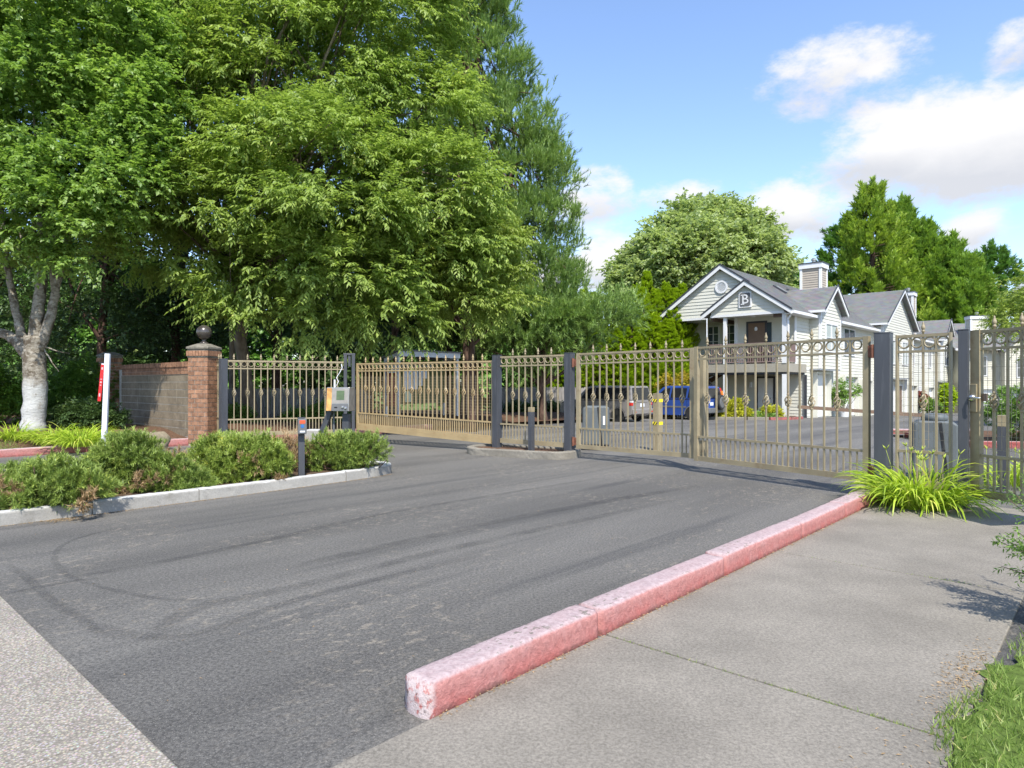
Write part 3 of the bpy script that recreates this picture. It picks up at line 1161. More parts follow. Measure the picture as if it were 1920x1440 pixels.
def left_bank():
    t = thing("kerb", "red-painted kerb edging the planted bank on the far left", "kerb", KL, 0)
    for i, (a, c) in enumerate(((-7.0, -3.4), (-3.393, -.3), (-.293, 1.55), (1.557, 4.2), (4.207, 6.2), (6.207, 8.6), (8.607, 11.5))):
        p, q = D * a - E * .17, D * c - E * .17
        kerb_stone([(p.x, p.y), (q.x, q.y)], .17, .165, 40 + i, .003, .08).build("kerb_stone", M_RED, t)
    mb = MB()
    n1, n2 = 26, 16
    vs, fs = [], []
    rng = np.random.default_rng(5)
    for j in range(n2):
        for i in range(n1):
            d = -9 + i * 1.35
            e = -.16 - (j / (n2 - 1)) ** 1.5 * 16
            p = KL + D * d + E * e
            z = rise(p.x, p.y) + (rng.normal(0, .018) if j else 0)
            vs.append((p.x, p.y, z + min(0, gz(p.y))))
    for j in range(n2 - 1):
        for i in range(n1 - 1):
            fs.append((j * n1 + i, j * n1 + i + 1, (j + 1) * n1 + i + 1, (j + 1) * n1 + i))
    mb.add(vs, fs)
    structure(mb.build("planting_bank", M_MULCH, smooth=True))


left_bank()

# the white kerbed island with the shrubs
def island():
    front = [(-9.2, 2.72), (-5.40, 7.03), (-4.82, 7.65), (-4.02, 8.56), (-3.2, 9.53), (-2.56, 10.28), (-2.2, 10.78), (-2.04, 11.15), (-2.08, 11.5), (-2.3, 11.72), (-2.62, 11.74), (-2.95, 11.5)]
    w = .15
    t = thing("kerb", "white-painted concrete kerb round the shrub island with the keypad", "kerb", (-4.02, 8.56, 0))
    b = Vector(t.location)
    # offset so that the outside of the kerb lies on the traced line (its right side)
    P = [Vector((x, y, 0)) for x, y in front]
    back = [P[-1] + Vector((-.55, -.62, 0)) * k for k in (1, 3, 6, 10, 14)]
    loop = P + back
    inner = []
    for i, p in enumerate(loop):
        d = (loop[min(i + 1, len(loop) - 1)] - loop[max(i - 1, 0)]).normalized()
        inner.append(p - Vector((d.y, -d.x, 0)) * w)
    cuts = [(0, 1), (1, 2), (2, 3), (3, 5), (5, 11), (11, 13), (13, 16)]
    for i, (a, c) in enumerate(cuts):
        pts = inner[a:c + 1]
        q = [p - b for p in pts]
        sh = (q[1] - q[0]).normalized() * .006
        q[0] = q[0] + sh
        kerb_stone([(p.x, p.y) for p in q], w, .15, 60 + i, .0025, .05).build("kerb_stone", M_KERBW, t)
    pts = [(p.x, p.y, .115) for p in inner]
    mb = MB()
    n = len(pts)
    c = (-3.9, 9.2, .13)
    mb.add(pts, [tuple(range(n))])
    o = mb.build("planting_bed", M_SOIL)
    structure(o)
    return inner


ISL = island()

# small rounded island under the fence between the two gates
def small_island():
    a, c = Vector((-.40, 14.50, 0)), Vector((1.00, 13.70, 0))
    d = (c - a).normalized()
    n = Vector((d.y, -d.x, 0))
    r = .42
    pts = []
    for k in range(13):
        an = math.pi / 2 + math.pi * k / 12
        pts.append(a + d * math.cos(an) * r + n * -math.sin(an) * r * -1)
    pts = []
    for k in range(15):
        an = math.pi * k / 14
        pts.append(a - d * math.sin(an) * r - n * math.cos(an) * r)
    for k in range(9):
        an = math.pi * k / 8
        pts.append(c + d * math.sin(an) * r * .5 + n * math.cos(an) * r)
    pts.append(pts[0])
    t = thing("kerb", "rounded grey concrete kerb of the small island between the two gates", "kerb", a, 0)
    q = [(p - a) for p in pts]
    kerb_stone([(p.x, p.y) for p in q], .16, .15, 90, .004, .05).build("kerb_stone", M_KERBG, t)
    mb = MB()
    mb.add([(p.x, p.y, .11) for p in pts[:-1]], [tuple(range(len(pts) - 1))])
    structure(mb.build("planting_bed", M_MULCH))


small_island()

# lawn at the right of the footpath
def lawn():
    pts = [de(-2.5, -.49), de(-2.5, 6), de(10.4, 6), de(10.4, -.49)]
    r0 = np.random.default_rng(12)
    edge = [de(q, -.50 + r0.normal(0, .022) + .03 * math.sin(q * 7) + (.12 if q > 4.35 else 0)) for q in np.arange(-2.5, 10.4, .07)]
    sheet("lawn", [(p.x, p.y, .02) for p in edge + [pts[2], pts[1]]], M_GRASSB)
    rng = np.random.default_rng(77)
    n = 26000
    d = rng.uniform(1.2, 7.0, n)
    e = -.53 + rng.uniform(0, 1, n) ** 1.3 * 1.7
    e += .05 * np.sin(d * 5) + rng.normal(0, .02, n)
    bare = np.sin(d * 2.3 + 1) * np.sin(e * 6) > .62
    e = e + np.where(d > 4.35, .13, 0)
    keep = ~bare & (rng.uniform(0, 1, n) < np.clip((5.6 - d) / 2.0, .25, 1))
    P = np.stack([D.x * d + E.x * e, D.y * d + E.y * e, np.full(n, .018)], 1)[keep]
    o = inst("grass", grass_mesh(rng, P, .055, .006, L_LAWN, "grass", .55))
    tag(o, "clipped green lawn at the near right beside the footpath", "grass")
    stuff(o)


lawn()


def weeds_and_litter():
    rng = np.random.default_rng(31)
    # grass and moss in the open joints of the footpath
    P, T = [], []
    for d0, dens in ((3.30, 420), (5.95, 220), (8.60, 60)):
        e = rng.uniform(-2.2, -.55, dens)
        if d0 > 5:
            e = np.where(rng.uniform(0, 1, dens) < .6, rng.normal(-.95, .08, dens), e)
        else:
            e = np.where(rng.uniform(0, 1, dens) < .5, rng.uniform(-1.3, -.55, dens), e)
        d = d0 + rng.normal(0, .008, dens)
        P.append(np.stack([D.x * d + E.x * e, D.y * d + E.y * e, np.full(dens, .004)], 1))
    o = inst("joint_weeds", grass_mesh(rng, np.concatenate(P), .024, .005, L_LAWN, "joint_weeds", .9))
    tag(o, "thin grass and moss growing in the joints of the footpath", "weeds")
    stuff(o)
    # dry needles, leaves and grit along the kerbs
    Q = []
    d = rng.uniform(1.95, 9.4, 650)
    e = -2.262 + np.abs(rng.normal(0, .016, 650)) + .004
    Q.append(np.stack([D.x * d + E.x * e, D.y * d + E.y * e, np.full(650, .017)], 1))
    k = np.array([[p.x, p.y] for p in ISL[1:8]])
    for i in range(len(k) - 1):
        m = int(np.linalg.norm(k[i + 1] - k[i]) * 260)
        t = rng.uniform(0, 1, (m, 1))
        dd = unit(k[i + 1] - k[i])
        nr = np.array([dd[1], -dd[0]])
        p = k[i] + (k[i + 1] - k[i]) * t + nr * (.16 + np.abs(rng.normal(0, .035, (m, 1))))
        Q.append(np.concatenate([p, np.full((m, 1), .004)], 1))
    p = np.stack([rng.normal(-4.98, .13, 420), rng.normal(7.36, .09, 420), np.full(420, .004)], 1)
    Q.append(p)
    m = 260
    p = np.stack([rng.uniform(-6, 4, m), rng.uniform(3, 13, m), np.full(m, .004)], 1)
    Q.append(p)
    m = 70
    dd, ee = rng.normal(2.9, .25, m), -.62 + rng.normal(0, .10, m)
    Q.append(np.stack([D.x * dd + E.x * ee, D.y * dd + E.y * ee, np.full(m, .018)], 1))
    m = 420       # dead grass clippings at the corner of the lawn
    dd, ee = rng.normal(4.05, .28, m), -.585 + rng.normal(0, .05, m)
    Q.append(np.stack([D.x * dd + E.x * ee, D.y * dd + E.y * ee, np.full(m, .019)], 1))
    P = np.concatenate(Q)
    n = len(P)
    an = rng.uniform(0, 6.283, n)
    dr = unit(np.stack([np.cos(an), np.sin(an), rng.uniform(0, .25, n)], 1))
    nr = unit(rng.normal(0, .25, (n, 3)) + np.array([0, 0, 1.0]))
    v, f, t = blades(P, dr, nr, rng.uniform(.010, .028, n), rng.uniform(.003, .008, n), rng.uniform(0, 1, n))
    o = inst("leaf_litter", np_mesh("leaf_litter", v, f, L_DEAD, t))
    tag(o, "dry needles and leaf scraps lying along the kerbs", "leaf litter")
    stuff(o)


weeds_and_litter()


def tyre_marks():
    n = NT("tyre_rubber_mark")
    u = n.attr('edge')
    a = n.math('MULTIPLY', n.ramp(u, 0, 1), n.ramp(n.noise(3, 9, .75), .25, .75))
    a = n.math('MULTIPLY', a, .32)
    n.done((.060, .059, .060), .75, 0, .3)
    n.put(n.b.inputs['Alpha'], a)
    mat = n.m

    def mark(pts, w):
        P = [Vector((p[0], p[1], .005)) for p in pts]
        F = []
        for i in range(len(P) - 1):
            p0, p1, p2, p3 = P[max(i - 1, 0)], P[i], P[i + 1], P[min(i + 2, len(P) - 1)]
            for k in range(8):
                t = k / 8
                F.append(.5 * ((2 * p1) + (p2 - p0) * t + (2 * p0 - 5 * p1 + 4 * p2 - p3) * t * t + (3 * p1 - p0 - 3 * p2 + p3) * t ** 3))
        F.append(P[-1])
        vs, fs, ed = [], [], []
        for i, p in enumerate(F):
            d = (F[min(i + 1, len(F) - 1)] - F[max(i - 1, 0)]).normalized()
            nr = Vector((d.y, -d.x, 0))
            endf = min(1, min(i, len(F) - 1 - i) / 6)
            for q, ee in ((-.5, 0), (-.2, 1), (.2, 1), (.5, 0)):
                vs.append(tuple(p + nr * w * q))
                ed.append(ee * endf)
        for i in range(len(F) - 1):
            for q in range(3):
                fs.append((i * 4 + q, i * 4 + q + 1, i * 4 + q + 5, i * 4 + q + 4))
        me = bpy.data.meshes.new("tyre_mark")
        me.from_pydata(vs, [], fs)
        at_ = me.attributes.new('edge', 'FLOAT', 'POINT')
        at_.data.foreach_set('value', ed)
        me.materials.append(mat)
        structure(inst("tyre_mark", me))

    def g(px, py):
        y = 1875 / (py - 720)
        return ((px - 960) / 1250 * y, y)
    mark([g(245, 985), g(140, 1012), g(103, 1042), g(125, 1078), g(205, 1105), g(300, 1123), g(420, 1128)], .07)
    mark([g(12, 1058), g(50, 1083), g(90, 1120), g(150, 1160), g(185, 1185), g(240, 1200)], .10)
    mark([g(110, 1085), g(260, 1062), g(480, 1018), g(700, 968), g(950, 925), g(1150, 893)], .16)
    mark([g(270, 1208), g(370, 1140), g(560, 1100), g(800, 1040), g(1050, 985), g(1300, 930)], .20)
    mark([g(150, 1165), g(330, 1195), g(560, 1125), g(760, 1075), g(1000, 1020)], .13)
    mark([g(0, 1115), g(60, 1105), g(140, 1090), g(200, 1086)], .09)
    mark([g(500, 1075), g(700, 1030), g(950, 975), g(1150, 938), g(1350, 905)], .24)


tyre_marks()

# ------------------------------------------------------------------ metal fences and gates
def basket_mesh(mat, r=.046, h=.165):
    mb = MB()
    for k in range(4):
        pts = []
        for i in range(9):
            t = i / 8
            a = k * math.pi / 2 + t * math.pi * 1.0
            rr = r * math.sin(math.pi * (.06 + .88 * t)) ** .8
            pts.append((rr * math.cos(a), rr * math.sin(a), (t - .5) * h))
        mb.tube(pts, .0095, 4)
    mb.lathe([(.012, -h / 2 - .035), (.02, -h / 2 - .028), (.021, -h / 2 - .012), (.012, -h / 2)], 8)
    mb.lathe([(.012, h / 2), (.021, h / 2 + .012), (.02, h / 2 + .028), (.012, h / 2 + .035)], 8)
    return mb.mesh("basket", mat)


def finial_mesh(mat):
    mb = MB()
    mb.lathe([(.012, 0), (.012, .022), (.022, .03), (.022, .042), (.013, .052), (.016, .06), (.027, .075), (.021, .10), (.009, .135), (.010, .142), (.008, .152), (.002, .156)], 8)
    return mb.mesh("finial", mat, True)


SH = {}


def shared(mat):
    if mat.name not in SH:
        ring = MB().torus((0, 0, 0), .5, .085, 22, 5)
        SH[mat.name] = dict(picket=MB().box(-.0115, .0115, -.0115, .0115, 0, 1).mesh("picket", mat),
                            short=MB().box(-.009, .009, -.009, .009, 0, 1).mesh("short_picket", mat),
                            basket=basket_mesh(mat), finial=finial_mesh(mat), ring=ring.mesh("ring", mat, True))
    return SH[mat.name]


def metal_panel(name, label, cat, p0, p1, zt=(2.1, 2.1), z2=.19, zm=(.64, .64), zb=(.2, .2), bh=.1, n=10, long0=1, mat=None, group=None,
                short=True, stile=(.0, .0), beam=1, thick=.04, mesh=None, bays=None, low=True):
    """one fence panel or gate leaf from p0 to p1: rails, pickets with finials and baskets, a band of rings"""
    mat = mat or M_TAN
    S = shared(mat)
    p0, p1 = Vector((p0[0], p0[1], 0)), Vector((p1[0], p1[1], 0))
    v = p1 - p0
    L = v.length
    t = thing(name, label, cat, p0, math.atan2(v.y, v.x), group)

    def z(pair, x):
        return pair[0] + (pair[1] - pair[0]) * x / L
    zz2 = (zt[0] - z2, zt[1] - z2)
    a, b = stile[0], L - stile[1]
    for nm, pr, h, w in (("top_rail", zt, .036, .036), ("ring_rail", zz2, .03, .032), ("middle_rail", zm, .034, .034)):
        MB().bar((a, 0, pr[0] - h / 2), (b, 0, pr[1] - h / 2), w, h).build(nm, mat, t)
    if low:
        for k in range(beam):
            MB().bar((a, -.003 * k, zb[0] + bh * (k + .5) / beam - .001 * k), (b, -.003 * k, zb[1] + bh * (k + .5) / beam - .001 * k), thick * (1 + .5 * (beam - 1 - k)), bh / beam - .004).build("bottom_rail", mat, t)
    for k, (x, w) in enumerate(((0, stile[0]), (L, -stile[1]))):
        if w:
            zz0 = (zb if low else zm)[k]
            MB().box(min(x, x + w), max(x, x + w), -.032, .032, zz0 - .004, zt[k] + .004).build("stile", mat, t)
    xs = bays or [a + (b - a) * (i + 1) / (n + 1) for i in range(n)]
    zbt = lambda x: z(zb, x) + bh - .01 if low else z(zm, x) - .01
    for i, x in enumerate(xs):
        lng = (i % 2) == long0
        ztop = z(zt, x) - .01
        inst("picket", S['picket'], t, (x, 0, zbt(x)), (0, 0, 0), (1, 1, ztop - zbt(x)))
        if lng:
            inst("finial", S['finial'], t, (x, 0, z(zt, x) - .001))
            inst("basket", S['basket'], t, (x, 0, z(zm, x) + .62), (0, 0, .4 * i))
    ex = [a] + list(xs) + [b]
    for i in range(len(ex) - 1):
        x = (ex[i] + ex[i + 1]) / 2
        w = ex[i + 1] - ex[i]
        hb = z2 - .066
        d = min(w - .018, hb + .02)
        inst("ring", S['ring'], t, (x, 0, z(zt, x) - .036 - hb / 2), (0, 0, 0), (min(w - .022, d * 1.12), hb * .98 + .0, hb * .96) if False else (min(w - .024, hb), .17, hb * .95))
    if short:
        for i in range(len(ex) - 1):
            x = (ex[i] + ex[i + 1]) / 2
            inst("short_picket", S['short'], t, (x, 0, zbt(x)), (0, 0, 0), (1, 1, z(zm, x) - .02 - zbt(x)))
    if mesh:
        sx, sz, zlo, zhi, off = mesh
        mb = MB()
        m = int((b - a) / sx)
        for i in range(1, m):
            x = a + i * sx
            mb.bar((x, off, zlo), (x, off, zhi), .0035, .0035, (0, 1, 0))
        k = int((zhi - zlo) / sz)
        for i in range(k + 1):
            zz = zlo + i * sz
            mb.bar((a + .01, off + .004, zz), (b - .01, off + .004, zz), .0035, .0035)
        mb.build("wire_mesh", M_WIRE, t, kind='stuff')
    return t


def metal_post(label, x, y, w, ztop, z0=-.1, rz=ROT, mat=None, group="dark slate fence posts", d=None):
    t = thing("fence_post", label, "post", (x, y, 0), rz, group)
    w2 = (d or w) / 2
    MB().box(-w / 2, w / 2, -w2, w2, z0, ztop).build("shaft", mat or M_POST, t, bevel=.006)
    MB().box(-w / 2 - .004, w / 2 + .004, -w2 - .004, w2 + .004, ztop, ztop + .012).build("cap", mat or M_POST, t, bevel=.003)
    return t


def fences():
    # far left: the fixed panels by the brick pillar
    metal_panel("metal_fence", "short tan panel squeezed between the brick pillar and the first dark post", "fence panel",
                (-7.36, 16.62), (-6.99, 16.08), (2.085, 2.085), .19, (.69, .68), (.22, .22), .1, 4, 1, None, "tan ornamental fence panels")
    metal_post("dark slate post nearest the brick pillar, at the left end of the ringed fence", -6.93, 16.0, .155, 2.10)
    metal_panel("metal_fence", "long tan fence panel with a full band of rings behind the keypad", "fence panel",
                (-6.85, 16.03), (-4.33, 17.12), (2.075, 2.075), .185, (.66, .66), (.24, .24), .1, 17, 0, None, "tan ornamental fence panels")
    # guide frame of the sliding gate: two uprights with a cap
    t = thing("gate_guide_post", "dark slate twin upright with a bar across the top, behind the keypad box", "post", (-4.20, 17.22, 0), .2)
    for x in (-.10, .10):
        MB().box(x - .042, x + .042, -.05, .05, -.1, 2.24).build("upright", M_POST, t, bevel=.005)
    MB().box(-.148, .148, -.055, .055, 2.243, 2.29).build("crossbar", M_POST, t, bevel=.005)
    MB().box(-.03, .03, -.03, .03, 1.95, 2.24).build("roller_bracket", M_POST, t)
    # sliding gate
    metal_panel("sliding_gate", "golden tan sliding gate backed with wire mesh, in front of the notice shelter", "gate",
                (-4.02, 17.30), (-.42, 14.78), (2.035, 2.02), .185, (.77, .67), (.315, .175), .175, 31, 1, M_GOLD, None, True, (.05, .03), 2, .06,
                (.066, .066, .80, 1.70, .03))
    metal_post("dark slate post with flaking paint at the right end of the sliding gate", -.33, 14.66, .155, 2.125)
    metal_panel("metal_fence", "short tan fence panel standing over the small rounded island", "fence panel",
                (-.25, 14.61), (1.08, 13.64), (2.105, 2.105), .195, (.645, .635), (.215, .20), .1, 9, 1, None, "tan ornamental fence panels")
    hp = metal_post("dark slate hinge post carrying the left swing gate, with rusty hinges beside it", 1.17, 13.57, .16, 2.125)
    # the pair of swing gates
    def leaf(p0, p1, n, lab, hinge0, zt, lo, ld):
        g = metal_panel("swing_gate", lab, "gate", p0, p1, zt, .195, (.625, .625), (.2, .2), .085, n, lo, None, "pair of tan swing gates", True, (.075, .075), 1, .05)
        L = (Vector(p1) - Vector(p0)).length
        for z in (.34, 1.93):
            x = -.045 if hinge0 else L + .045
            MB().box(x - .05, x + .05, -.035, .035, z - .075, z + .075).build("hinge", M_RUST, g, bevel=.004)
            MB().lathe([(.024, z - .09), (.024, z + .09)], 10, (x - (.02 if hinge0 else -.02), -.05, 0)).build("hinge_pin", M_RUST, g)
        return g
    leaf((1.315, 13.47), (3.19, 11.66), 14, "left tan swing gate leaf hinged on the middle post, in front of the parked cars", True, (2.12, 2.13), 1, 1)
    g2 = leaf((3.12, 11.36), (4.735, 8.83), 14, "right tan swing gate leaf, nearest the long-leaved plant and the front of the house", False, (2.13, 2.13), 0, 1)
    # gate stop post behind the meeting stiles
    t = thing("gate_stop_post", "tan square stop post just behind the meeting edges of the two swing gates", "post", (3.32, 11.62, 0), -.9)
    MB().box(-.055, .055, -.05, .05, .22, 2.0).build("shaft", M_TAN, t, bevel=.004)
    MB().box(-.07, .07, -.07, .07, .52, .56).build("collar", M_STEEL, t)
    metal_post("broad dark slate post behind the long-leaved plant, at the right swing gate's hinges", 4.86, 8.72, .185, 2.16)
    metal_panel("metal_fence", "narrow tan panel with wire mesh and four big rings above the long-leaved plant", "fence panel",
                (4.96, 8.60), (5.335, 8.09), (2.125, 2.125), .20, (.66, .67), (.2, .2), .09, 3, 1, None, "tan ornamental fence panels", True, (.02, .02), 1, .04,
                (.058, .105, .70, 1.93, .025))
    metal_post("dark slate post beside the pedestrian gate latch", 5.395, 7.96, .10, 2.14, d=.12)
    # pedestrian gate
    a, b = Vector((5.475, 7.93, 0)), Vector((5.70, 6.95, 0))
    g = metal_panel("pedestrian_gate", "brown shaded pedestrian gate with a lever handle at the right edge", "gate", a, b, (2.13, 2.13), .205, (.68, .68), (.175, .175), .10, 4, 0, None, None,
                    True, (.12, .07), 1, .05, (.058, .16, .74, 1.92, .025))
    MB().box(.012, .10, -.052, -.033, 1.17, 1.50).build("latch_plate", M_TAN, g, bevel=.006)
    MB().lathe([(.044, 0), (.046, .012), (.036, .03), (.02, .05)], 18).build("knob", M_CHROME, g, (.052, -.052, 1.335), (R(90), 0, 0), smooth=True)
    MB().tube([(.052, -.10, 1.335), (.09, -.115, 1.337), (.17, -.115, 1.338), (.20, -.105, 1.336)], [.013, .013, .011, .009], 8).build("lever", M_CHROME, g, smooth=True)
    MB().box(.13, .155, .0, .05, 1.30, 1.39).build("strike_box", M_BRDOOR, g)
    # the fence goes on to the right, out of the picture
    metal_post("dark slate post beyond the pedestrian gate hinges", 5.74, 6.83, .10, 2.14, d=.12)
    e = metal_panel("metal_fence", "tan fence panel continuing right of the pedestrian gate, outside the picture", "fence panel", (5.76, 6.74), (6.18, 5.3), (2.12, 2.12), .2, (.66, .66), (.2, .2), .1, 7, 1, None,
                    "tan ornamental fence panels")

    # unseen round-topped plate on a post, added to cast the shadow on the path
    t = thing("shadow_plate", "added round-topped plate on a post just outside the right edge, casting the footpath shadow", "sign", (5.62, 6.15, 0), .15)
    MB().box(-.03, .03, -.03, .03, -.1, 1.95).build("post", M_POST, t)
    mb = MB()
    mb.prism([(-.42, 1.15), (.42, 1.15), (.42, 1.72)] + [(.42 * math.cos(a_), 1.72 + .36 * math.sin(a_)) for a_ in [math.pi * k / 12 for k in range(1, 12)]] + [(-.42, 1.72)], 'y', .032, .048)
    mb.build("plate", M_TAN, t)


fences()


# ------------------------------------------------------------------ brick pillars and block wall
def brick_pillar(label, loc, rz, w, hsh, ball=True, seed=1):
    t = thing("brick_pillar", label, "pillar", loc, rz, "brick pillars ending the block wall")
    MB().box(-w / 2 + .012, w / 2 - .012, -w / 2 + .012, w / 2 - .012, -.3, hsh).build("mortar_core", M_MORT, t)
    rng = random.Random(seed)
    bl, bh, bd = w / 3, (.098 if hsh < 2 else .111), .06
    bm_ = MB().box(-bl / 2 + .007, bl / 2 - .007, -bd / 2, bd / 2, .007, bh - .007).mesh("brick", M_BRICK)
    hm_ = MB().box(-bl / 4 + .007, bl / 4 - .007, -bd / 2, bd / 2, .007, bh - .007).mesh("half_brick", M_BRICK)
    n = int(hsh / bh)
    for c in range(n):
        for f in range(4):
            a = f * math.pi / 2
            run = [(-w / 3, 0), (0, 0), (w / 3, 0)] if (c + f) % 2 else [(-w / 2 + bl / 4, 1), (-w / 6, 0), (w / 6, 0), (w / 2 - bl / 4, 1)]
            for x, half in run:
                y = -w / 2 + bd / 2 - rng.uniform(-.002, .003)
                px = x * math.cos(a) - y * math.sin(a)
                py = x * math.sin(a) + y * math.cos(a)
                inst("brick", hm_ if half else bm_, t, (px, py, c * bh), (0, 0, a))
    z = n * bh
    MB().box(-w / 2 - .012, w / 2 + .012, -w / 2 - .012, w / 2 + .012, z, z + .035).build("band", M_CAP, t, bevel=.006)
    sm_ = MB().box(-.035, .035, -.05, .05, 0, .125).mesh("brick", M_BRICK)
    m = int((w + .06) / .078)
    for f in range(4):
        a = f * math.pi / 2
        for k in range(m):
            x = -w / 2 - .03 + (k + .5) * (w + .06) / m
            y = -w / 2 + .02
            inst("brick", sm_, t, (x * math.cos(a) - y * math.sin(a), x * math.sin(a) + y * math.cos(a), z + .037), (0, 0, a))
    MB().box(-w / 2 + .03, w / 2 - .03, -w / 2 + .03, w / 2 - .03, z + .03, z + .165).build("mortar_core", M_MORT, t)
    z += .164
    o = w / 2 + .035
    MB().box(-o + .03, o - .03, -o + .03, o - .03, z, z + .045).build("neck_stone", M_CAP, t)
    mb = MB()
    z += .043
    q = .11
    vs = [(-o, -o, z), (o, -o, z), (o, o, z), (-o, o, z), (-o, -o, z + .05), (o, -o, z + .05), (o, o, z + .05), (-o, o, z + .05), (-q, -q, z + .14), (q, -q, z + .14), (q, q, z + .14), (-q, q, z + .14)]
    fs = [(3, 2, 1, 0), (0, 1, 5, 4), (1, 2, 6, 5), (2, 3, 7, 6), (3, 0, 4, 7), (4, 5, 9, 8), (5, 6, 10, 9), (6, 7, 11, 10), (7, 4, 8, 11), (8, 9, 10, 11)]
    mb.add(vs, fs).build("capstone", M_CAP, t, bevel=.008)
    if ball:
        z += .138
        pr = [(.10, 0), (.10, .03), (.06, .05), (.045, .085), (.06, .115), (.085, .125)]
        pr += [(.18 * math.sin(a_), .285 - .18 * math.cos(a_)) for a_ in [math.pi * (.17 + .83 * k / 14) for k in range(15)]]
        pr[-1] = (.002, .465)
        MB().lathe([(r, z + zz) for r, zz in pr], 28).build("ball_finial", M_BALL, t, smooth=True)
    return t


PIL = (-7.62, 16.5, .04)
brick_pillar("brick pillar topped with a stone cap and large ball, left end of the fence", PIL, -.15, .52, 2.12, True, 3)
brick_pillar("shaded brick pillar with a mossy flat cap behind the white sign post", (-12.25, 20.3, .36), -.72, .5, 1.84, False, 4)


M_MORTG = plain("grey_mortar", (.36, .335, .29), .9, .2, 12)


def block_wall():
    a, b = Vector((-8.05, 16.75, 0)), Vector((-11.75, 20.1, 0))
    v = b - a
    L = v.length
    t = thing("block_wall", "streaked grey concrete block wall with a brick coping, left of the ball-topped pillar", "wall", (a.x, a.y, .18), math.atan2(v.y, v.x))
    MB().box(0, L, -.078, .078, -.2, 1.75).build("mortar_core", M_MORTG, t)
    bw, bh = .40, .196
    full = MB().box(-bw / 2 + .002, bw / 2 - .002, -.082, .082, .007, bh - .007).mesh("concrete_block", M_BLOCK)
    half = MB().box(-bw / 4 + .002, bw / 4 - .002, -.082, .082, .007, bh - .007).mesh("half_block", M_BLOCK)
    n = int(L / bw)
    rng = random.Random(8)
    for c in range(8):
        for i in range(n + (c % 2)):
            edge = c % 2 and i in (0, n)
            x = (i + .5) * bw if c % 2 == 0 else (i * bw if not edge else (bw / 4 if i == 0 else n * bw - bw / 4))
            inst("block", half if edge else full, t, (x, rng.uniform(-.002, .002), c * bh))
    z = 8 * bh
    br = MB().box(-.098, .098, -.095, .095, .004, .09).mesh("brick", M_BRICK)
    for i in range(int(n * bw / .205)):
        inst("brick", br, t, ((i + .5) * .205, rng.uniform(-.002, .002), z))
        inst("brick", br, t, ((i + .5) * .205, rng.uniform(-.002, .002), z + .094))
    so = MB().box(-.034, .034, -.115, .115, 0, .125).mesh("brick", M_BRICK)
    for i in range(int(n * bw / .076)):
        inst("brick", so, t, ((i + .5) * .076, rng.uniform(-.004, .004), z + .19), (0, rng.uniform(-.02, .02), 0))


block_wall()


# ------------------------------------------------------------------ wooden fences behind the gates
def board_fence(label, a, b, h, z0=None, seed=1):
    a, b = Vector((a[0], a[1], 0)), Vector((b[0], b[1], 0))
    v = b - a
    L = v.length
    t = thing("board_fence", label, "fence", (a.x, a.y, gz(a.y)), math.atan2(v.y, v.x), "weathered board fences at the back of the car park")
    rng = random.Random(seed)
    n = int(L / .145)
    bd = MB().prism([(-.068, 0), (.068, 0), (.068, .96), (.04, 1.0), (-.04, 1.0), (-.068, .96)], 'y', -.01, .01).mesh("board", M_WOODG)
    for i in range(n):
        hh = h * rng.uniform(.985, 1.015)
        x = (i + .5) * .145
        zz = gz(a.y + v.y * x / L) - gz(a.y)
        inst("board", bd, t, (x, rng.uniform(-.004, .004), zz), (0, rng.uniform(-.008, .008), 0), (1, 1, hh))
    for z in (.35, h - .3):
        MB().bar((0, .035, z), (L, .035, z + gz(b.y) - gz(a.y)), .04, .09).build("rail", M_WOODG, t)
    return t


board_fence("shaded grey board fence behind the long ringed fence panel, left", (-10.6, 21.6), (-4.9, 23.2), 1.42, seed=2)
board_fence("sun-dappled grey board fence left of the parked bronze-grey car", (-.6, 33.0), (4.9, 34.2), 1.58, seed=3)


# ------------------------------------------------------------------ sign post, card reader, keypad, bollards
def sign_post():
    Y = 13.55
    p = at(195, 13.4)
    t = thing("sign_post", "leaning white square post with a narrow red hanging sign panel turned edge-on", "sign", (p.x, 13.4, .25), 0)
    t.rotation_euler = (0, R(2.1), .25)
    MB().box(-.045, .045, -.045, .045, -.2, 1.86).build("post", M_WHITEP, t, bevel=.005)
    # panel hangs from a short arm, seen almost edge on
    s = MB().box(-.028, .032, -.012, .012, -.37, .37)
    o = s.build("sign_panel", M_SIGNR, t, (-.092, -.03, 1.27), (0, R(3), 0), bevel=.006)
    MB().box(-.10, -.045, -.02, .02, 1.63, 1.66).build("bracket", M_WHITEP, t)
    for z, k in ((.27, 3), (.07, 1), (.0, 2), (-.05, 1), (-.27, 4)):
        mb = MB()
        for i in range(k):
            mb.box(-.012, .015, -.0155, -.0125, z + i * .016, z + i * .016 + .009)
        mb.build("lettering", M_WHITE, o)


sign_post()


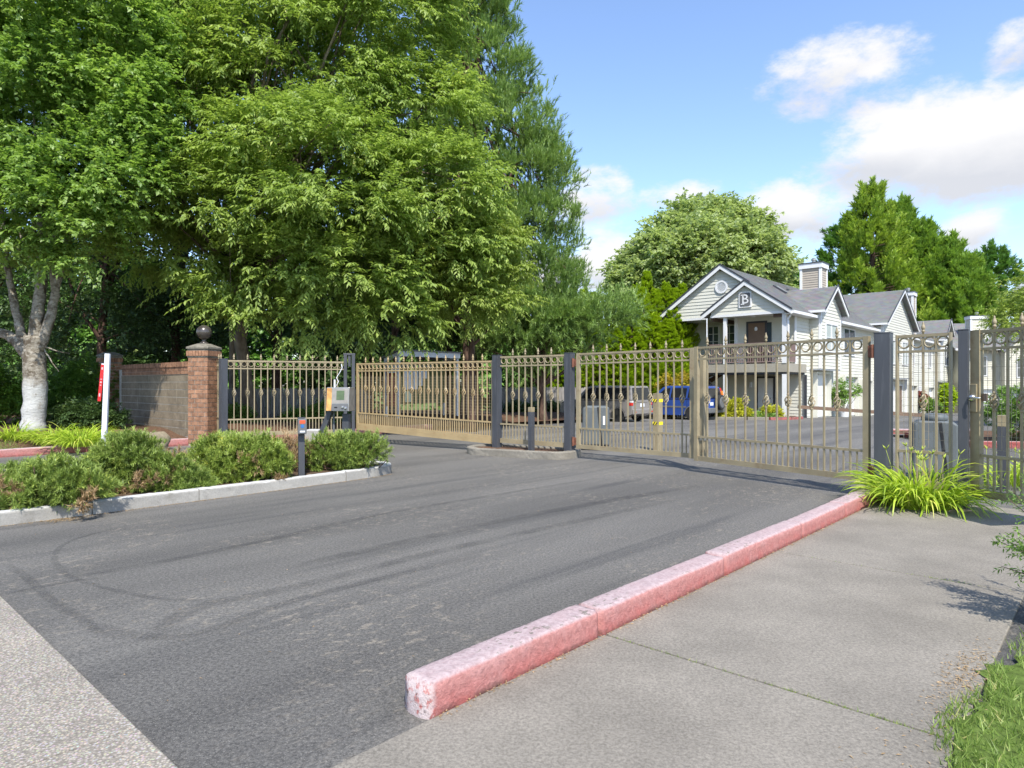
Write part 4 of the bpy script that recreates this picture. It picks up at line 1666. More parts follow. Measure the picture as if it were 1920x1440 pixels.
def card_reader():
    p = at(565, 10.0)
    t = thing("card_reader_post", "slim dark post at the island kerb carrying a small stickered card reader", "card reader", (p.x, p.y, .1), ROT + 1.15)
    MB().box(-.045, .045, -.045, .045, -.1, .885).build("post", M_POST, t, bevel=.005)
    MB().box(-.055, .055, -.055, .055, .886, .90).build("cap", M_POST, t)
    MB().prism([(-.046, .62), (-.046, .84), (-.085, .84), (-.085, .72)], 'x', -.03, .03).build("bracket", M_POST, t)
    r = MB().box(-.062, .062, -.15, -.086, .66, .885).build("reader", M_PLAST, t, bevel=.012)
    MB().box(-.040, .040, -.1525, -.1495, .815, .862).build("sticker", M_REDD2, r)
    MB().lathe([(.026, 0), (.026, .003)], 14).build("sticker", M_BLUED, r, (0, -.150, .775), (R(90), 0, 0))
    MB().box(-.035, .035, -.1525, -.1495, .685, .708).build("sticker", M_PAPER, r)


card_reader()


def keypad():
    p = at(636, 11.25)
    t = thing("entry_keypad", "steel entry keypad cabinet with a green screen on dark angled legs above the shrubs", "keypad", (p.x, p.y, .1), ROT + .62)
    z0, z1 = .945, 1.345
    # cabinet: front leans back a little, left flank visible
    mb = MB()
    mb.prism([(-.14, z0), (.16, z0), (.16, z1), (-.10, z1)], 'x', -.175, .215)
    box = mb.build("cabinet", M_STEEL, t, bevel=.008)
    MB().box(-.182, -.1765, -.12, .15, z0 + .01, z1 - .01).build("side_plate", M_PLAST, box)
    sl = .04 / (z1 - z0)

    def face(x0, x1, a, b, name, mat, d=.004, par=None):
        m = MB()
        ya, yb = -.14 + (a - z0) * sl, -.14 + (b - z0) * sl
        vs = [(x0, ya - d, a), (x1, ya - d, a), (x1, yb - d, b), (x0, yb - d, b), (x0, ya + .002, a), (x1, ya + .002, a), (x1, yb + .002, b), (x0, yb + .002, b)]
        m.add(vs, [(0, 1, 2, 3), (7, 6, 5, 4), (4, 5, 1, 0), (5, 6, 2, 1), (6, 7, 3, 2), (7, 4, 0, 3)])
        return m.build(name, mat, par or box)
    face(-.170, -.085, z0 + .01, z1 - .012, "decal", M_ORANGE)
    face(-.08, .207, z0 + .13, z1 - .02, "door", M_KEYB, .006)
    face(.00, .135, z0 + .19, z1 - .055, "screen", M_SCREEN, .010)
    face(-.08, .207, z0 + .012, z0 + .122, "lower_panel", M_PLAST, .005)
    for x, r in ((.115, .020), (.165, .022)):
        MB().lathe([(r, 0), (r, .02), (r * .7, .028)], 14).build("lock", M_CHROME, box, (x, -.135, z0 + .07 - (x - .115) * .3), (R(90), 0, 0))
    MB().box(-.03, .02, -.148, -.136, z0 + .06, z0 + .075).build("slot", M_BLACK, box)
    # angled leg, rear leg, conduit, concrete base
    MB().bar((-.16, .02, z0 + .0), (-.52, .02, .05), .085, .085).build("leg", M_POST, t)
    MB().bar((.11, .05, z0 - .05), (.11, .05, -.1), .11, .11).build("leg", M_POST, t)
    MB().tube([(-.115, .05, z0), (-.115, .05, -.1)], .02, 8).build("conduit", M_PLAST, t)
    MB().box(-.62, -.34, -.06, .26, -.1, .62).build("base_block", M_KERBW, t, bevel=.01)
    MB().tube([(-.10, .05, z1), (-.10, .05, z1 + .13)], .015, 8).build("antenna_stub", M_WHITE, t)
    MB().tube([(-.08, .05, z1 + .01), (-.03, .05, z1 + .10), (-.07, .05, z1 + .16), (-.02, .06, z1 + .24), (.03, .06, z1 + .33), (.01, .07, z1 + .39)], .006, 6).build("cable", M_PAPER, t, smooth=True)


keypad()


def bollard(label, x, y, w, h, body, cap, zc, base=None, rz=ROT, bands=()):
    t = thing("bollard", label, "bollard", (x, y, gz(y)), rz, "square metal posts by the gates")
    MB().box(-w / 2, w / 2, -w / 2, w / 2, -.1, h - zc).build("post", body, t, bevel=.005)
    MB().box(-w / 2, w / 2, -w / 2, w / 2, h - zc + .002, h).build("cap", cap, t, bevel=.004)
    for z in bands:
        o = MB().box(-w / 2 - .003, w / 2 + .003, -w / 2 - .003, w / 2 + .003, z - .035, z + .035).build("tape_band", M_YEL, t)
        for k in range(3):
            x0 = -w / 2 + k * w / 2.6
            MB().prism([(x0, z - .035), (x0 + .03, z - .035), (min(w / 2, x0 + .075), z + .035), (min(w / 2, x0 + .045), z + .035)], 'y', -w / 2 - .006, -w / 2 - .002).build("stripe", M_BLACK, o)
            MB().prism([(x0, z - .035), (x0 + .03, z - .035), (min(w / 2, x0 + .075), z + .035), (min(w / 2, x0 + .045), z + .035)], 'x', -w / 2 - .006, -w / 2 - .002).build("stripe", M_BLACK, o)
    return t


bollard("dark sensor post with a pale tan top standing on the small rounded island", .40, 13.78, .10, 1.02, M_POST, M_TAN, .10)
bollard("tan square post with two yellow and black tape bands behind the left swing gate", 3.28, 15.0, .16, 1.29, M_TAN, M_TAN, .02, bands=(1.13, .62))
bollard("dark sensor post with a pale tan top behind the pedestrian gate", 6.92, 9.4, .115, 1.06, M_POST, M_TAN, .16)


def operator(label, x, y, rz, w, d, h, lid=False):
    t = thing("gate_operator", label, "gate motor", (x, y, gz(y)), rz, "grey gate motor cabinets")
    mb = MB()
    q = .05
    mb.prism([(-w / 2, .12), (w / 2, .12), (w / 2 - .02, h - q), (w / 2 - .09, h), (-w / 2 + .09, h), (-w / 2 + .02, h - q)], 'y', -d / 2, d / 2)
    mb.build("housing", M_OPER, t, bevel=.03)
    MB().box(-w / 2 + .03, w / 2 - .03, -d / 2 + .03, d / 2 - .03, -.05, .14).build("base", M_BLACK, t)
    MB().bar((.06, -d / 2 - .004, h - .02), (.14, -d / 2 - .004, .13), .012, .04, (1, 0, 0)).build("seam", M_BLACK, t)
    MB().box(.17, .215, -d / 2 - .008, -d / 2 - .001, h - .42, h - .22).build("label_plate", M_PAPER, t)
    if lid:
        MB().lathe([(.16, h - .006), (.18, h + .01), (.18, h + .07), (.15, h + .10), (.03, h + .115)], 24).build("lid", M_OPER, t, smooth=True)
    return t


operator("grey motor cabinet with a curved seam behind the left swing gate", 1.93, 15.3, ROT + .55, .62, .5, 1.0)
op = operator("grey motor cabinet with a round lid behind the long-leaved plant", 6.62, 10.45, ROT + .25, .62, .5, .93, True)
MB().bar((-.05, .02, 1.0), (-1.92, -.62, 1.13), .035, .055).build("push_arm", M_BRDOOR, op)


# ------------------------------------------------------------------ notice shelter
def kiosk():
    a = Vector((-4.09, 24.0, 0))
    t = thing("notice_shelter", "open white-framed notice shelter with papers pinned under a sloping roof, behind the sliding gate", "notice board", (a.x, a.y, gz(24)), math.atan2(.739, .674))
    L, dp = 2.87, .72
    # local x runs away along the drive, local +y is away from the drive
    g = -gz(24)
    for x in (0, L):
        MB().box(x - .05, x + .05, -.05, .05, -.1, 2.52 + g).build("post", M_WHITEP, t)
        MB().box(x - .05, x + .05, dp - .05, dp + .05, -.1, 2.30 + g).build("post", M_WHITEP, t)
        MB().bar((x, -.08, 2.62 + g), (x, dp + .1, 2.36 + g), .05, .15).build("side_beam", M_WHITEP, t)
    MB().box(-.06, L + .06, -.12, -.07, 2.50 + g, 2.70 + g).build("fascia", M_WHITEP, t)
    MB().prism([(-.18, 2.705 + g), (dp + .2, 2.43 + g), (dp + .2, 2.47 + g), (-.18, 2.745 + g)], 'x', -.12, L + .12).build("roof", M_ROOF, t)
    MB().box(.06, L - .06, dp - .10, dp - .07, .75 + g, 2.28 + g).build("board", M_BOARDG, t)
    MB().box(-.02, .02, .06, dp - .06, .7 + g, 2.2 + g).build("end_panel", M_PAPERR, t)
    MB().box(-.028, -.021, .1, dp - .1, 1.9 + g, 2.2 + g).build("poster", M_PAPER, t)
    y = dp - .112
    for (x0, x1, z0, z1, m) in ((.10, .33, 1.55, 2.15, M_PAPER), (.36, .55, 1.62, 2.1, M_PAPER), (.72, .93, 1.28, 2.02, M_PAPER), (.95, 1.16, 1.3, 2.02, M_PAPER), (1.18, 1.40, 1.3, 2.0, M_PAPER), (1.43, 1.62, 1.45, 2.02, M_PAPER),
                                (1.65, 1.84, 1.72, 2.02, M_PAPER), (.12, .55, 1.40, 1.52, M_PAPER), (.78, 1.10, .82, 1.22, M_PAPERG), (.10, .52, .80, 1.32, M_PAPER)):
        MB().box(x0, x1, y - .004, y + .004, z0 + g, z1 + g).build("paper", m, t, rot=(0, random.Random(x0).uniform(-.01, .01), 0))
    text_part("INFORMATION CENTER", .155, "lettering", M_WHITE, t, (1.35, y + .0, 2.16 + g), (R(90), 0, 0))


kiosk()
# planted strip under the shelter
sheet("mulch_strip", [(p.x, p.y, gz(p.y) + .06) for p in (Vector((-5.2, 23.6, 0)), Vector((-3.7, 23.3, 0)), Vector((-1.2, 26.2, 0)), Vector((-2.6, 27.6, 0)))], M_MULCH)
MBs = MB()
a_, b_ = Vector((-2.85, 22.6, gz(22.6) + .006)), Vector((-.35, 25.2, gz(25.2) + .006))
n_ = Vector((.72, -.69, 0)) * .05
structure(MBs.add([a_ - n_, a_ + n_, b_ + n_, b_ - n_], [(0, 1, 2, 3)]).build("parking_line", M_LINE))


# stone beside the pillar
def rock(label, loc, size, seed):
    rng = np.random.default_rng(seed)
    bm = bmesh.new()
    bmesh.ops.create_icosphere(bm, subdivisions=4, radius=1)
    ph = rng.uniform(0, 6, 9)
    for v in bm.verts:
        c = v.co
        k = 1 + .10 * math.sin(c.x * 3 + ph[0]) * math.sin(c.y * 3.3 + ph[1]) + .05 * math.sin(c.x * 7 + ph[2] + c.z * 5) + .03 * math.sin(c.y * 13 + ph[3]) * math.sin(c.z * 11 + c.x * 9)
        c *= k
        c.z = min(c.z, .72 + .05 * math.sin(c.x * 4 + ph[4]))
        v.co = Vector((c.x * size[0], c.y * size[1], c.z * size[2]))
    me = bpy.data.meshes.new("boulder")
    bm.to_mesh(me)
    bm.free()
    me.materials.append(M_ROCK)
    me.polygons.foreach_set('use_smooth', [True] * len(me.polygons))
    o = inst("boulder", me, None, loc, (0, 0, .4))
    tag(o, label, "boulder", "boulders at the foot of the block wall")


rock("broad flat tan boulder in front of the block wall and pillar", at(272, 15.3) + Vector((0, 0, .16)), (.50, .32, .34), 4)
rock("small low boulder just left of the broad tan one", at(224, 15.7) + Vector((0, 0, .16)), (.20, .16, .18), 9)

# ------------------------------------------------------------------ buildings
def lap_wall(org, u, nrm, z0, z1, span, row=.18, skin=.16):
    """lapped boards on a wall; span(z) gives the two ends along u at a height"""
    org, u, nrm = Vector(org), Vector(u), Vector(nrm)
    mb = MB()
    n = max(1, int(round((z1 - z0) / row)))
    Z = Vector((0, 0, 1))
    for i in range(n):
        a, b = z0 + (z1 - z0) * i / n, z0 + (z1 - z0) * (i + 1) / n
        s0, s1 = span(a), span(b - 1e-4)
        if s0[1] - s0[0] < .02:
            continue
        if s1[1] - s1[0] < .01:
            m = (s0[0] + s0[1]) / 2
            s1 = (m - .005, m + .005)
        lo, hi = nrm * .026, nrm * .001
        p = [org + u * s0[0] + Z * a, org + u * s0[1] + Z * a, org + u * s1[1] + Z * b, org + u * s1[0] + Z * b]
        back = nrm * -skin
        vs = [p[0] + lo, p[1] + lo, p[2] + hi, p[3] + hi, p[0] + back, p[1] + back, p[2] + back, p[3] + back]
        mb.add(vs, [(0, 1, 2, 3), (4, 5, 1, 0), (1, 5, 6, 2), (3, 7, 4, 0)])
    s0, s1 = span(z0), span(z1 - 1e-3)
    return mb


def roof_slope(A, B, C, Dd, row=.14, thick=.10):
    """eave A-B, ridge Dd-C (A under Dd); stepped shingle courses over a slab"""
    A, B, C, Dd = map(Vector, (A, B, C, Dd))
    nr = (B - A).cross(Dd - A).normalized()
    if nr.z < 0:
        nr = -nr
    mb = MB()
    n = max(2, int(max((Dd - A).length, (C - B).length) / row))
    for i in range(n):
        t0, t1 = i / n, (i + 1) / n
        p = [A.lerp(Dd, t0) + nr * .022, B.lerp(C, t0) + nr * .022, B.lerp(C, t1) + nr * .004, A.lerp(Dd, t1) + nr * .004]
        q = [A.lerp(Dd, t0), B.lerp(C, t0)]
        mb.add(p + q, [(0, 1, 2, 3), (4, 5, 1, 0)])
    b = nr * -thick
    mb.add([A - nr * .002, B - nr * .002, C - nr * .002, Dd - nr * .002, A + b, B + b, C + b, Dd + b],
           [(7, 6, 5, 4), (0, 1, 5, 4), (1, 2, 6, 5), (2, 3, 7, 6), (3, 0, 4, 7)])
    return mb


def win(parent, c, u, nrm, w, h, cols=2, rows=1, glass=None, name="window", trim=.07):
    """window > frame pane pieces; c is the centre on the wall face"""
    c, u, nrm = Vector(c), Vector(u), Vector(nrm)
    Z = Vector((0, 0, 1))
    mb = MB()
    o = c + nrm * .03
    for s in (-1, 1):
        mb.bar(o + u * s * (w / 2 + trim / 2) - Z * (h / 2 + trim), o + u * s * (w / 2 + trim / 2) + Z * (h / 2 + trim), .07, trim, u)
        mb.bar(o - u * (w / 2 - .001) + Z * s * (h / 2 + trim / 2), o + u * (w / 2 - .001) + Z * s * (h / 2 + trim / 2), .068, trim, Z)
    for i in range(1, cols):
        x = -w / 2 + w * i / cols
        wd = .05 if cols == 2 else .025
        mb.bar(o + u * x - Z * h / 2, o + u * x + Z * h / 2, .05, wd, u)
    for i in range(1, rows):
        z = -h / 2 + h * i / rows
        mb.bar(o - u * w / 2 + Z * z, o + u * w / 2 + Z * z, .044, .028, Z)
    f = mb.build(name, M_TRIM, parent)
    g = MB()
    g.bar(c + nrm * .016 - Z * h / 2, c + nrm * .016 + Z * h / 2, .012, w - .004, u)
    g.build("pane", glass or M_GLASS, f)
    return f


def slab_door(parent, c0, u, nrm, w, h, mat, name="door", frame=M_TRIM, panels=6):
    c0, u, nrm = Vector(c0), Vector(u), Vector(nrm)
    Z = Vector((0, 0, 1))
    mb = MB()
    o = c0 + nrm * .03
    for s in (-1, 1):
        mb.bar(o + u * s * (w / 2 + .05), o + u * s * (w / 2 + .05) + Z * (h + .1), .07, .1, u)
    mb.bar(o - u * (w / 2 - .001) + Z * (h + .05), o + u * (w / 2 - .001) + Z * (h + .05), .068, .1, Z)
    f = MB().bar(c0 + nrm * .02, c0 + nrm * .02 + Z * h, .03, w - .006, u).build(name, mat, parent)
    mb.build("frame", frame, f)
    for i in range(2 if panels else 0):
        for j in range(3):
            x = (i - .5) * w * .42
            z = h * (.16 + .3 * j)
            MB().bar(c0 + nrm * .037 + u * x + Z * (z - h * .09), c0 + nrm * .037 + u * x + Z * (z + h * .11), .008, w * .3, u).build("panel", mat, f)
    MB().lathe([(.03, -.03), (.03, .03)], 8, c0 + nrm * .06 + u * w * .4 + Z * .95).build("handle", M_CHROME, f)
    return f


def garage_door(parent, c0, u, nrm, w, h):
    c0, u, nrm = Vector(c0), Vector(u), Vector(nrm)
    Z = Vector((0, 0, 1))
    mb = MB()
    # dark reveal on the sides, sectional door set back in the opening
    f = MB().bar(c0 + nrm * .012, c0 + nrm * .012 + Z * h, .02, w, u).build("garage_door", M_WHITE, parent)
    for i in range(4):
        MB().bar(c0 + nrm * .028 + Z * (h * i / 4 + .012), c0 + nrm * .028 + Z * (h * (i + 1) / 4 - .012), .016, w - .04, u).build("door_section", M_WHITE, f)
    for s in (-1, 1):
        mb.bar(c0 + nrm * .14 + u * s * (w / 2 + .06), c0 + nrm * .14 + u * s * (w / 2 + .06) + Z * (h + .12), .28, .11, u)
    mb.bar(c0 + nrm * .14 - u * (w / 2 + .004) + Z * (h + .06), c0 + nrm * .14 + u * (w / 2 + .004) + Z * (h + .06), .278, .12, Z)
    mb.build("frame", M_SIDE, f)
    return f


def chimney(parent, x0, x1, y0, y1, z0, z1, mat=None):
    c = thing0 = MB().box(x0 + .05, x1 - .05, y0 + .05, y1 - .05, z0, z1).build("chimney", M_CHIM, parent)
    for nm, org, u, nr, L in (("s", (x0, y0, 0), (1, 0, 0), (0, -1, 0), x1 - x0), ("s", (x1, y0, 0), (0, 1, 0), (1, 0, 0), y1 - y0), ("s", (x0, y1, 0), (0, -1, 0), (-1, 0, 0), y1 - y0)):
        lap_wall(org, u, nr, z0, z1 - .3, lambda z, L=L: (.08, L - .08), .14, .04).build("siding", mat or M_CHIM, c)
    mb = MB()
    for x in (x0, x1):
        for y in (y0, y1):
            mb.box(x - .06 if x == x0 else x - .08, x + .08 if x == x0 else x + .06, y - .06 if y == y0 else y - .08, y + .08 if y == y0 else y + .06, z0, z1 - .29)
    mb.build("corner_trim", M_TRIM, c)
    MB().box(x0 - .11, x1 + .11, y0 - .11, y1 + .11, z1 - .288, z1).build("cap_trim", M_TRIM, c)
    MB().box(x0 - .15, x1 + .15, y0 - .15, y1 + .15, z1 + .002, z1 + .05).build("cap", M_DRIP, c)
    MB().lathe([(.10, 0), (.10, .18), (.15, .19), (.15, .30), (.06, .36)], 12, ((x0 + x1) / 2, (y0 + y1) / 2, z1 + .05)).build("flue", M_STEEL, c)
    return c


def gable_front_x(parent, xf, y0, y1, zb, ze, zr, ov=.3, depth=3.0, siding=M_SIDE, eave_ov=.28):
    """cross gable whose face looks along +x: roof, rakes and the lapped gable"""
    ym = (y0 + y1) / 2
    hw = (y1 - y0) / 2
    pitch = (zr - ze) / hw
    lap_wall((xf, y0, 0), (0, 1, 0), (1, 0, 0), zb, zr - .12, lambda z: (0, y1 - y0) if z < ze else ((z - ze) / pitch + .0, (y1 - y0) - (z - ze) / pitch)).build("wall", siding, parent)
    ze2 = ze - eave_ov * pitch
    for s in (-1, 1):
        ye = ym + s * (hw + eave_ov)
        A, B = (xf + ov, ye, ze2 + .10), (xf - depth, ye, ze2 + .10)
        C, Dd = (xf - depth, ym, zr + .10), (xf + ov, ym, zr + .10)
        r = roof_slope(A, B, C, Dd).build("roof", M_ROOF, parent)
        MB().bar((xf + ov + .03, ye, ze2 + .02), (xf + ov + .03, ym + s * .005, zr + .02), .05, .20, (0, 0, 1)).build("rake_board", M_TRIM, r)
        MB().bar((xf + ov + .055, ye - s * -.03, ze2 + .15), (xf + ov + .055, ym + s * .006, zr + .165), .05, .08, (0, 0, 1)).build("drip_edge", M_DRIP, r)
        MB().bar((xf + ov - .02, ye + s * .05, ze2 + .02), (xf - min(depth, 1.2), ye + s * .05, ze2 + .02), .12, .13).build("gutter", M_TRIM, r)


def townhouse_row():
    gb = -.25
    H = thing("apartment_building", "sage-sided two-storey apartment row with a B sign on its porch gable", "building", (13.81, 33.65, gb), ROT)
    Z0 = -2.0
    ze, zr, hw = 5.62, 8.10, 3.62
    X = Vector((1, 0, 0))
    Y = Vector((0, 1, 0))
    NX, NY = X, -Y
    # ---- walls
    lap_wall((0, 1.27, 0), Y, NX, 2.55, 5.45, lambda z: (0, 40)).build("wall", M_SIDE, H)
    lap_wall((0, 2.7, 0), Y, NX, Z0, 2.55, lambda z: (0, 38.5)).build("wall", M_SIDE, H)
    lap_wall((-3.2, 1.27, 0), X, NY, 2.5, 5.45, lambda z: (0, 3.2)).build("wall", M_SIDE, H)
    lap_wall((-7.05, 2.7, 0), X, NY, Z0, 5.45, lambda z: (0, 3.85)).build("wall", M_SIDE, H)
    lap_wall((-3.2, 2.7, 0), X, NY, Z0, 2.5, lambda z: (0, 3.2)).build("wall", M_SIDE, H)
    lap_wall((-3.2, 2.72, 0), -Y, -X, 2.5, 5.45, lambda z: (0, 1.45)).build("wall", M_SIDE, H)
    lap_wall((-7.05, 41.0, 0), -Y, -X, Z0, 5.45, lambda z: (0, 38.3)).build("wall", M_SIDE, H)
    pitch = (zr - ze) / hw
    # main gable over the porch
    lap_wall((-2 * hw, .5, 0), X, NY, 5.46, zr - .15, lambda z: ((max(z, ze) - ze) / pitch + .05, 2 * hw - (max(z, ze) - ze) / pitch - .05)).build("gable_siding", M_SIDE, H)
    MB().box(-2 * hw + .02, 0, .46, .56, 5.33, 5.455).build("gable_trim", M_TRIM, H)
    MB().box(-7.15, -.02, .565, 2.72, 5.38, 5.44).build("porch_ceiling", M_TRIM, H)
    MB().box(-7.15, -7.0, .57, 2.70, 5.08, 5.375).build("porch_beam", M_TRIM, H)
    # porch gable with the letter
    lap_wall((-4.0, -.12, 0), X, NY, 5.46, 6.86, lambda z: (max(0, (z - 5.62) / pitch) + .05, 4.0 - max(0, (z - 5.62) / pitch) - .05)).build("gable_siding", M_SIDE, H)
    MB().box(-3.98, -.02, -.16, -.06, 5.33, 5.455).build("gable_trim", M_TRIM, H)
    MB().box(-3.98, -.02, -.055, .455, 5.385, 5.445).build("porch_ceiling", M_TRIM, H)
    MB().box(-3.98, -3.84, -.05, 2.70, 5.16, 5.375).build("porch_beam", M_BROWN, H)
    MB().box(-.62, -.02, .0, .12, 5.16, 5.375).build("porch_beam", M_BROWN, H)
    s = MB().box(-2.36, -1.68, -.20, -.142, 5.75, 6.58).build("letter_sign", M_TRIM, H)
    MB().prism([(-2.24, 5.81), (-1.80, 5.81), (-1.74, 5.87), (-1.74, 6.46), (-1.80, 6.52), (-2.24, 6.52), (-2.30, 6.46), (-2.30, 5.87)], 'y', -.212, -.201).build("sign_field", M_PLAST, s)
    text_part("B", .70, "letter", M_TRIM, s, (-2.01, -.222, 6.165), (R(90), 0, 0), .006)
    mb = MB()
    for z in (5.925, 6.40):
        mb.box(-2.235, -2.06, -.228, -.214, z - .022, z + .022)
    mb.build("letter_serif", M_TRIM, s)
    # round louvre
    v = MB().lathe([(.36, 0), (.36, .06), (.26, .06), (.26, .02), (.001, .02)], 28).build("gable_vent", M_TRIM, H, (-3.62, .478, 7.05), (R(90), 0, 0))
    mb = MB()
    for k in range(-4, 5):
        w = math.sqrt(max(.0, .25 ** 2 - (k * .055) ** 2))
        mb.bar((-w, k * .055 - .012, .03), (w, k * .055 - .012, .03), .035, .012, (0, 1, .6))
    mb.build("louvre", M_TRIM, v)
    # ---- main roof (the right slope runs on over the porch)
    ev = .42
    zev = ze - ev * pitch
    rr = roof_slope((ev, .30, zev + .1), (ev, 41.4, zev + .1), (-hw, 41.4, zr + .1), (-hw, .30, zr + .1)).build("roof", M_ROOF, H)
    rp = roof_slope((ev, -.30, zev + .1), (ev, .299, zev + .1), (-2.0, .299, zev + .1 + (2 + ev) * pitch), (-2.0, -.30, zev + .1 + (2 + ev) * pitch)).build("roof", M_ROOF, H)
    rq = roof_slope((-4.0 - ev, -.30, zev + .1), (-4.0 - ev, .46, zev + .1), (-2.0, .46, zev + .1 + (2 + ev) * pitch), (-2.0, -.30, zev + .1 + (2 + ev) * pitch)).build("roof", M_ROOF, H)
    rl = roof_slope((-2 * hw - ev, .30, zev + .1), (-2 * hw - ev, 41.4, zev + .1), (-hw, 41.4, zr + .1), (-hw, .30, zr + .1)).build("roof", M_ROOF, H)
    # rakes
    for (ya, xa, xm, zt, par) in ((.27, -2 * hw - ev, -hw, zr, rl), (-.33, -4.0 - ev, -2.0, ze + 2.0 * pitch, rq), (-.33, ev, -2.0, ze + 2.0 * pitch, rp)):
        s = 1 if xa < xm else -1
        MB().bar((xa, ya, zev + .02), (xm - s * .004, ya, zt + .02), .05, .22).build("rake_board", M_TRIM, par)
        MB().bar((xa - s * .03, ya - .026, zev + .16), (xm - s * .004, ya - .026, zt + .175), .05, .09).build("drip_edge", M_DRIP, par)
    t = (.5 + 0) / 1
    xm2 = -2.0
    MB().bar((-hw + .004, .27, zr + .02), (-1.9, .27, ze + 1.9 * pitch + .02), .05, .22).build("rake_board", M_TRIM, rr)
    MB().bar((-hw + .004, .244, zr + .175), (-1.96, .244, ze + 1.96 * pitch + .175), .05, .09).build("drip_edge", M_DRIP, rr)
    MB().bar((-2 * hw - ev, .28, zev - .02), (-2 * hw - ev + .5, .28, zev - .02), .10, .2).build("eave_return", M_TRIM, rl)
    for (y0, y1) in ((-.28, 3.3), (7.2, 15.9), (25.6, 36.2)):
        MB().bar((ev + .05, y0, zev + .02), (ev + .05, y1, zev + .02), .13, .14).build("gutter", M_TRIM, rr)
        MB().box(.02, ev - .02, y0 + .05, y1 - .05, zev - .06, zev - .03).build("soffit", M_TRIM, rr)
    # skylights
    for y in (5.2, 7.3):
        x0, x1 = -2.5, -1.3
        z_ = lambda x: ze - x * pitch + .16
        k = MB().bar((x0, y, z_(x0)), (x1, y, z_(x1)), .65, .12).build("skylight", M_DRIP, rr)
        MB().bar((x0 + .08, y, z_(x0 + .08) + .065), (x1 - .08, y, z_(x1 - .08) + .065), .52, .02).build("pane", M_GLASS, k)
    # ---- bay over the first garage
    bx = .6
    MB().box(.0, bx - .02, 3.46, 6.85, 2.5, 2.58).build("bay_floor", M_TRIM, H)
    lap_wall((0, 3.44, 0), X, NY, 2.58, 5.75, lambda z: (0, bx)).build("wall", M_SIDE, H)
    lap_wall((bx, 6.87, 0), -X, Y, 2.58, 5.75, lambda z: (0, bx)).build("wall", M_SIDE, H)
    gable_front_x(H, bx, 3.44, 6.87, 2.58, 5.82, 7.05, .32, 3.2)
    for y in (3.44, 6.87):
        MB().box(bx - .10, bx + .03, y - .03 if y < 5 else y - .10, y + .10 if y < 5 else y + .03, 2.58, 5.7).build("corner_trim", M_TRIM, H)
    win(H, (bx + .005, 5.15, 4.30), Y, NX, 1.9, 1.45, 2, 2, M_GLASSC)
    # ---- second, bigger cross gable and the third
    lap_wall((0, 16.2, 0), X, NY, 2.2, 5.7, lambda z: (0, bx)).build("wall", M_SIDE, H)
    MB().box(0, bx - .02, 16.22, 24.95, 2.1, 2.2).build("bay_floor", M_TRIM, H)
    gable_front_x(H, bx, 16.2, 25.0, 2.2, 5.95, 8.45, .35, 5.0)
    lap_wall((0, 36.4, 0), X, NY, 2.0, 5.6, lambda z: (0, bx)).build("wall", M_SIDE, H)
    MB().box(0, bx - .02, 36.42, 40.75, 1.9, 2.0).build("bay_floor", M_TRIM, H)
    gable_front_x(H, bx, 36.4, 40.8, 2.0, 5.9, 7.6, .35, 4.6)
    for y in (16.2, 25.0, 36.4, 40.8):
        MB().box(bx - .12, bx + .03, y - .03, y + .12, 2.1, 5.8).build("corner_trim", M_TRIM, H)
    # ---- windows of the long side
    win(H, (.005, 10.6, 4.35), Y, NX, 2.2, 1.55, 2, 1)
    for (y, z, w, h, g, c, r) in ((18.6, 4.0, 1.4, 1.6, M_GLASSC, 2, 1), (22.3, 4.0, 1.7, 1.6, M_GLASSC, 2, 1), (38.4, 4.3, 1.9, 1.7, M_GLASS, 2, 2)):
        win(H, (bx + .005, y, z), Y, NX, w, h, c, r, g)
    for y in (27.6, 31.5, 34.2):
        win(H, (.005, y, 4.1), Y, NX, 1.3, 1.7, 2, 1)
    # ---- garage doors and entrances, stepping down with the ground
    def gl(y):
        return gz(33.65 + .739 * y) - gb
    for (y, w) in ((5.1, 2.2), (10.3, 2.6), (13.9, 2.0), (20.9, 2.3), (27.0, 2.4), (33.8, 2.4)):
        xw = .0
        garage_door(H, (xw + .004, y, gl(y) + .02), Y, NX, w, 2.15 + (0.25 if y < 12 else .1))
    slab_door(H, (.006, 17.7, gl(17.7) + .1), Y, NX, 1.0, 2.1, M_ORDOOR)
    slab_door(H, (.006, 23.6, gl(23.6) + .1), Y, NX, .95, 2.1, M_BRDOOR)
    slab_door(H, (.006, 30.2, gl(30.2) + .1), Y, NX, .95, 2.1, M_WHITE)
    for y in (7.3, 15.6, 19.2, 25.2, 36.2, 40.9):
        MB().box(.004, .045, y - .08, y + .08, Z0, 2.5).build("corner_trim", M_TRIM, H)
    MB().box(-.02, .05, 1.22, 1.40, 2.56, 5.44).build("corner_trim", M_TRIM, H)
    MB().box(-7.10, -6.98, 2.66, 2.78, Z0, 5.42).build("corner_trim", M_TRIM, H)
    MB().box(.002, .03, 2.5, 3.4, 2.50, 2.60).build("belt_trim", M_TRIM, H)
    # ---- entrance deck, stair, posts, railings
    MB().box(-4.2, .12, -.05, 2.68, 2.36, 2.80).build("deck", M_FASC, H)
    MB().box(-4.1, .0, .0, 2.68, 2.26, 2.358).build("deck_joist", M_DRIP, H)
    for (x, y, z0, z1, w) in ((-.05, .02, -.1, 2.25, .2), (-.05, .02, 2.81, 5.38, .2), (-3.2, .02, -.1, 2.25, .16), (-3.2, .02, 2.81, 5.38, .16), (-6.92, .56, -.1, 5.07, .18), (-3.12, 1.2, 2.81, 5.37, .14)):
        MB().box(x - w / 2, x + w / 2, y - w / 2, y + w / 2, z0, z1).build("post", M_TRIM, H)
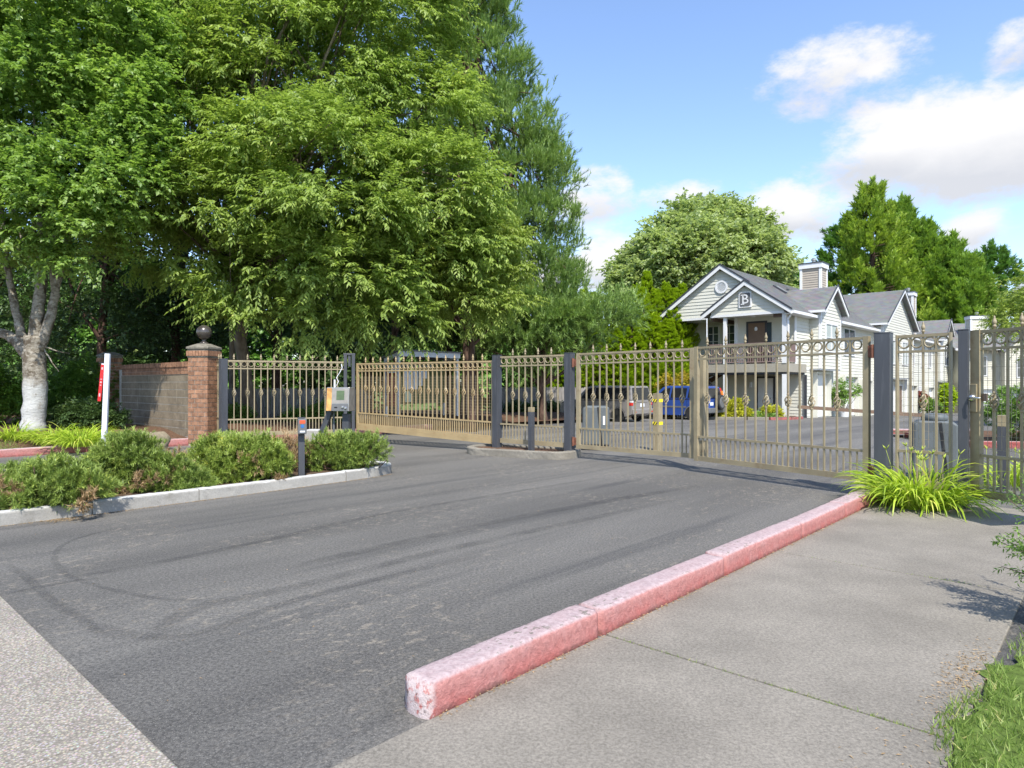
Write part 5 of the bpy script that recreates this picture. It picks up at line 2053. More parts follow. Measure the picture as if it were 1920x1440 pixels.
    MB().tube([(.30, -.02, 5.40), (.30, -.02, 5.28), (.10, .02, 5.02), (.13, .0, 4.85), (.13, 0, .1)], .055, 8).build("downspout", M_TRIM, H)
    MB().bar((.10, 2.62, -.3), (.10, 2.62, 2.24), .10, .10).build("post", M_DRIP, H)

    def railing(p, q, name="railing", mat=M_RAIL, h=1.07, step=.125):
        p, q = Vector(p), Vector(q)
        L = (q - p).length
        o = MB().bar(p + Vector((0, 0, h)), q + Vector((0, 0, h)), .07, .05).build(name, mat, H)
        MB().bar(p + Vector((0, 0, .10)), q + Vector((0, 0, .10)), .05, .05).build("bottom_rail", mat, o)
        me = MB().box(-.018, .018, -.018, .018, .12, h - .02).mesh("baluster", mat)
        n = int(L / step)
        for i in range(n + 1):
            c = p.lerp(q, i / n)
            inst("baluster", me, o, c)
    railing((-4.12, .04, 2.80), (-3.3, .04, 2.80))
    railing((-3.1, .04, 2.80), (-.17, .04, 2.80))
    railing((.05, .2, 2.80), (.05, 1.2, 2.80))
    # stair: upper flight down to a landing on the left, lower flight back towards the front
    for k in range(9):
        z = 2.6 - k * .17
        MB().box(-4.2 - (k + 1) * .27, -4.2 - k * .27, .9, 2.1, z - .05, z).build("stair_tread", M_BROWN, H)
    for y in (.86, 2.1):
        MB().bar((-4.2, y, 2.45), (-6.65, y, .98), .05, .28).build("stringer", M_BROWN, H)
    railing((-6.9, .75, 1.05), (-6.9, 2.6, 1.05), "landing_rail", M_BLACK, 1.0, .12)
    railing((-6.85, .62, 1.05), (-5.6, .62, 1.05), "landing_rail", M_BLACK, 1.0, .12)
    railing((-4.3, .3, 1.0), (-2.6, -1.3, -.05), "stair_rail", M_BLACK, .95, .2)
    MB().tube([(-4.05, -.4, 5.3), (-4.05, -.4, .2)], .028, 6).build("rain_chain", M_PAPER, H)
    # doors and windows under and on the deck
    d = slab_door(H, (-1.98, 1.245, 2.81), X, NY, .92, 2.22, M_BRDOOR, "door", M_DRIP, 6)
    MB().box(-1.50, -1.18, 1.20, 1.235, 2.83, 5.03).build("sidelight", M_GLASS, d)
    MB().lathe([(.06, -.1), (.09, 0), (.05, .1)], 10, (-2.0, 1.17, 4.72)).build("wreath_hook", M_PAPER, d)
    slab_door(H, (-2.06, 2.675, .02), X, NY, .86, 2.05, M_WHITE, "door", M_DRIP, 6)
    win(H, (-5.14, 2.685, 4.45), X, NY, .62, 1.3, 2, 3)
    win(H, (-4.16, 2.685, 4.45), X, NY, .62, 1.3, 2, 3)
    MB().box(-.62, -.38, 1.20, 1.245, 4.12, 4.26).build("number_plaque", M_BLACK, H)
    MB().box(-2.95, -2.83, 2.56, 2.66, 1.55, 1.85).build("wall_lamp", M_PAPER, H)
    MB().lathe([(.10, 0), (.14, .05), (.13, .08)], 12, (-1.9, .6, 5.29)).build("ceiling_lamp", M_PAPER, H)
    # ---- chimneys
    chimney(H, -1.85, -.72, 7.6, 8.65, 5.8, 9.0)
    chimney(H, -.55, .25, 26.6, 27.6, 5.2, 9.1)
    # low wall downspouts
    for y in (7.1, 25.3, 36.2):
        MB().tube([(ev, y, zev), (.1, y, zev - .35), (.1, y, -1.2)], .045, 6).build("downspout", M_TRIM, H)
    return H


townhouse_row()


def far_building():
    c = at(1797, 61)
    H = thing("apartment_building", "cream two-storey apartment block far behind the pedestrian gate", "building", (c.x, c.y, gz(61)), R(-12))
    X, Y = Vector((1, 0, 0)), Vector((0, 1, 0))
    lap_wall((0, 0, 0), X, -Y, -.5, 5.9, lambda z: (0, 26), .16).build("wall", M_SIDEC, H)
    lap_wall((0, 12, 0), -Y, -X, -.5, 5.9, lambda z: (0, 12), .16).build("wall", M_SIDEC, H)
    r = roof_slope((-.5, -.6, 5.85), (26.5, -.6, 5.85), (26.5, 5, 8.6), (-.5, 5, 8.6), .2).build("roof", M_ROOF, H)
    roof_slope((-.5, 10.6, 5.85), (26.5, 10.6, 5.85), (26.5, 5, 8.6), (-.5, 5, 8.6), .2).build("roof", M_ROOF, H)
    MB().bar((-.5, -.66, 5.80), (26.5, -.66, 5.80), .14, .16).build("gutter", M_TRIM, r)
    for (x0, x1) in ((3.4, 6.6), (11, 14.5)):
        lap_wall((x0, -.8, 0), X, -Y, 2.4, 5.7, lambda z, w=x1 - x0: (0, w), .16).build("wall", M_SIDEC, H)
        lap_wall((x0, 0, 0), -Y, -X, 2.4, 5.7, lambda z: (0, .8), .16).build("wall", M_SIDEC, H)
        lap_wall((x0, -.8, 0), X, -Y, 5.7, 7.2, lambda z, w=x1 - x0: ((z - 5.7) * w / 3.1, w - (z - 5.7) * w / 3.1), .16).build("gable_siding", M_SIDEC, H)
        for s in (0, 1):
            xe = x0 - .25 if s == 0 else x1 + .25
            xm = (x0 + x1) / 2
            roof_slope((xe, -1.1, 5.6), (xe, 3, 5.6), (xm, 3, 7.45), (xm, -1.1, 7.45), .2).build("roof", M_ROOF, H)
        MB().box(x0 + .02, x1 - .02, -.78, 0, 2.3, 2.4).build("bay_floor", M_TRIM, H)
    for x in (1.7, 8.9, 16.5, 20.5):
        win(H, (x, -.005, 4.3), X, -Y, 1.1, 1.7, 2, 2)
    for x in (5.0, 12.7):
        win(H, (x, -.805, 4.1), X, -Y, 1.3, 1.6, 2, 2)
    for x in (2.2, 5.0, 9.0, 12.6, 18.0):
        garage_door(H, (x, -.004, 0), X, -Y, 2.2, 2.2)
    slab_door(H, (7.1, -.006, .1), X, -Y, .95, 2.1, M_BRDOOR)
    MB().tube([(.3, -.6, 5.7), (.3, -.1, 5.3), (.3, -.1, 0)], .06, 6).build("downspout", M_TRIM, H)
    chimney(H, 1.6, 3.0, 1.4, 2.4, 6.0, 9.0, M_SIDEC)
    # corner of a nearer eave at the right edge
    p = at(1903, 40, 545)
    G = thing("apartment_building", "white eave corner of a nearer building cut by the right edge", "building", (p.x, p.y, gz(40)), ROT - .25)
    h = p.z - gz(40)
    lap_wall((.9, .6, 0), X, -Y, -.5, h + .1, lambda z: (0, 8)).build("wall", M_SIDEC, G)
    lap_wall((.9, 9.5, 0), -Y, -X, -.5, h + .1, lambda z: (0, 9)).build("wall", M_SIDEC, G)
    lap_wall((.9, .6, 0), X, -Y, h + .1, h + 2.5, lambda z: ((z - h) * 1.5, 8 - (z - h) * 1.5)).build("gable_siding", M_SIDEC, G)
    r = roof_slope((0, 0, h + .12), (0, 10, h + .12), (4.9, 10, h + 3.4), (4.9, 0, h + 3.4)).build("roof", M_ROOF, G)
    roof_slope((9.8, 0, h + .12), (9.8, 10, h + .12), (4.9, 10, h + 3.4), (4.9, 0, h + 3.4)).build("roof", M_ROOF, G)
    MB().bar((0, -.03, h + .02), (4.9, -.03, h + 3.3), .05, .26).build("rake_board", M_TRIM, r)
    MB().box(.02, .88, .02, 9.5, h - .06, h - .02).build("soffit", M_TRIM, r)
    MB().bar((-.06, .0, h + .02), (-.06, 10, h + .02), .13, .16).build("gutter", M_TRIM, r)


far_building()


# ------------------------------------------------------------------ cars
def ngon_panel(poly, axis, a, th):
    return MB().prism(poly, axis, a, a + th)


def arch(cx, r, n=9, z0=.0):
    return [(cx + r * math.cos(math.pi * k / n), z0 + r * math.sin(math.pi * k / n)) for k in range(n + 1)]


def wheel_parts(t, x, y, r, w, side, spokes=10, steel=False):
    wh = MB().lathe([(r * .62, -w / 2), (r * .93, -w / 2), (r, -w / 2 + .03), (r, w / 2 - .03), (r * .93, w / 2), (r * .62, w / 2)], 28).build("wheel", M_TYRE, t, (x, y, r), (R(90), 0, 0), smooth=False)
    s = 1 if side < 0 else -1
    mb = MB()
    mb.lathe([(r * .63, s * (w / 2 - .06)), (r * .63, s * (w / 2 + .006)), (r * .57, s * (w / 2 + .006)), (r * .55, s * (w / 2 - .05))], 28)
    for k in range(spokes):
        a = 2 * math.pi * k / spokes
        mb.bar((r * .12 * math.cos(a), r * .12 * math.sin(a), s * (w / 2 - .012)), (r * .58 * math.cos(a), r * .58 * math.sin(a), s * (w / 2 - .002)), .035, .02)
    mb.lathe([(r * .16, s * (w / 2 - .03)), (r * .16, s * (w / 2 + .002))], 12)
    mb.build("rim", M_ALLOY, wh)
    MB().lathe([(r * .56, s * (w / 2 - .07)), (r * .56, s * (w / 2 - .055))], 20).build("brake_disc", M_BLACK, wh)


def car(label, loc, rz, paint, kind):
    t = thing("parked_car", label, "car", loc, rz, "cars parked side by side beyond the gate")
    if kind == 'box':
        L, W, Hh, r, wb, g = 3.94, 1.69, 1.64, .32, 2.5, .19
        xr, xf = -1.24, 1.26
        belt = .97
        low = [(-1.93, .36), (-1.96, .62), (-1.95, belt), (1.12, belt), (1.75, .90), (1.93, .78), (1.97, .5), (1.95, .27)]
        cab = [(-1.93, belt + .001), (-1.84, 1.57), (-1.7, 1.60), (.25, 1.60), (.48, 1.55), (1.10, belt + .001)]
        side = [[(-1.72, 1.02), (-1.66, 1.50), (-1.05, 1.51), (-1.05, 1.02)], [(-.97, 1.02), (-.97, 1.51), (-.02, 1.51), (-.02, 1.02)], [(.06, 1.02), (.06, 1.51), (.36, 1.48), (.82, 1.02)]]
    else:
        L, W, Hh, r, wb, g = 4.5, 1.75, 1.675, .345, 2.62, .24
        xr, xf = -1.30, 1.32
        belt = 1.02
        low = [(-2.06, .42), (-2.10, .62), (-2.08, belt), (1.0, belt), (1.75, .97), (2.12, .84), (2.2, .58), (2.16, .33)]
        cab = [(-2.06, belt + .001), (-1.90, 1.58), (-1.7, 1.64), (.05, 1.64), (.28, 1.58), (.98, belt + .001)]
        side = [[(-1.78, 1.07), (-1.70, 1.50), (-1.12, 1.53), (-1.05, 1.07)], [(-.97, 1.07), (-1.0, 1.53), (-.22, 1.54), (-.15, 1.07)], [(-.07, 1.07), (-.12, 1.54), (.18, 1.50), (.68, 1.07)]]
    h = W / 2
    # lower body with wheel arches cut out of the outline
    ra = r + .065
    poly = low + [(x, z) for x, z in arch(xf, ra, 9, r * .82)] + [(xr + ra, g)] + [(x, z) for x, z in arch(xr, ra, 9, r * .82)]
    poly = low + [(xf + ra, g + .02)] + arch(xf, ra, 9, r * .85) + [(xf - ra, g), (xr + ra, g)] + arch(xr, ra, 9, r * .85) + [(xr - ra, g + .06)]
    MB().prism(poly, 'y', -h, h).build("body", paint, t, bevel=.035)
    # cabin narrows towards the roof
    mb = MB()
    n = len(cab)
    vs = []
    for s in (-1, 1):
        for x, z in cab:
            k = (z - belt) / (Hh - belt)
            vs.append((x, s * (h - .02 - .11 * k), z))
    mb.add(vs, [tuple(range(n)), tuple(range(2 * n - 1, n - 1, -1))] + [((i + 1) % n, i, i + n, (i + 1) % n + n) for i in range(n)])
    mb.build("cabin", paint, t, bevel=.04)
    for s in (-1, 1):
        for p in side:
            mb = MB()
            vs = []
            for o in (.006, -.02):
                for x, z in p:
                    k = (z - belt) / (Hh - belt)
                    vs.append((x, s * (h - .02 - .11 * k + o), z))
            m = len(p)
            mb.add(vs, [tuple(range(m)), tuple(range(2 * m - 1, m - 1, -1))] + [((i + 1) % m, i, i + m, (i + 1) % m + m) for i in range(m)])
            mb.build("side_window", M_CARGL, t)
        MB().bar((cab[0][0] + .3, s * (h + .004), belt - .02), (1.0, s * (h + .004), belt - .02), .012, .02).build("belt_moulding", M_BLACK, t)
        for x in (side[1][0][0] + .12, side[2][0][0] + .12):
            MB().box(x, x + .14, s * h - .02, s * h + .02, belt - .16, belt - .12).build("door_handle", M_BLACK if kind != 'box' else paint, t, bevel=.006)
        for x in (side[1][0][0] - .06, side[1][0][0] + .93, .86):
            MB().box(x - .004, x + .004, s * h - .01, s * h + .0025, .40, belt - .01).build("door_seam", M_BLACK, t)
        MB().box(.72, .92, s * (h + .07) - .07, s * (h + .07) + .07, belt + .03, belt + .17).build("mirror", M_BLACK if kind != 'box' else paint, t, bevel=.03)
        for x in (xr, xf):
            wheel_parts(t, x, s * (h - .10), r, .2, -s, 10 if kind == 'box' else 7)
            MB().tube([(x + (ra - .02) * math.cos(a), s * (h + .002), r * .85 + (ra - .02) * math.sin(a)) for a in [math.pi * k / 10 for k in range(11)]], .03 if kind != 'box' else .012, 6).build("arch_flare", M_PLAST if kind != 'box' else paint, t)
    # front and rear glass
    k1 = 1.0
    a, b = Vector((cab[0][0] - .004, 0, belt + .05)), Vector((cab[1][0] - .014, 0, cab[1][1] - .05))
    w0, w1 = h - .14, h - .20
    MB().add([(a.x - .006, -w0, a.z), (a.x - .006, w0, a.z), (b.x - .006, w1, b.z), (b.x - .006, -w1, b.z), (a.x + .03, -w0, a.z), (a.x + .03, w0, a.z), (b.x + .03, w1, b.z), (b.x + .03, -w1, b.z)],
             [(0, 1, 2, 3), (7, 6, 5, 4), (4, 5, 1, 0), (5, 6, 2, 1), (6, 7, 3, 2), (7, 4, 0, 3)]).build("rear_window", M_CARGL, t)
    a, b = Vector((cab[-1][0] - .02, 0, belt + .03)), Vector((cab[-2][0] + .01, 0, cab[-2][1] - .02))
    MB().add([(a.x + .012, -w0, a.z), (a.x + .012, w0, a.z), (b.x + .012, w1, b.z), (b.x + .012, -w1, b.z), (a.x - .03, -w0, a.z), (a.x - .03, w0, a.z), (b.x - .03, w1, b.z), (b.x - .03, -w1, b.z)],
             [(0, 1, 2, 3), (7, 6, 5, 4), (4, 5, 1, 0), (5, 6, 2, 1), (6, 7, 3, 2), (7, 4, 0, 3)]).build("windscreen", M_CARGL, t)
    xb = low[1][0]
    MB().box(xb - .09, xb + .10, -h + .01, h - .01, .36, .60).build("rear_bumper", paint if kind == 'box' else M_PLAST, t, bevel=.04)
    MB().box(low[6][0] - .10, low[6][0] + .05, -h + .02, h - .02, .28, .55).build("front_bumper", paint if kind == 'box' else M_PLAST, t, bevel=.04)
    for s in (-1, 1):
        if kind == 'box':
            MB().box(xb - .005, xb + .14, s * (h - .055) - .065, s * (h - .055) + .065, .74, .88).build("tail_light", M_LAMPR, t, bevel=.015)
            MB().box(xb - .008, xb + .10, s * (h - .05) - .064, s * (h - .05) + .066, .885, .95).build("tail_light", M_WHITE, t)
            MB().box(xb - .095, xb - .05, s * (h - .15) - .07, s * (h - .15) + .07, .44, .49).build("reflector", M_LAMPR, t)
        else:
            MB().prism([(-2.075, 1.04), (-1.935, 1.54), (-1.83, 1.54), (-1.96, 1.04)], 'y', s * (h - .085) - .06, s * (h - .085) + .045).build("tail_light", M_LAMPR, t)
            MB().prism([(-2.085, 1.20), (-2.03, 1.40), (-1.90, 1.40), (-1.955, 1.20)], 'y', s * (h - .083) - .058, s * (h - .083) + .05).build("tail_light", M_LAMPO, t)
        MB().box(low[5][0] - .12, low[5][0] + .03, s * (h - .25) - .2, s * (h - .25) + .2, .66, .80).build("headlight", M_WHITE, t, bevel=.02)
    if kind == 'box':
        MB().box(xb - .012, xb + .02, -.16, .16, .68, .83).build("number_plate", M_PAPER, t)
        MB().box(xb - .01, xb + .02, -.42, .42, .885, .915).build("tailgate_handle", paint, t)
        MB().bar((-.2, -h - .012, .40), (.6, -h - .012, .40), .02, .05).build("sill", paint, t)
    else:
        MB().box(xb - .012, xb + .02, .32, .62, .72, .87).build("number_plate", M_PAPER, t)
        sp = MB().lathe([(.10, -.11), (.33, -.11), (.355, -.07), (.355, .07), (.33, .11), (.10, .11)], 28).build("spare_wheel", M_TYRE, t, (xb - .14, -.12, .86), (0, R(90), 0))
        MB().lathe([(.25, -.13), (.27, -.11), (.02, -.118)], 24).build("wheel_cover", M_PLAST, sp)
        for s in (-1, 1):
            MB().box(-1.0, 1.0, s * h - .012, s * h + .014, .60, .68).build("side_moulding", M_PLAST, t)
    return t


HD = -E
rzc = math.atan2(HD.y, HD.x)


def park(label, corner, L, W, paint, kind):
    c = Vector(corner) + HD * (L / 2) + D * (W / 2)
    return car(label, (c.x, c.y, gz(c.y)), rzc, paint, kind)


park("bronze-grey boxy hatchback parked nearest, seen from its rear corner", (5.16, 28.66, 0), 3.94, 1.69, M_GREYC, 'box')
park("bright blue compact off-roader with a spare wheel on its tailgate", (9.14, 30.96, 0), 4.3, 1.75, M_BLUE, 'suv')


# ------------------------------------------------------------------ kerbs and beds inside the car park
def lot_kerbs():
    t = thing("kerb", "low grey and red kerb in front of the yellow shrubs at the sage building", "kerb", at(1330, 31.0), 0)
    b = Vector(t.location)
    pts = [at(1296, 32.6), at(1345, 31.9), at(1400, 31.5), at(1440, 31.4), at(1478, 31.9), at(1500, 32.8)]
    q = [p - b for p in pts]
    for i in range(len(q) - 1):
        p0, p1 = q[i], q[i + 1]
        d = (p1 - p0).normalized() * .01
        kerb_stone([(p0.x + d.x, p0.y + d.y, p0.z), (p1.x - d.x, p1.y - d.y, p1.z)], .16, .14, 120 + i, .002, .12).build("kerb_stone", M_RED if i > 2 else M_KERBG, t)
    bed = [(p.x, p.y, gz(p.y) + .10) for p in pts] + [(p.x, p.y, gz(p.y) + .10) for p in (at(1490, 36.0), at(1380, 37.2), at(1300, 36.5))]
    sheet("planting_bed", bed, M_MULCH)
    # right-hand island seen through the pedestrian gate
    t = thing("kerb", "old dark red kerb of the planted island seen through the pedestrian gate", "kerb", at(1830, 15.5), 0)
    b = Vector(t.location)
    q = [Vector((10.6, 16.6, 0)) - b, Vector((10.9, 15.7, 0)) - b, Vector((12.2, 15.4, 0)) - b, Vector((14.5, 15.25, 0)) - b, Vector((17.5, 15.0, 0)) - b, Vector((21, 14.7, 0)) - b]
    for i in range(len(q) - 1):
        d = (q[i + 1] - q[i]).normalized() * .006
        kerb_stone([((q[i + 1] - d).x, (q[i + 1] - d).y, gz(15.4)), ((q[i] + d).x, (q[i] + d).y, gz(15.4))], .17, .16, 140 + i, .003, .1).build("kerb_stone", M_REDD, t)
    sheet("planting_bed", [(p.x + b.x, p.y + b.y + .1, .10) for p in q] + [(21, 20, .10), (11.2, 20, .10)], M_MULCH)
    t = thing("kerb", "short orange-red kerb end behind the pedestrian gate latch", "kerb", at(1822, 20), 0)
    kerb_stone([(.25, 0, 0), (-2.2, .5, 0)], .3, .15, 150, .003, .1).build("kerb_stone", M_RED, t)
    t = thing("kerb", "small weathered red kerb end left of the round-lidded motor cabinet", "kerb", at(1712, 18.4), 0)
    kerb_stone([(1.4, .3, 0), (0, 0, 0)], .3, .16, 151, .003, .1).build("kerb_stone", M_REDD, t)


lot_kerbs()

# ------------------------------------------------------------------ island shrubs, lilies, grasses
def shrub_px(Y, spec, base_z, dz=.0):
    out = []
    for s in spec:
        px, py, rx, rz = s[:4]
        py, rx, rz = py + 13, rx * .92, rz * .82
        yy = Y + .16 + (s[4] if len(s) > 4 else 0)
        k = yy / 1250
        z = 1.5 + (720 - py) * k
        out.append(((((px - 960) * k), yy, z), (rx * k, rx * k * .85, rz * k)))
    return out


def island_shrubs():
    G = "low mugo pines on the white-kerbed island"
    tuft_shrub("mugo_pine", "round bright green mugo pine at the tip of the island beside the card reader", at(645, 10.7) + Vector((0, 0, .12)),
               shrub_px(10.75, [(612, 850, 40, 38), (655, 840, 46, 34), (688, 838, 32, 30), (640, 868, 40, 24)], .12), 201, 2300, L_MUGO, stems=60, group=G)
    tuft_shrub("mugo_pine", "bushy yellow-tinged mugo pine left of the card reader, in front of the ringed fence", at(470, 9.55) + Vector((0, 0, .12)),
               shrub_px(9.55, [(400, 860, 46, 44, .3), (452, 862, 50, 46), (494, 864, 38, 44), (430, 900, 50, 24), (480, 838, 40, 28, .2), (420, 838, 40, 26, .3)], .12), 202, 3600, L_MUGOY, group=G,
               dead=shrub_px(9.35, [(478, 858, 14, 14), (425, 898, 20, 14), (512, 905, 12, 10)], .1), dead_n=100)
    tuft_shrub("mugo_pine", "tall dark green mugo pine standing highest on the island, in front of the boulder", at(245, 8.5) + Vector((0, 0, .12)),
               shrub_px(8.6, [(238, 846, 44, 36), (262, 866, 40, 34, .1), (205, 872, 40, 36), (180, 898, 40, 30), (235, 905, 48, 36)], .12), 203, 3200, L_MUGO, group=G,
               dead=shrub_px(8.35, [(190, 905, 18, 24), (210, 935, 18, 14), (280, 892, 20, 12)], .1), dead_n=170)
    tuft_shrub("mugo_pine", "low grey-green mugo pine with brown tips in the middle of the island front", at(330, 8.7) + Vector((0, 0, .12)),
               shrub_px(8.75, [(318, 885, 44, 34), (345, 905, 42, 28), (300, 912, 42, 28)], .12), 204, 1900, L_MUGO, group=G,
               dead=shrub_px(8.75, [(312, 862, 26, 14, .2), (345, 878, 16, 10)], .1), dead_n=170)
    tuft_shrub("mugo_pine", "wide spreading mugo pine at the left edge of the picture on the island", at(70, 7.5) + Vector((0, 0, .12)),
               shrub_px(7.5, [(40, 905, 60, 34, .2), (105, 900, 56, 42), (60, 930, 66, 30), (-30, 925, 70, 36), (150, 912, 44, 34)], .12), 205, 3800, L_MUGO, group=G,
               dead=shrub_px(7.2, [(14, 918, 22, 12), (150, 925, 14, 12)], .1), dead_n=100)
    tuft_shrub("dead_shrub", "dead brown twiggy shrub between the two green mugo pines behind the card reader", at(548, 10.6) + Vector((0, 0, .12)),
               shrub_px(10.6, [(545, 838, 30, 28), (562, 858, 28, 24), (535, 850, 22, 24)], .12), 206, 700, L_DEAD, nl=12, LL=.09, LW=.008, stems=120, slen=.10, fill=.5)


island_shrubs()


def lily(label, loc, n, r0, length, width, lean, seed, flowers=0, group=None, name="daylily_clump"):
    rng = np.random.default_rng(seed)
    t = thing(name, label, "plant", loc, 0, group)
    v, f, tn = arch_blades(rng, n, r0, length, width, lean)
    inst("blades", np_mesh("blades", v, f, L_LILY, tn, True), t)
    for k in range(flowers):
        a = rng.uniform(0, 6.28)
        rr = rng.uniform(0, r0)
        h = length * rng.uniform(.72, .95)
        p = Vector((rr * math.cos(a), rr * math.sin(a), 0))
        q = p + Vector((rng.normal(0, .07), rng.normal(0, .07), h))
        mb = MB().tube([p, p.lerp(q, .5) + Vector((0, 0, .03)), q], .0028, 5)
        for j in range(4):
            d = Vector((rng.normal(0, .02), rng.normal(0, .02), .03 + rng.uniform(0, .02)))
            mb.tube([q, q + d * .6, q + d * 1.3], [.003, .007, .002], 6)
        mb.build("flower_stalk", M_LILYS, t, smooth=True)
    return t


M_LILYS = plain("lily_stalk", (.30, .36, .05), .6, .2, 20)
lily("big arching bright green daylily clump at the end of the long red kerb", (4.95, 8.12, .0), 620, .34, .80, .023, 2.1, 301, 13)
lily("second daylily clump behind the pedestrian gate, by the dark sensor post", (7.25, 9.75, .02), 150, .30, .62, .020, 1.9, 302, 3)
lily("daylily clump at the right edge seen through the pedestrian gate", (8.0, 10.1, .02), 120, .28, .60, .020, 1.9, 305, 2)
LG = "arching grass clumps on the far left bank"
lily("largest grass clump on the bank, just left of the white sign post", at(150, 14.3) + Vector((0, 0, .17)), 420, .34, .66, .018, 2.2, 303, 0, LG, "grass_clump")
lily("grass clump on the bank right under the pale tree trunk", at(98, 14.7) + Vector((0, 0, .19)), 330, .30, .60, .017, 2.2, 304, 0, LG, "grass_clump")
lily("grass clump at the left edge of the picture on the bank", at(25, 15.0) + Vector((0, 0, .22)), 330, .34, .62, .017, 2.2, 306, 0, LG, "grass_clump")
lily("small dark grass clump between the trunk and the sign post", at(180, 15.4) + Vector((0, 0, .22)), 220, .26, .50, .016, 2.0, 307, 0, LG, "grass_clump")
_rng = np.random.default_rng(55)
_d, _e = _rng.uniform(-7, .4, 9000), -.2 - _rng.uniform(0, 1, 9000) ** 1.5 * 1.1
_P = np.stack([KL.x + D.x * _d + E.x * _e, KL.y + D.y * _d + E.y * _e, np.zeros(9000)], 1)
_P[:, 2] = [rise(x, y) for x, y in _P[:, :2]]
tag(stuff(inst("grass", grass_mesh(_rng, _P, .06, .009, L_LAWN, "grass", .6))), "patch of sunlit lawn on the far left bank above the red kerb", "grass")


def leafy_shrub(name, label, base, lobes, seed, n_cl, n_sp, nl, LL, LW, mat, clr=.10, sl=.10, stems=18, group=None, cat="shrub", **kw):
    rng = np.random.default_rng(seed)
    t = thing(name, label, cat, base, 0, group)
    b = np.array(base)
    lob = [(np.array(c) - b, np.array(r)) for c, r in lobes]
    me, cp = crown(rng, lob, n_cl, n_sp, nl, LL, LW, clr, sl, .1, mat, "foliage", **kw)
    inst("foliage", me, t)
    mb = MB()
    for i in rng.choice(len(cp), min(stems, len(cp)), replace=False):
        e = Vector(cp[i])
        s = Vector((e.x * .2, e.y * .2, -.05))
        m = s.lerp(e, .5) + Vector((rng.normal(0, .03), rng.normal(0, .03), .03))
        mb.tube([s, m, e], [.012, .008, .004], 5, False)
    inst("stems", mb.mesh("stems", M_TWIG, True), t)
    return t


def right_shrub():
    """open twiggy shrub at the right edge; mostly outside the picture, its shadow falls on the path"""
    b = Vector((3.72, 4.0, .02))
    t = thing("small_leaved_shrub", "open small-leaved shrub reaching in from the right edge beside the footpath", "shrub", b, 0)
    rng = np.random.default_rng(401)
    mb = MB()
    pos, dr = [], []
    for k in range(54):
        a = rng.uniform(0, 6.283)
        if k < 34:
            a = rng.uniform(2.2, 4.0)
        h, out = rng.uniform(.30, 1.0), rng.uniform(.35, .74)
        q = Vector((math.cos(a) * out, math.sin(a) * out, h))
        p0 = Vector((math.cos(a) * .06, math.sin(a) * .06, 0))
        m = p0.lerp(q, .5) + Vector((rng.normal(0, .05), rng.normal(0, .05), .10))
        c = [p0.lerp(m, s).lerp(m.lerp(q, s), s) for s in (0, .2, .4, .6, .8, 1)]
        mb.tube(c, [.008, .007, .006, .005, .004, .002], 5, False)
        for i in range(1, 6):
            for j in range(5):
                s = (i - 1 + rng.uniform(0, 1)) / 5
                i0 = min(int(s * 5), 4)
                pos.append(c[i0].lerp(c[i0 + 1], s * 5 - i0))
                dd = (c[i0 + 1] - c[i0]).normalized() + Vector(rng.normal(0, .55, 3))
                dr.append(dd.normalized())
    pos, dr = np.array(pos), np.array(dr)
    v, f, tn = sprays(rng, pos, dr, .09 * rng.uniform(.5, 1.4, len(pos)), 8, .032, .013, .05, spread=.8, radial=True, jit=.3)
    inst("foliage", np_mesh("foliage", v, f, L_BUSH, tn), t)
    inst("stems", mb.mesh("stems", M_TWIG, True), t)


right_shrub()


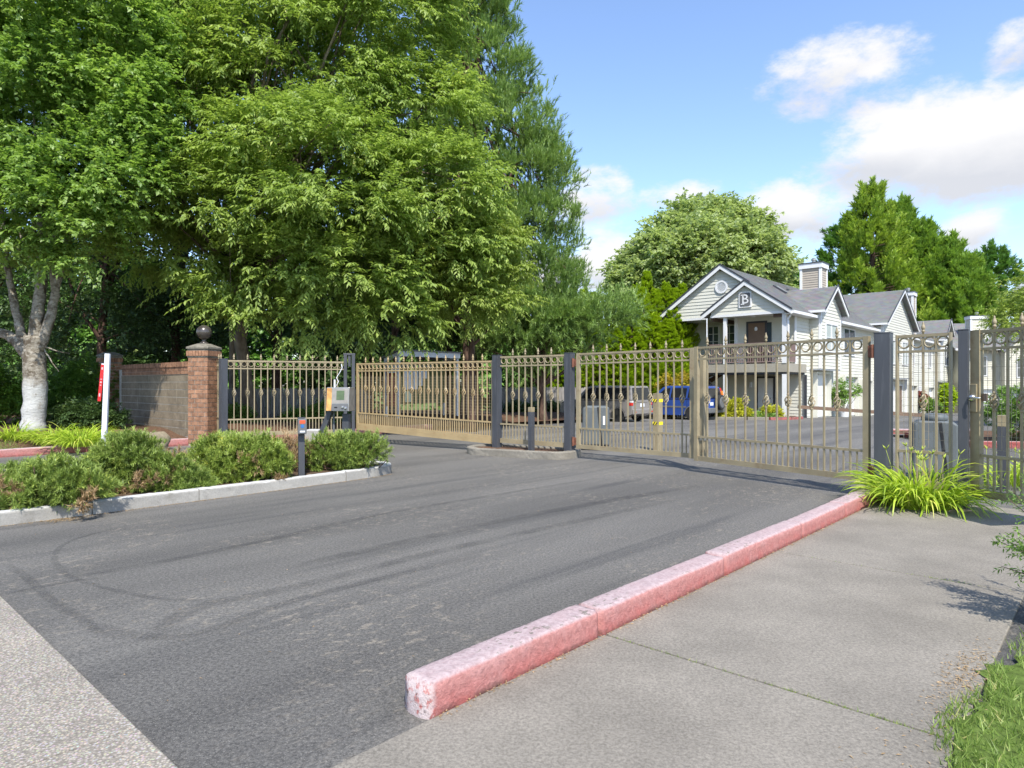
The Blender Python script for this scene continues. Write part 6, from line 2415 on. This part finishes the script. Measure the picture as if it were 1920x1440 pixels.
def lot_plants():
    def ball(px, Y, py, rx, rz, dz=0):
        p = at(px, Y)
        k = Y / 1250
        c = Vector(((px - 960) * k, Y, 1.5 + (720 - py) * k))
        return p, [(c, (rx * k, rx * k, rz * k))]
    G = "yellow shrubs in front of the sage building"
    p, l = ball(1380, 32.6, 775, 24, 24)
    leafy_shrub("golden_shrub", "larger bright yellow shrub right of the blue car's spare wheel", p, l + [(l[0][0] + Vector((-.4, -.1, -.3)), (.5, .5, .35)), (l[0][0] + Vector((-.7, -.15, -.42)), (.4, .4, .28))], 501, 110, 14, 7, .10, .05, L_GOLD, .16, .16, group=G)
    p, l = ball(1447, 33.1, 778, 15, 14)
    leafy_shrub("golden_shrub", "smaller yellow shrub below the white front door", p, l, 502, 60, 14, 7, .10, .05, L_GOLD, .14, .14, group=G)
    p, l = ball(1414, 33.0, 783, 40, 7)
    leafy_shrub("ground_cover", "low green ground cover between the two yellow shrubs", p, l, 503, 70, 12, 6, .09, .05, L_BUSH, .12, .12)
    p, l = ball(1275, 34.2, 722, 34, 14)
    leafy_shrub("orange_shrub", "orange-tipped shrub showing above the blue car's roof", p, [(l[0][0], (1.0, .8, .5)), (l[0][0] + Vector((0, 0, -.7)), (.9, .8, .8))], 504, 110, 12, 7, .13, .06, L_ORNG, .18, .18)
    # potted shrub by the garages
    p = at(1582, 38.4)
    t = leafy_shrub("potted_shrub", "airy green shrub in a white pot between the garage doors", p + Vector((0, 0, .45)), [(p + Vector((.15, 0, 1.35)), (.75, .6, .75)), (p + Vector((-.3, 0, 1.0)), (.5, .5, .5))], 505, 60, 9, 7, .12, .06, L_BUSH, .18, .2)
    MB().lathe([(.24, -.5), (.34, -.02), (.37, -.02), (.37, .05), (.31, .05), (.30, -.03), (.02, -.04)], 18).build("pot", M_TRIM, t)
    p, l = ball(1726, 55, 756, 13, 17)
    leafy_shrub("maroon_shrub", "rounded maroon-leaved shrub by the far garages", p, l, 506, 60, 12, 7, .16, .08, L_REDL, .2, .2)
    p, l = ball(1746, 54, 763, 12, 13)
    leafy_shrub("green_shrub", "small green shrub right of the maroon one by the far garages", p, l, 507, 50, 12, 7, .14, .07, L_BUSH, .2, .2)
    p, l = ball(1774, 60, 752, 8, 24)
    leafy_shrub("tall_shrub", "tall bright green shrub at the far end of the sage row", p, l, 508, 90, 14, 7, .2, .1, L_THUJA, .3, .3)
    # round shrub seen through the pedestrian gate
    leafy_shrub("round_shrub", "dense rounded shrub on the red-kerbed island behind the pedestrian gate", (12.2, 16.1, .1),
                [((12.45, 16.2, .75), (.70, .7, .62)), ((13.0, 16.3, .55), (.8, .7, .5))], 509, 260, 14, 8, .055, .026, L_BUSH, .10, .10)
    # dark low shrubs by the board fence
    for i, (px, w) in enumerate(((1012, 26), (1046, 20), (965, 20))):
        p = at(px, 32.2)
        leafy_shrub("low_shrub", ["middle dark low shrub against the sun-dappled board fence", "dark low shrub against the sun-dappled board fence next to the parked car", "leftmost dark low shrub against the sun-dappled board fence"][i], p,
                    [(p + Vector((0, 0, .35)), (w * .026, .4, .45))], 520 + i, 50, 10, 7, .10, .05, L_DARK, .14, .14, group="low shrubs along the board fence")
    for i, (x, y, s) in enumerate(((-8.6, 20.6, .5), (-6.9, 21.2, .38), (-5.9, 21.6, .6))):
        leafy_shrub("low_shrub", ["leafy plant behind the left end of the ringed fence", "small leafy plant in the middle behind the ringed fence", "leafy plant behind the ringed fence near the keypad"][i], (x, y, .05),
                    [((x, y, s * .6), (s * 1.1, s, s * .8))], 530 + i, 60, 10, 7, .11, .05, L_BUSH, .16, .16, group="leafy plants behind the ringed fence")


lot_plants()


# ------------------------------------------------------------------ trees of the left bank
def left_trees():
    # pale multi-stemmed tree with a whitewashed foot
    b = (-11.75, 16.6, .42)
    k = 16.6 / 1250

    def W(px, py, dy=0.0):
        return Vector(((px - 960) * k, 16.6 + dy, 1.5 + (720 - py) * k))
    t = make_tree("maple_tree", "pale-barked multi-stemmed broadleaf tree with a whitewashed foot at the far left", "tree", b,
                  lobe_px(16.6, [(60, 200, 150, 130), (175, 335, 105, 90, -.6), (40, 400, 120, 80, -.4), (-90, 300, 150, 150), (190, 170, 120, 110, .3), (120, 40, 160, 120), (165, 455, 62, 48, -.8), (20, 470, 70, 45, -1.0), (-60, 60, 160, 140), (230, 260, 70, 80, -.2), (95, 395, 70, 60, -1.2)], .9),
                  (601, 520, 24, 11, .112, .080, .48, .42, .22, L_MAP, dict(spread=.9, jit=.38, leafdroop=.28, inner=.20, flat=.5)), None)
    rng = np.random.default_rng(61)
    mb = MB()
    bb = Vector(b)

    def limb(pts, r):
        P = [W(*p) - bb for p in pts]
        C, n = [], len(P)
        for i in range(n - 1):
            for s in range(4):
                C.append(P[i].lerp(P[i + 1], s / 4))
        C.append(P[-1])
        # soften the corners
        for _ in range(2):
            C = [C[0]] + [C[i - 1] * .25 + C[i] * .5 + C[i + 1] * .25 for i in range(1, len(C) - 1)] + [C[-1]]
        m = len(C) - 1
        mb.tube([c + Vector((rng.normal(0, .008), rng.normal(0, .008), 0)) for c in C], [(r[0] + (r[1] - r[0]) * i / m) * (1 + rng.normal(0, .05)) for i in range(m + 1)], 12)
    limb([(62, 812), (63, 780), (66, 740), (66, 700), (64, 655), (66, 630)], (.27, .235))
    limb([(60, 665), (68, 610), (74, 560), (80, 500), (82, 440), (78, 380), (90, 300), (95, 220)], (.165, .05))
    limb([(72, 655), (88, 620), (100, 570), (106, 540), (120, 480), (132, 440), (150, 380)], (.13, .045))
    limb([(104, 556), (100, 500), (106, 440), (118, 370)], (.09, .03))
    limb([(56, 670), (34, 640), (15, 628), (-10, 622), (-60, 600), (-120, 540)], (.17, .05))
    limb([(52, 660), (36, 610), (24, 560), (14, 500), (6, 430), (0, 340)], (.12, .04))
    limb([(82, 655), (98, 680), (112, 697)], (.02, .006))
    limb([(84, 650), (106, 658), (130, 663)], (.02, .006))
    for p in ((120, 330), (40, 300), (180, 300), (-40, 250), (60, 150), (150, 200), (-90, 400), (200, 420), (110, 420)):
        q = W(*p) - bb
        s = W(80 + (p[0] - 80) * .25, 470) - bb
        mb.tube([s, s.lerp(q, .5) + Vector((0, 0, .3)), q], [.05, .035, .012], 6, False)
    inst("trunk", mb.mesh("trunk", M_BARK1, True), t)

    # great zelkova behind the brick pillar and ringed fence
    make_tree("zelkova_tree", "huge spreading tree with drooping narrow leaves filling the upper left, behind the ringed fence", "tree", (-8.1, 21.0, .1),
              lobe_px(20.0, [(330, 190, 140, 130, 0), (560, 150, 165, 140, -.6), (755, 215, 110, 110, .2), (690, 40, 150, 120), (450, -40, 220, 130), (420, 400, 130, 85, -1.6), (600, 405, 150, 95, -1.9),
                             (790, 370, 110, 95, -.5), (500, 515, 110, 62, -1.7), (660, 530, 110, 62, -1.4), (330, 480, 90, 55, -.8), (860, 330, 48, 60, .2), (815, 460, 90, 70, .2), (700, -90, 160, 100), (250, 20, 160, 140), (560, 300, 150, 100, -1.9), (560, 600, 80, 38, -1.0), (450, 590, 60, 36, -1.2), (720, 600, 70, 38, -.6)], .8),
              (611, 880, 22, 13, .165, .062, .60, .62, .30, L_ZEL, dict(spread=.8, jit=.24, leafdroop=.38, inner=.16, flat=.32, outw=.95, upw=.18)),
              ([at(452, 20.9, 640), at(458, 20.8, 580), at(470, 20.6, 500), at(540, 20.2, 330), at(600, 20, 160)], .22, 90, M_BARK2))
    make_tree("zelkova_tree", "smaller yellow-tipped tree between the great drooping tree and the pine", "tree", at(884, 21.6),
              lobe_px(21.2, [(905, 465, 62, 50), (945, 500, 42, 60, -.3), (880, 560, 62, 52, -.5), (935, 575, 44, 44, -.3), (850, 520, 60, 60), (895, 430, 50, 40)], .9),
              (621, 170, 16, 12, .14, .05, .36, .5, .35, L_YEL, dict(spread=.8, jit=.28, leafdroop=.45, inner=.2, flat=.6)),
              ([at(884, 21.6, 650), at(886, 21.5, 600), at(890, 21.4, 520)], .13, 26, M_BARK3))

    # slim stems in the shade
    for i, (px, Y, top, r) in enumerate(((434, 22.2, 520, .12), (735, 25.5, 470, .13), (872, 26.5, 560, .17))):
        p = at(px, Y)
        lb = ["slim pale trunk in the shade above the left of the ringed fence", "dark slim trunk above the notice shelter's left end", "brown leaning trunk above the notice shelter's right post"][i]
        make_tree("shade_tree", lb, "tree", p, lobe_px(Y, [(px, top - 40, 70, 60), (px + 20, top - 100, 80, 60)], .9),
                  (630 + i, 60, 14, 9, .10, .05, .45, .45, .2, L_DARK, dict(inner=.2)), ([at(px + 3, Y, 640), at(px - 4 + 8 * i, Y, 580), at(px + 6, Y, top)], r, 12, (M_BARK2, M_BARK3, M_BARK3)[i]), "slim trees in the shade of the great one")

    # dark evergreen trees behind everything on the left
    spec = [(-40, 27, [(-40, 560, 150, 120), (-60, 380, 150, 130), (10, 690, 120, 70), (-40, 200, 150, 120)], "dark evergreen tree behind the pale trunk at the left edge"),
            (190, 25.5, [(180, 560, 110, 90), (200, 620, 120, 70), (220, 450, 100, 80), (190, 320, 110, 90), (230, 180, 120, 100), (240, 30, 120, 100)], "dark evergreen tree rising behind the block wall"),
            (330, 27.5, [(330, 600, 90, 80), (300, 640, 90, 60), (360, 340, 90, 90), (330, 200, 110, 100), (350, 60, 120, 100)], "dark evergreen tree behind the ball-topped pillar"),
            (520, 27.0, [(500, 620, 110, 70), (560, 600, 90, 80), (520, 480, 110, 80), (520, 330, 120, 90), (500, 180, 120, 100), (500, 30, 130, 100)], "dark evergreen tree behind the ringed fence"),
            (690, 28.5, [(680, 610, 100, 70), (740, 600, 90, 80), (690, 480, 110, 80), (700, 340, 120, 90), (690, 200, 120, 100), (680, 50, 120, 100)], "dark evergreen tree behind the left half of the notice shelter"),
            (840, 30.0, [(820, 620, 90, 60), (880, 600, 70, 60), (830, 480, 90, 80), (940, 610, 60, 50)], "dark evergreen tree behind the right half of the notice shelter")]
    for i, (px, Y, lob, lb) in enumerate(spec):
        make_tree("evergreen_tree", lb, "tree", at(px, Y), lobe_px(Y, lob, .75), (640 + i, 260, 14, 8, .17, .085, .75, .6, .15, L_DARK, dict(inner=.3, jit=.5)),
                  ([at(px, Y, 640), at(px + 8, Y, 500), at(px, Y, 330)], .2, 26, M_BARK3), "dark evergreens behind the wall and fences")
    leafy_shrub("clipped_hedge", "dark clipped yew bush beside the whitewashed trunk, left of the block wall", (-12.6, 20.4, .4),
                [((-13.0, 20.4, 1.25), (.75, .7, 1.0)), ((-12.4, 20.5, 1.2), (.55, .6, .98)), ((-13.5, 20.4, 1.0), (.7, .6, .9))], 660, 420, 14, 8, .06, .022, L_HEDGE, .10, .10)
    leafy_shrub("dark_shrub", "dark shrub at the left edge of the picture behind the tree trunk", (-14.6, 18.6, .4),
                [((-14.8, 18.6, 1.1), (.8, .7, .9)), ((-14.0, 18.9, .8), (.6, .6, .6))], 661, 220, 14, 8, .08, .03, L_HEDGE, .12, .12)
    leafy_shrub("low_laurel", "low glossy green shrub between the whitewashed trunk and the sign post", (-10.9, 17.4, .3),
                [((-11.2, 17.5, .62), (.55, .5, .36)), ((-10.7, 17.4, .55), (.5, .4, .3))], 662, 130, 12, 7, .085, .038, L_DARK, .12, .12)


left_trees()


def pine():
    Y = 28.0
    p = at(890, Y)
    make_tree("pine_tree", "tall grey-green pine with upturned tufts against the sky, right of the great drooping tree", "tree", p,
              lobe_px(Y, [(850, -60, 50, 60), (872, 30, 72, 70), (905, 60, 42, 40), (900, 130, 75, 62), (945, 190, 42, 45), (920, 250, 95, 72), (985, 290, 62, 42, .3), (940, 350, 115, 70), (1022, 330, 34, 30), (1010, 405, 58, 36, -.3),
                          (950, 450, 115, 70), (1035, 455, 34, 28), (985, 520, 85, 50), (1050, 515, 42, 30, .2), (1078, 540, 24, 20), (900, 560, 120, 70), (1000, 585, 80, 40), (800, 330, 90, 120)], .8),
              (701, 760, 22, 17, .185, .032, .38, .36, .02, L_PINE, dict(radial=True, spread=.50, leafdroop=-.1, jit=.2, one=True, inner=.2, upw=.85, outw=.55, rough=.34, flat=.9)),
              ([at(884, Y, 640), at(880, Y, 480), at(874, Y, 200), at(866, Y, 0)], .24, 120, M_BARK3))
    # drooping grey-green lower boughs reaching right, in front of the hedge
    make_tree("pine_tree", "low grey-green pine boughs spreading in front of the clipped hedge row", "tree", at(1020, 27.0),
              lobe_px(27.0, [(1010, 600, 70, 40), (1070, 605, 60, 34), (1125, 597, 60, 26), (1030, 650, 60, 40), (960, 640, 70, 50), (1165, 580, 28, 20), (1090, 640, 40, 22)], .8),
              (702, 190, 20, 20, .21, .030, .5, .4, .1, L_PINE, dict(radial=True, spread=.5, leafdroop=0.0, jit=.2, one=True, inner=.35, upw=.45)),
              ([at(1015, 27.2, 700), at(1025, 27, 640)], .16, 22, M_BARK3))


pine()


# ------------------------------------------------------------------ hedge row of thujas
def thujas():
    tops = [(1052, 552, 39.5), (1074, 536, 41), (1095, 541, 40), (1113, 550, 39.5), (1145, 558, 40), (1168, 566, 38.8), (1193, 534, 39.5), (1213, 511, 40.5), (1207, 541, 38.2), (1230, 544, 39), (1249, 529, 39.6), (1264, 543, 38.6), (1279, 534, 40), (1300, 545, 41),
            (1128, 600, 37.2), (1160, 612, 36.8), (1085, 610, 37.4), (1185, 590, 37.0), (1222, 588, 37.2), (1254, 600, 37.0), (1060, 640, 36.6)]
    names = ["leftmost thuja of the tall hedge row", "second tall thuja from the left in the hedge row", "third tall thuja from the left in the hedge row", "fourth tall thuja from the left in the hedge row", "thuja alone against the sky in the gap of the hedge row",
             "lower thuja in the gap of the hedge row", "tall thuja just left of the tallest one", "tallest thuja, its point in front of the pale green tree", "thuja in front of the tallest one", "slim thuja right of the tallest one",
             "second tallest thuja, left of the building's eave", "thuja partly behind the second tallest one", "thuja whose point touches the roof line of the sage building", "thuja behind the porch gable of the sage building",
             "lower front thuja above the bronze-grey car's roof", "front thuja above the gap between the two cars", "front thuja over the bronze-grey car's windscreen", "front thuja left of the white porch post", "front thuja below the tallest one", "front thuja just left of the siding corner", "front thuja beside the board fence"]
    protos = []
    for k in range(4):
        prof = lambda q: (min(1.0, (1 - q) * 1.7)) ** .95 * (1 - .12 * q) * (1 + .05 * math.sin(q * 31 + k))
        c = conifer("thuja", "", "hedge tree", (0, 0, 0), 8.0, .92, (710 + k, 760, 14, 7, .10, .045, .11, L_THUJA, .75, dict(spread=.45, leafdroop=-.15, jit=.3, one=True, tip=.72, sjit=.3, droop=-.2, pj=.07)), M_BARK3, "tall thuja hedge row beside the building", prof, z0=.01, r_tr=.09)
        protos.append(c)
    rnd = random.Random(4)
    for i, (px, py, Y) in enumerate(tops):
        p = at(px, Y)
        h = 1.5 + (720 - py) * Y / 1250 - gz(Y)
        k = h / 8.1
        s = (rnd.uniform(.92, 1.12), rnd.uniform(.92, 1.12), k)
        lab = "bright green " + names[i]
        if i < 4:
            o = protos[i]
            o.location, o.rotation_euler, o.scale = p, (0, 0, rnd.uniform(0, 6)), s
            o['label'] = lab
        else:
            dup(protos[i % 4], p, rnd.uniform(0, 6), lab, None, s)


thujas()


# ------------------------------------------------------------------ trees beyond the building
def far_trees():
    make_tree("linden_tree", "broad round pale-green tree rising behind the sage building's gable", "tree", at(1320, 62),
              lobe_px(60, [(1330, 455, 70, 62, 1), (1260, 475, 60, 55), (1390, 470, 60, 60), (1205, 520, 46, 46), (1330, 500, 110, 70, -2), (1430, 505, 40, 40), (1185, 555, 34, 40), (1260, 540, 80, 60, -1), (1300, 425, 44, 38, 1), (1355, 415, 40, 34, 1), (1400, 540, 60, 50)], .8),
              (801, 640, 18, 9, .36, .26, .95, .9, .2, L_LIND, dict(spread=.9, jit=.5, leafdroop=.3, inner=.12)),
              ([at(1320, 62, 640), at(1322, 62, 540)], .45, 50, M_BARK2))
    make_tree("broadleaf_tree", "small dark tree top peeking between the round tree and the chimney", "tree", at(1488, 82), lobe_px(82, [(1490, 545, 26, 30), (1475, 560, 26, 26), (1510, 560, 26, 30)], .9),
              (802, 90, 14, 8, .4, .26, .8, .8, .2, L_FIR, dict(inner=.2)), ([at(1488, 82, 620)], .3, 14, M_BARK2))
    pr = lambda q: (1 - q) ** .82 * (1 + .12 * math.sin(q * 19) + .06 * math.sin(q * 37))
    spec = [(1636, 342, 66, 6.2, L_CEDAR, "tallest conifer behind the chimneys, with loose light yellow-green clumps", 811), (1690, 372, 70, 5.0, L_CYP, "second dense bright green cypress right of the tallest conifer", 812),
            (1735, 420, 68, 5.2, L_CYP, "third dense bright green cypress above the second big gable", 813), (1780, 452, 66, 5.0, L_CYP, "fourth bright green cypress at the lower right of the row", 814),
            (1815, 495, 64, 4.6, L_CYP, "lowest bright green cypress above the far chimney", 815), (1582, 410, 74, 4.6, L_FIR, "dark blue-green conifer on the left flank of the tallest one", 816),
            (1860, 458, 88, 6.8, L_FIR, "separate feathery fir at the far right above the white eave corner", 817)]
    for (px, py, Y, rb, mat, lb, sd) in spec:
        Y, rb = Y * 1.2 + 2, rb * 1.22
        p = at(px, Y)
        H = 1.5 + (720 - py) * Y / 1250 - gz(Y)
        fir = mat is L_FIR
        plume_tree("conifer_tree", lb, "tree", p, H, rb * 1.08, sd, 300, 42, 8, .42, .15, .62, mat, M_BARK3, "conifers beyond the apartment row", pr,
                   .35 if fir else 1.0, 1.0 if fir else .62, 2.6, .66)
    # yellow-green boughs of a nearer tree at the right edge
    make_tree("broadleaf_tree", "yellow-green leafy boughs hanging in at the right edge above the pedestrian gate", "tree", (20.6, 24.5, gz(24)),
              lobe_px(24, [(1955, 600, 70, 46), (1925, 628, 44, 26, -.5), (1990, 560, 80, 60), (2050, 540, 100, 80)], .9),
              (821, 150, 16, 11, .095, .05, .36, .42, .3, L_YEL, dict(inner=.2, leafdroop=.4)), ([(20.6, 24.5, 2.0), (20.4, 24.4, 3.4)], .15, 26, M_BARK2))
    # distant belt of trees closing the horizon
    spec2 = [(-300, 46), (-160, 48), (0, 50), (160, 50), (330, 50), (500, 50), (680, 50), (850, 50), (990, 54), (1060, 56), (2080, 70), (2250, 70)]
    me_done = None
    belt = ["distant green tree ending the belt at the far left, outside the picture", "distant green tree of the belt just outside the left edge", "distant green tree behind the pale trunk at the left edge", "distant green tree behind the block wall",
            "distant green tree behind the ball-topped brick pillar", "distant green tree behind the middle of the ringed fence", "distant green tree behind the notice shelter's left end", "distant green tree behind the notice shelter's right post",
            "low distant tree behind the pine's foot", "low distant tree behind the left end of the thuja hedge", "distant tree just outside the right edge beyond the cream block", "distant tree ending the belt at the far right, outside the picture"]
    for i, (px, Y) in enumerate(spec2):
        p = at(px, Y)
        lb = belt[i]
        if i in (0, 1, 2, 3):
            hh = (300, 340, 320, 360)[i]
            me_done = me_done or []
            lob = lobe_px(Y, [(px, 720 - hh * .55, 100, hh * .35), (px - 50, 720 - hh * .4, 80, 100), (px + 55, 720 - hh * .42, 80, 100), (px, 640, 110, 90), (px - 30, 700, 120, 70), (px + 50, 700, 120, 70)], .7)
            t = make_tree("belt_tree", lb, "tree", p, lob, (830 + i, 300, 13, 7, .42, .26, .9, .9, .2, L_FIR if i % 2 else L_DARK, dict(inner=.25)), ([at(px, Y, 640), at(px, Y, 560)], .3, 20, M_BARK2), "distant belt of trees")
            me_done.append(t)
        else:
            dup(me_done[i % 4], p, random.Random(i).uniform(0, 6.28), lb, "distant belt of trees", (1, 1, random.Random(i + 9).uniform(.8, 1.05) * (.62 if 880 < px < 1200 else 1)))


far_trees()
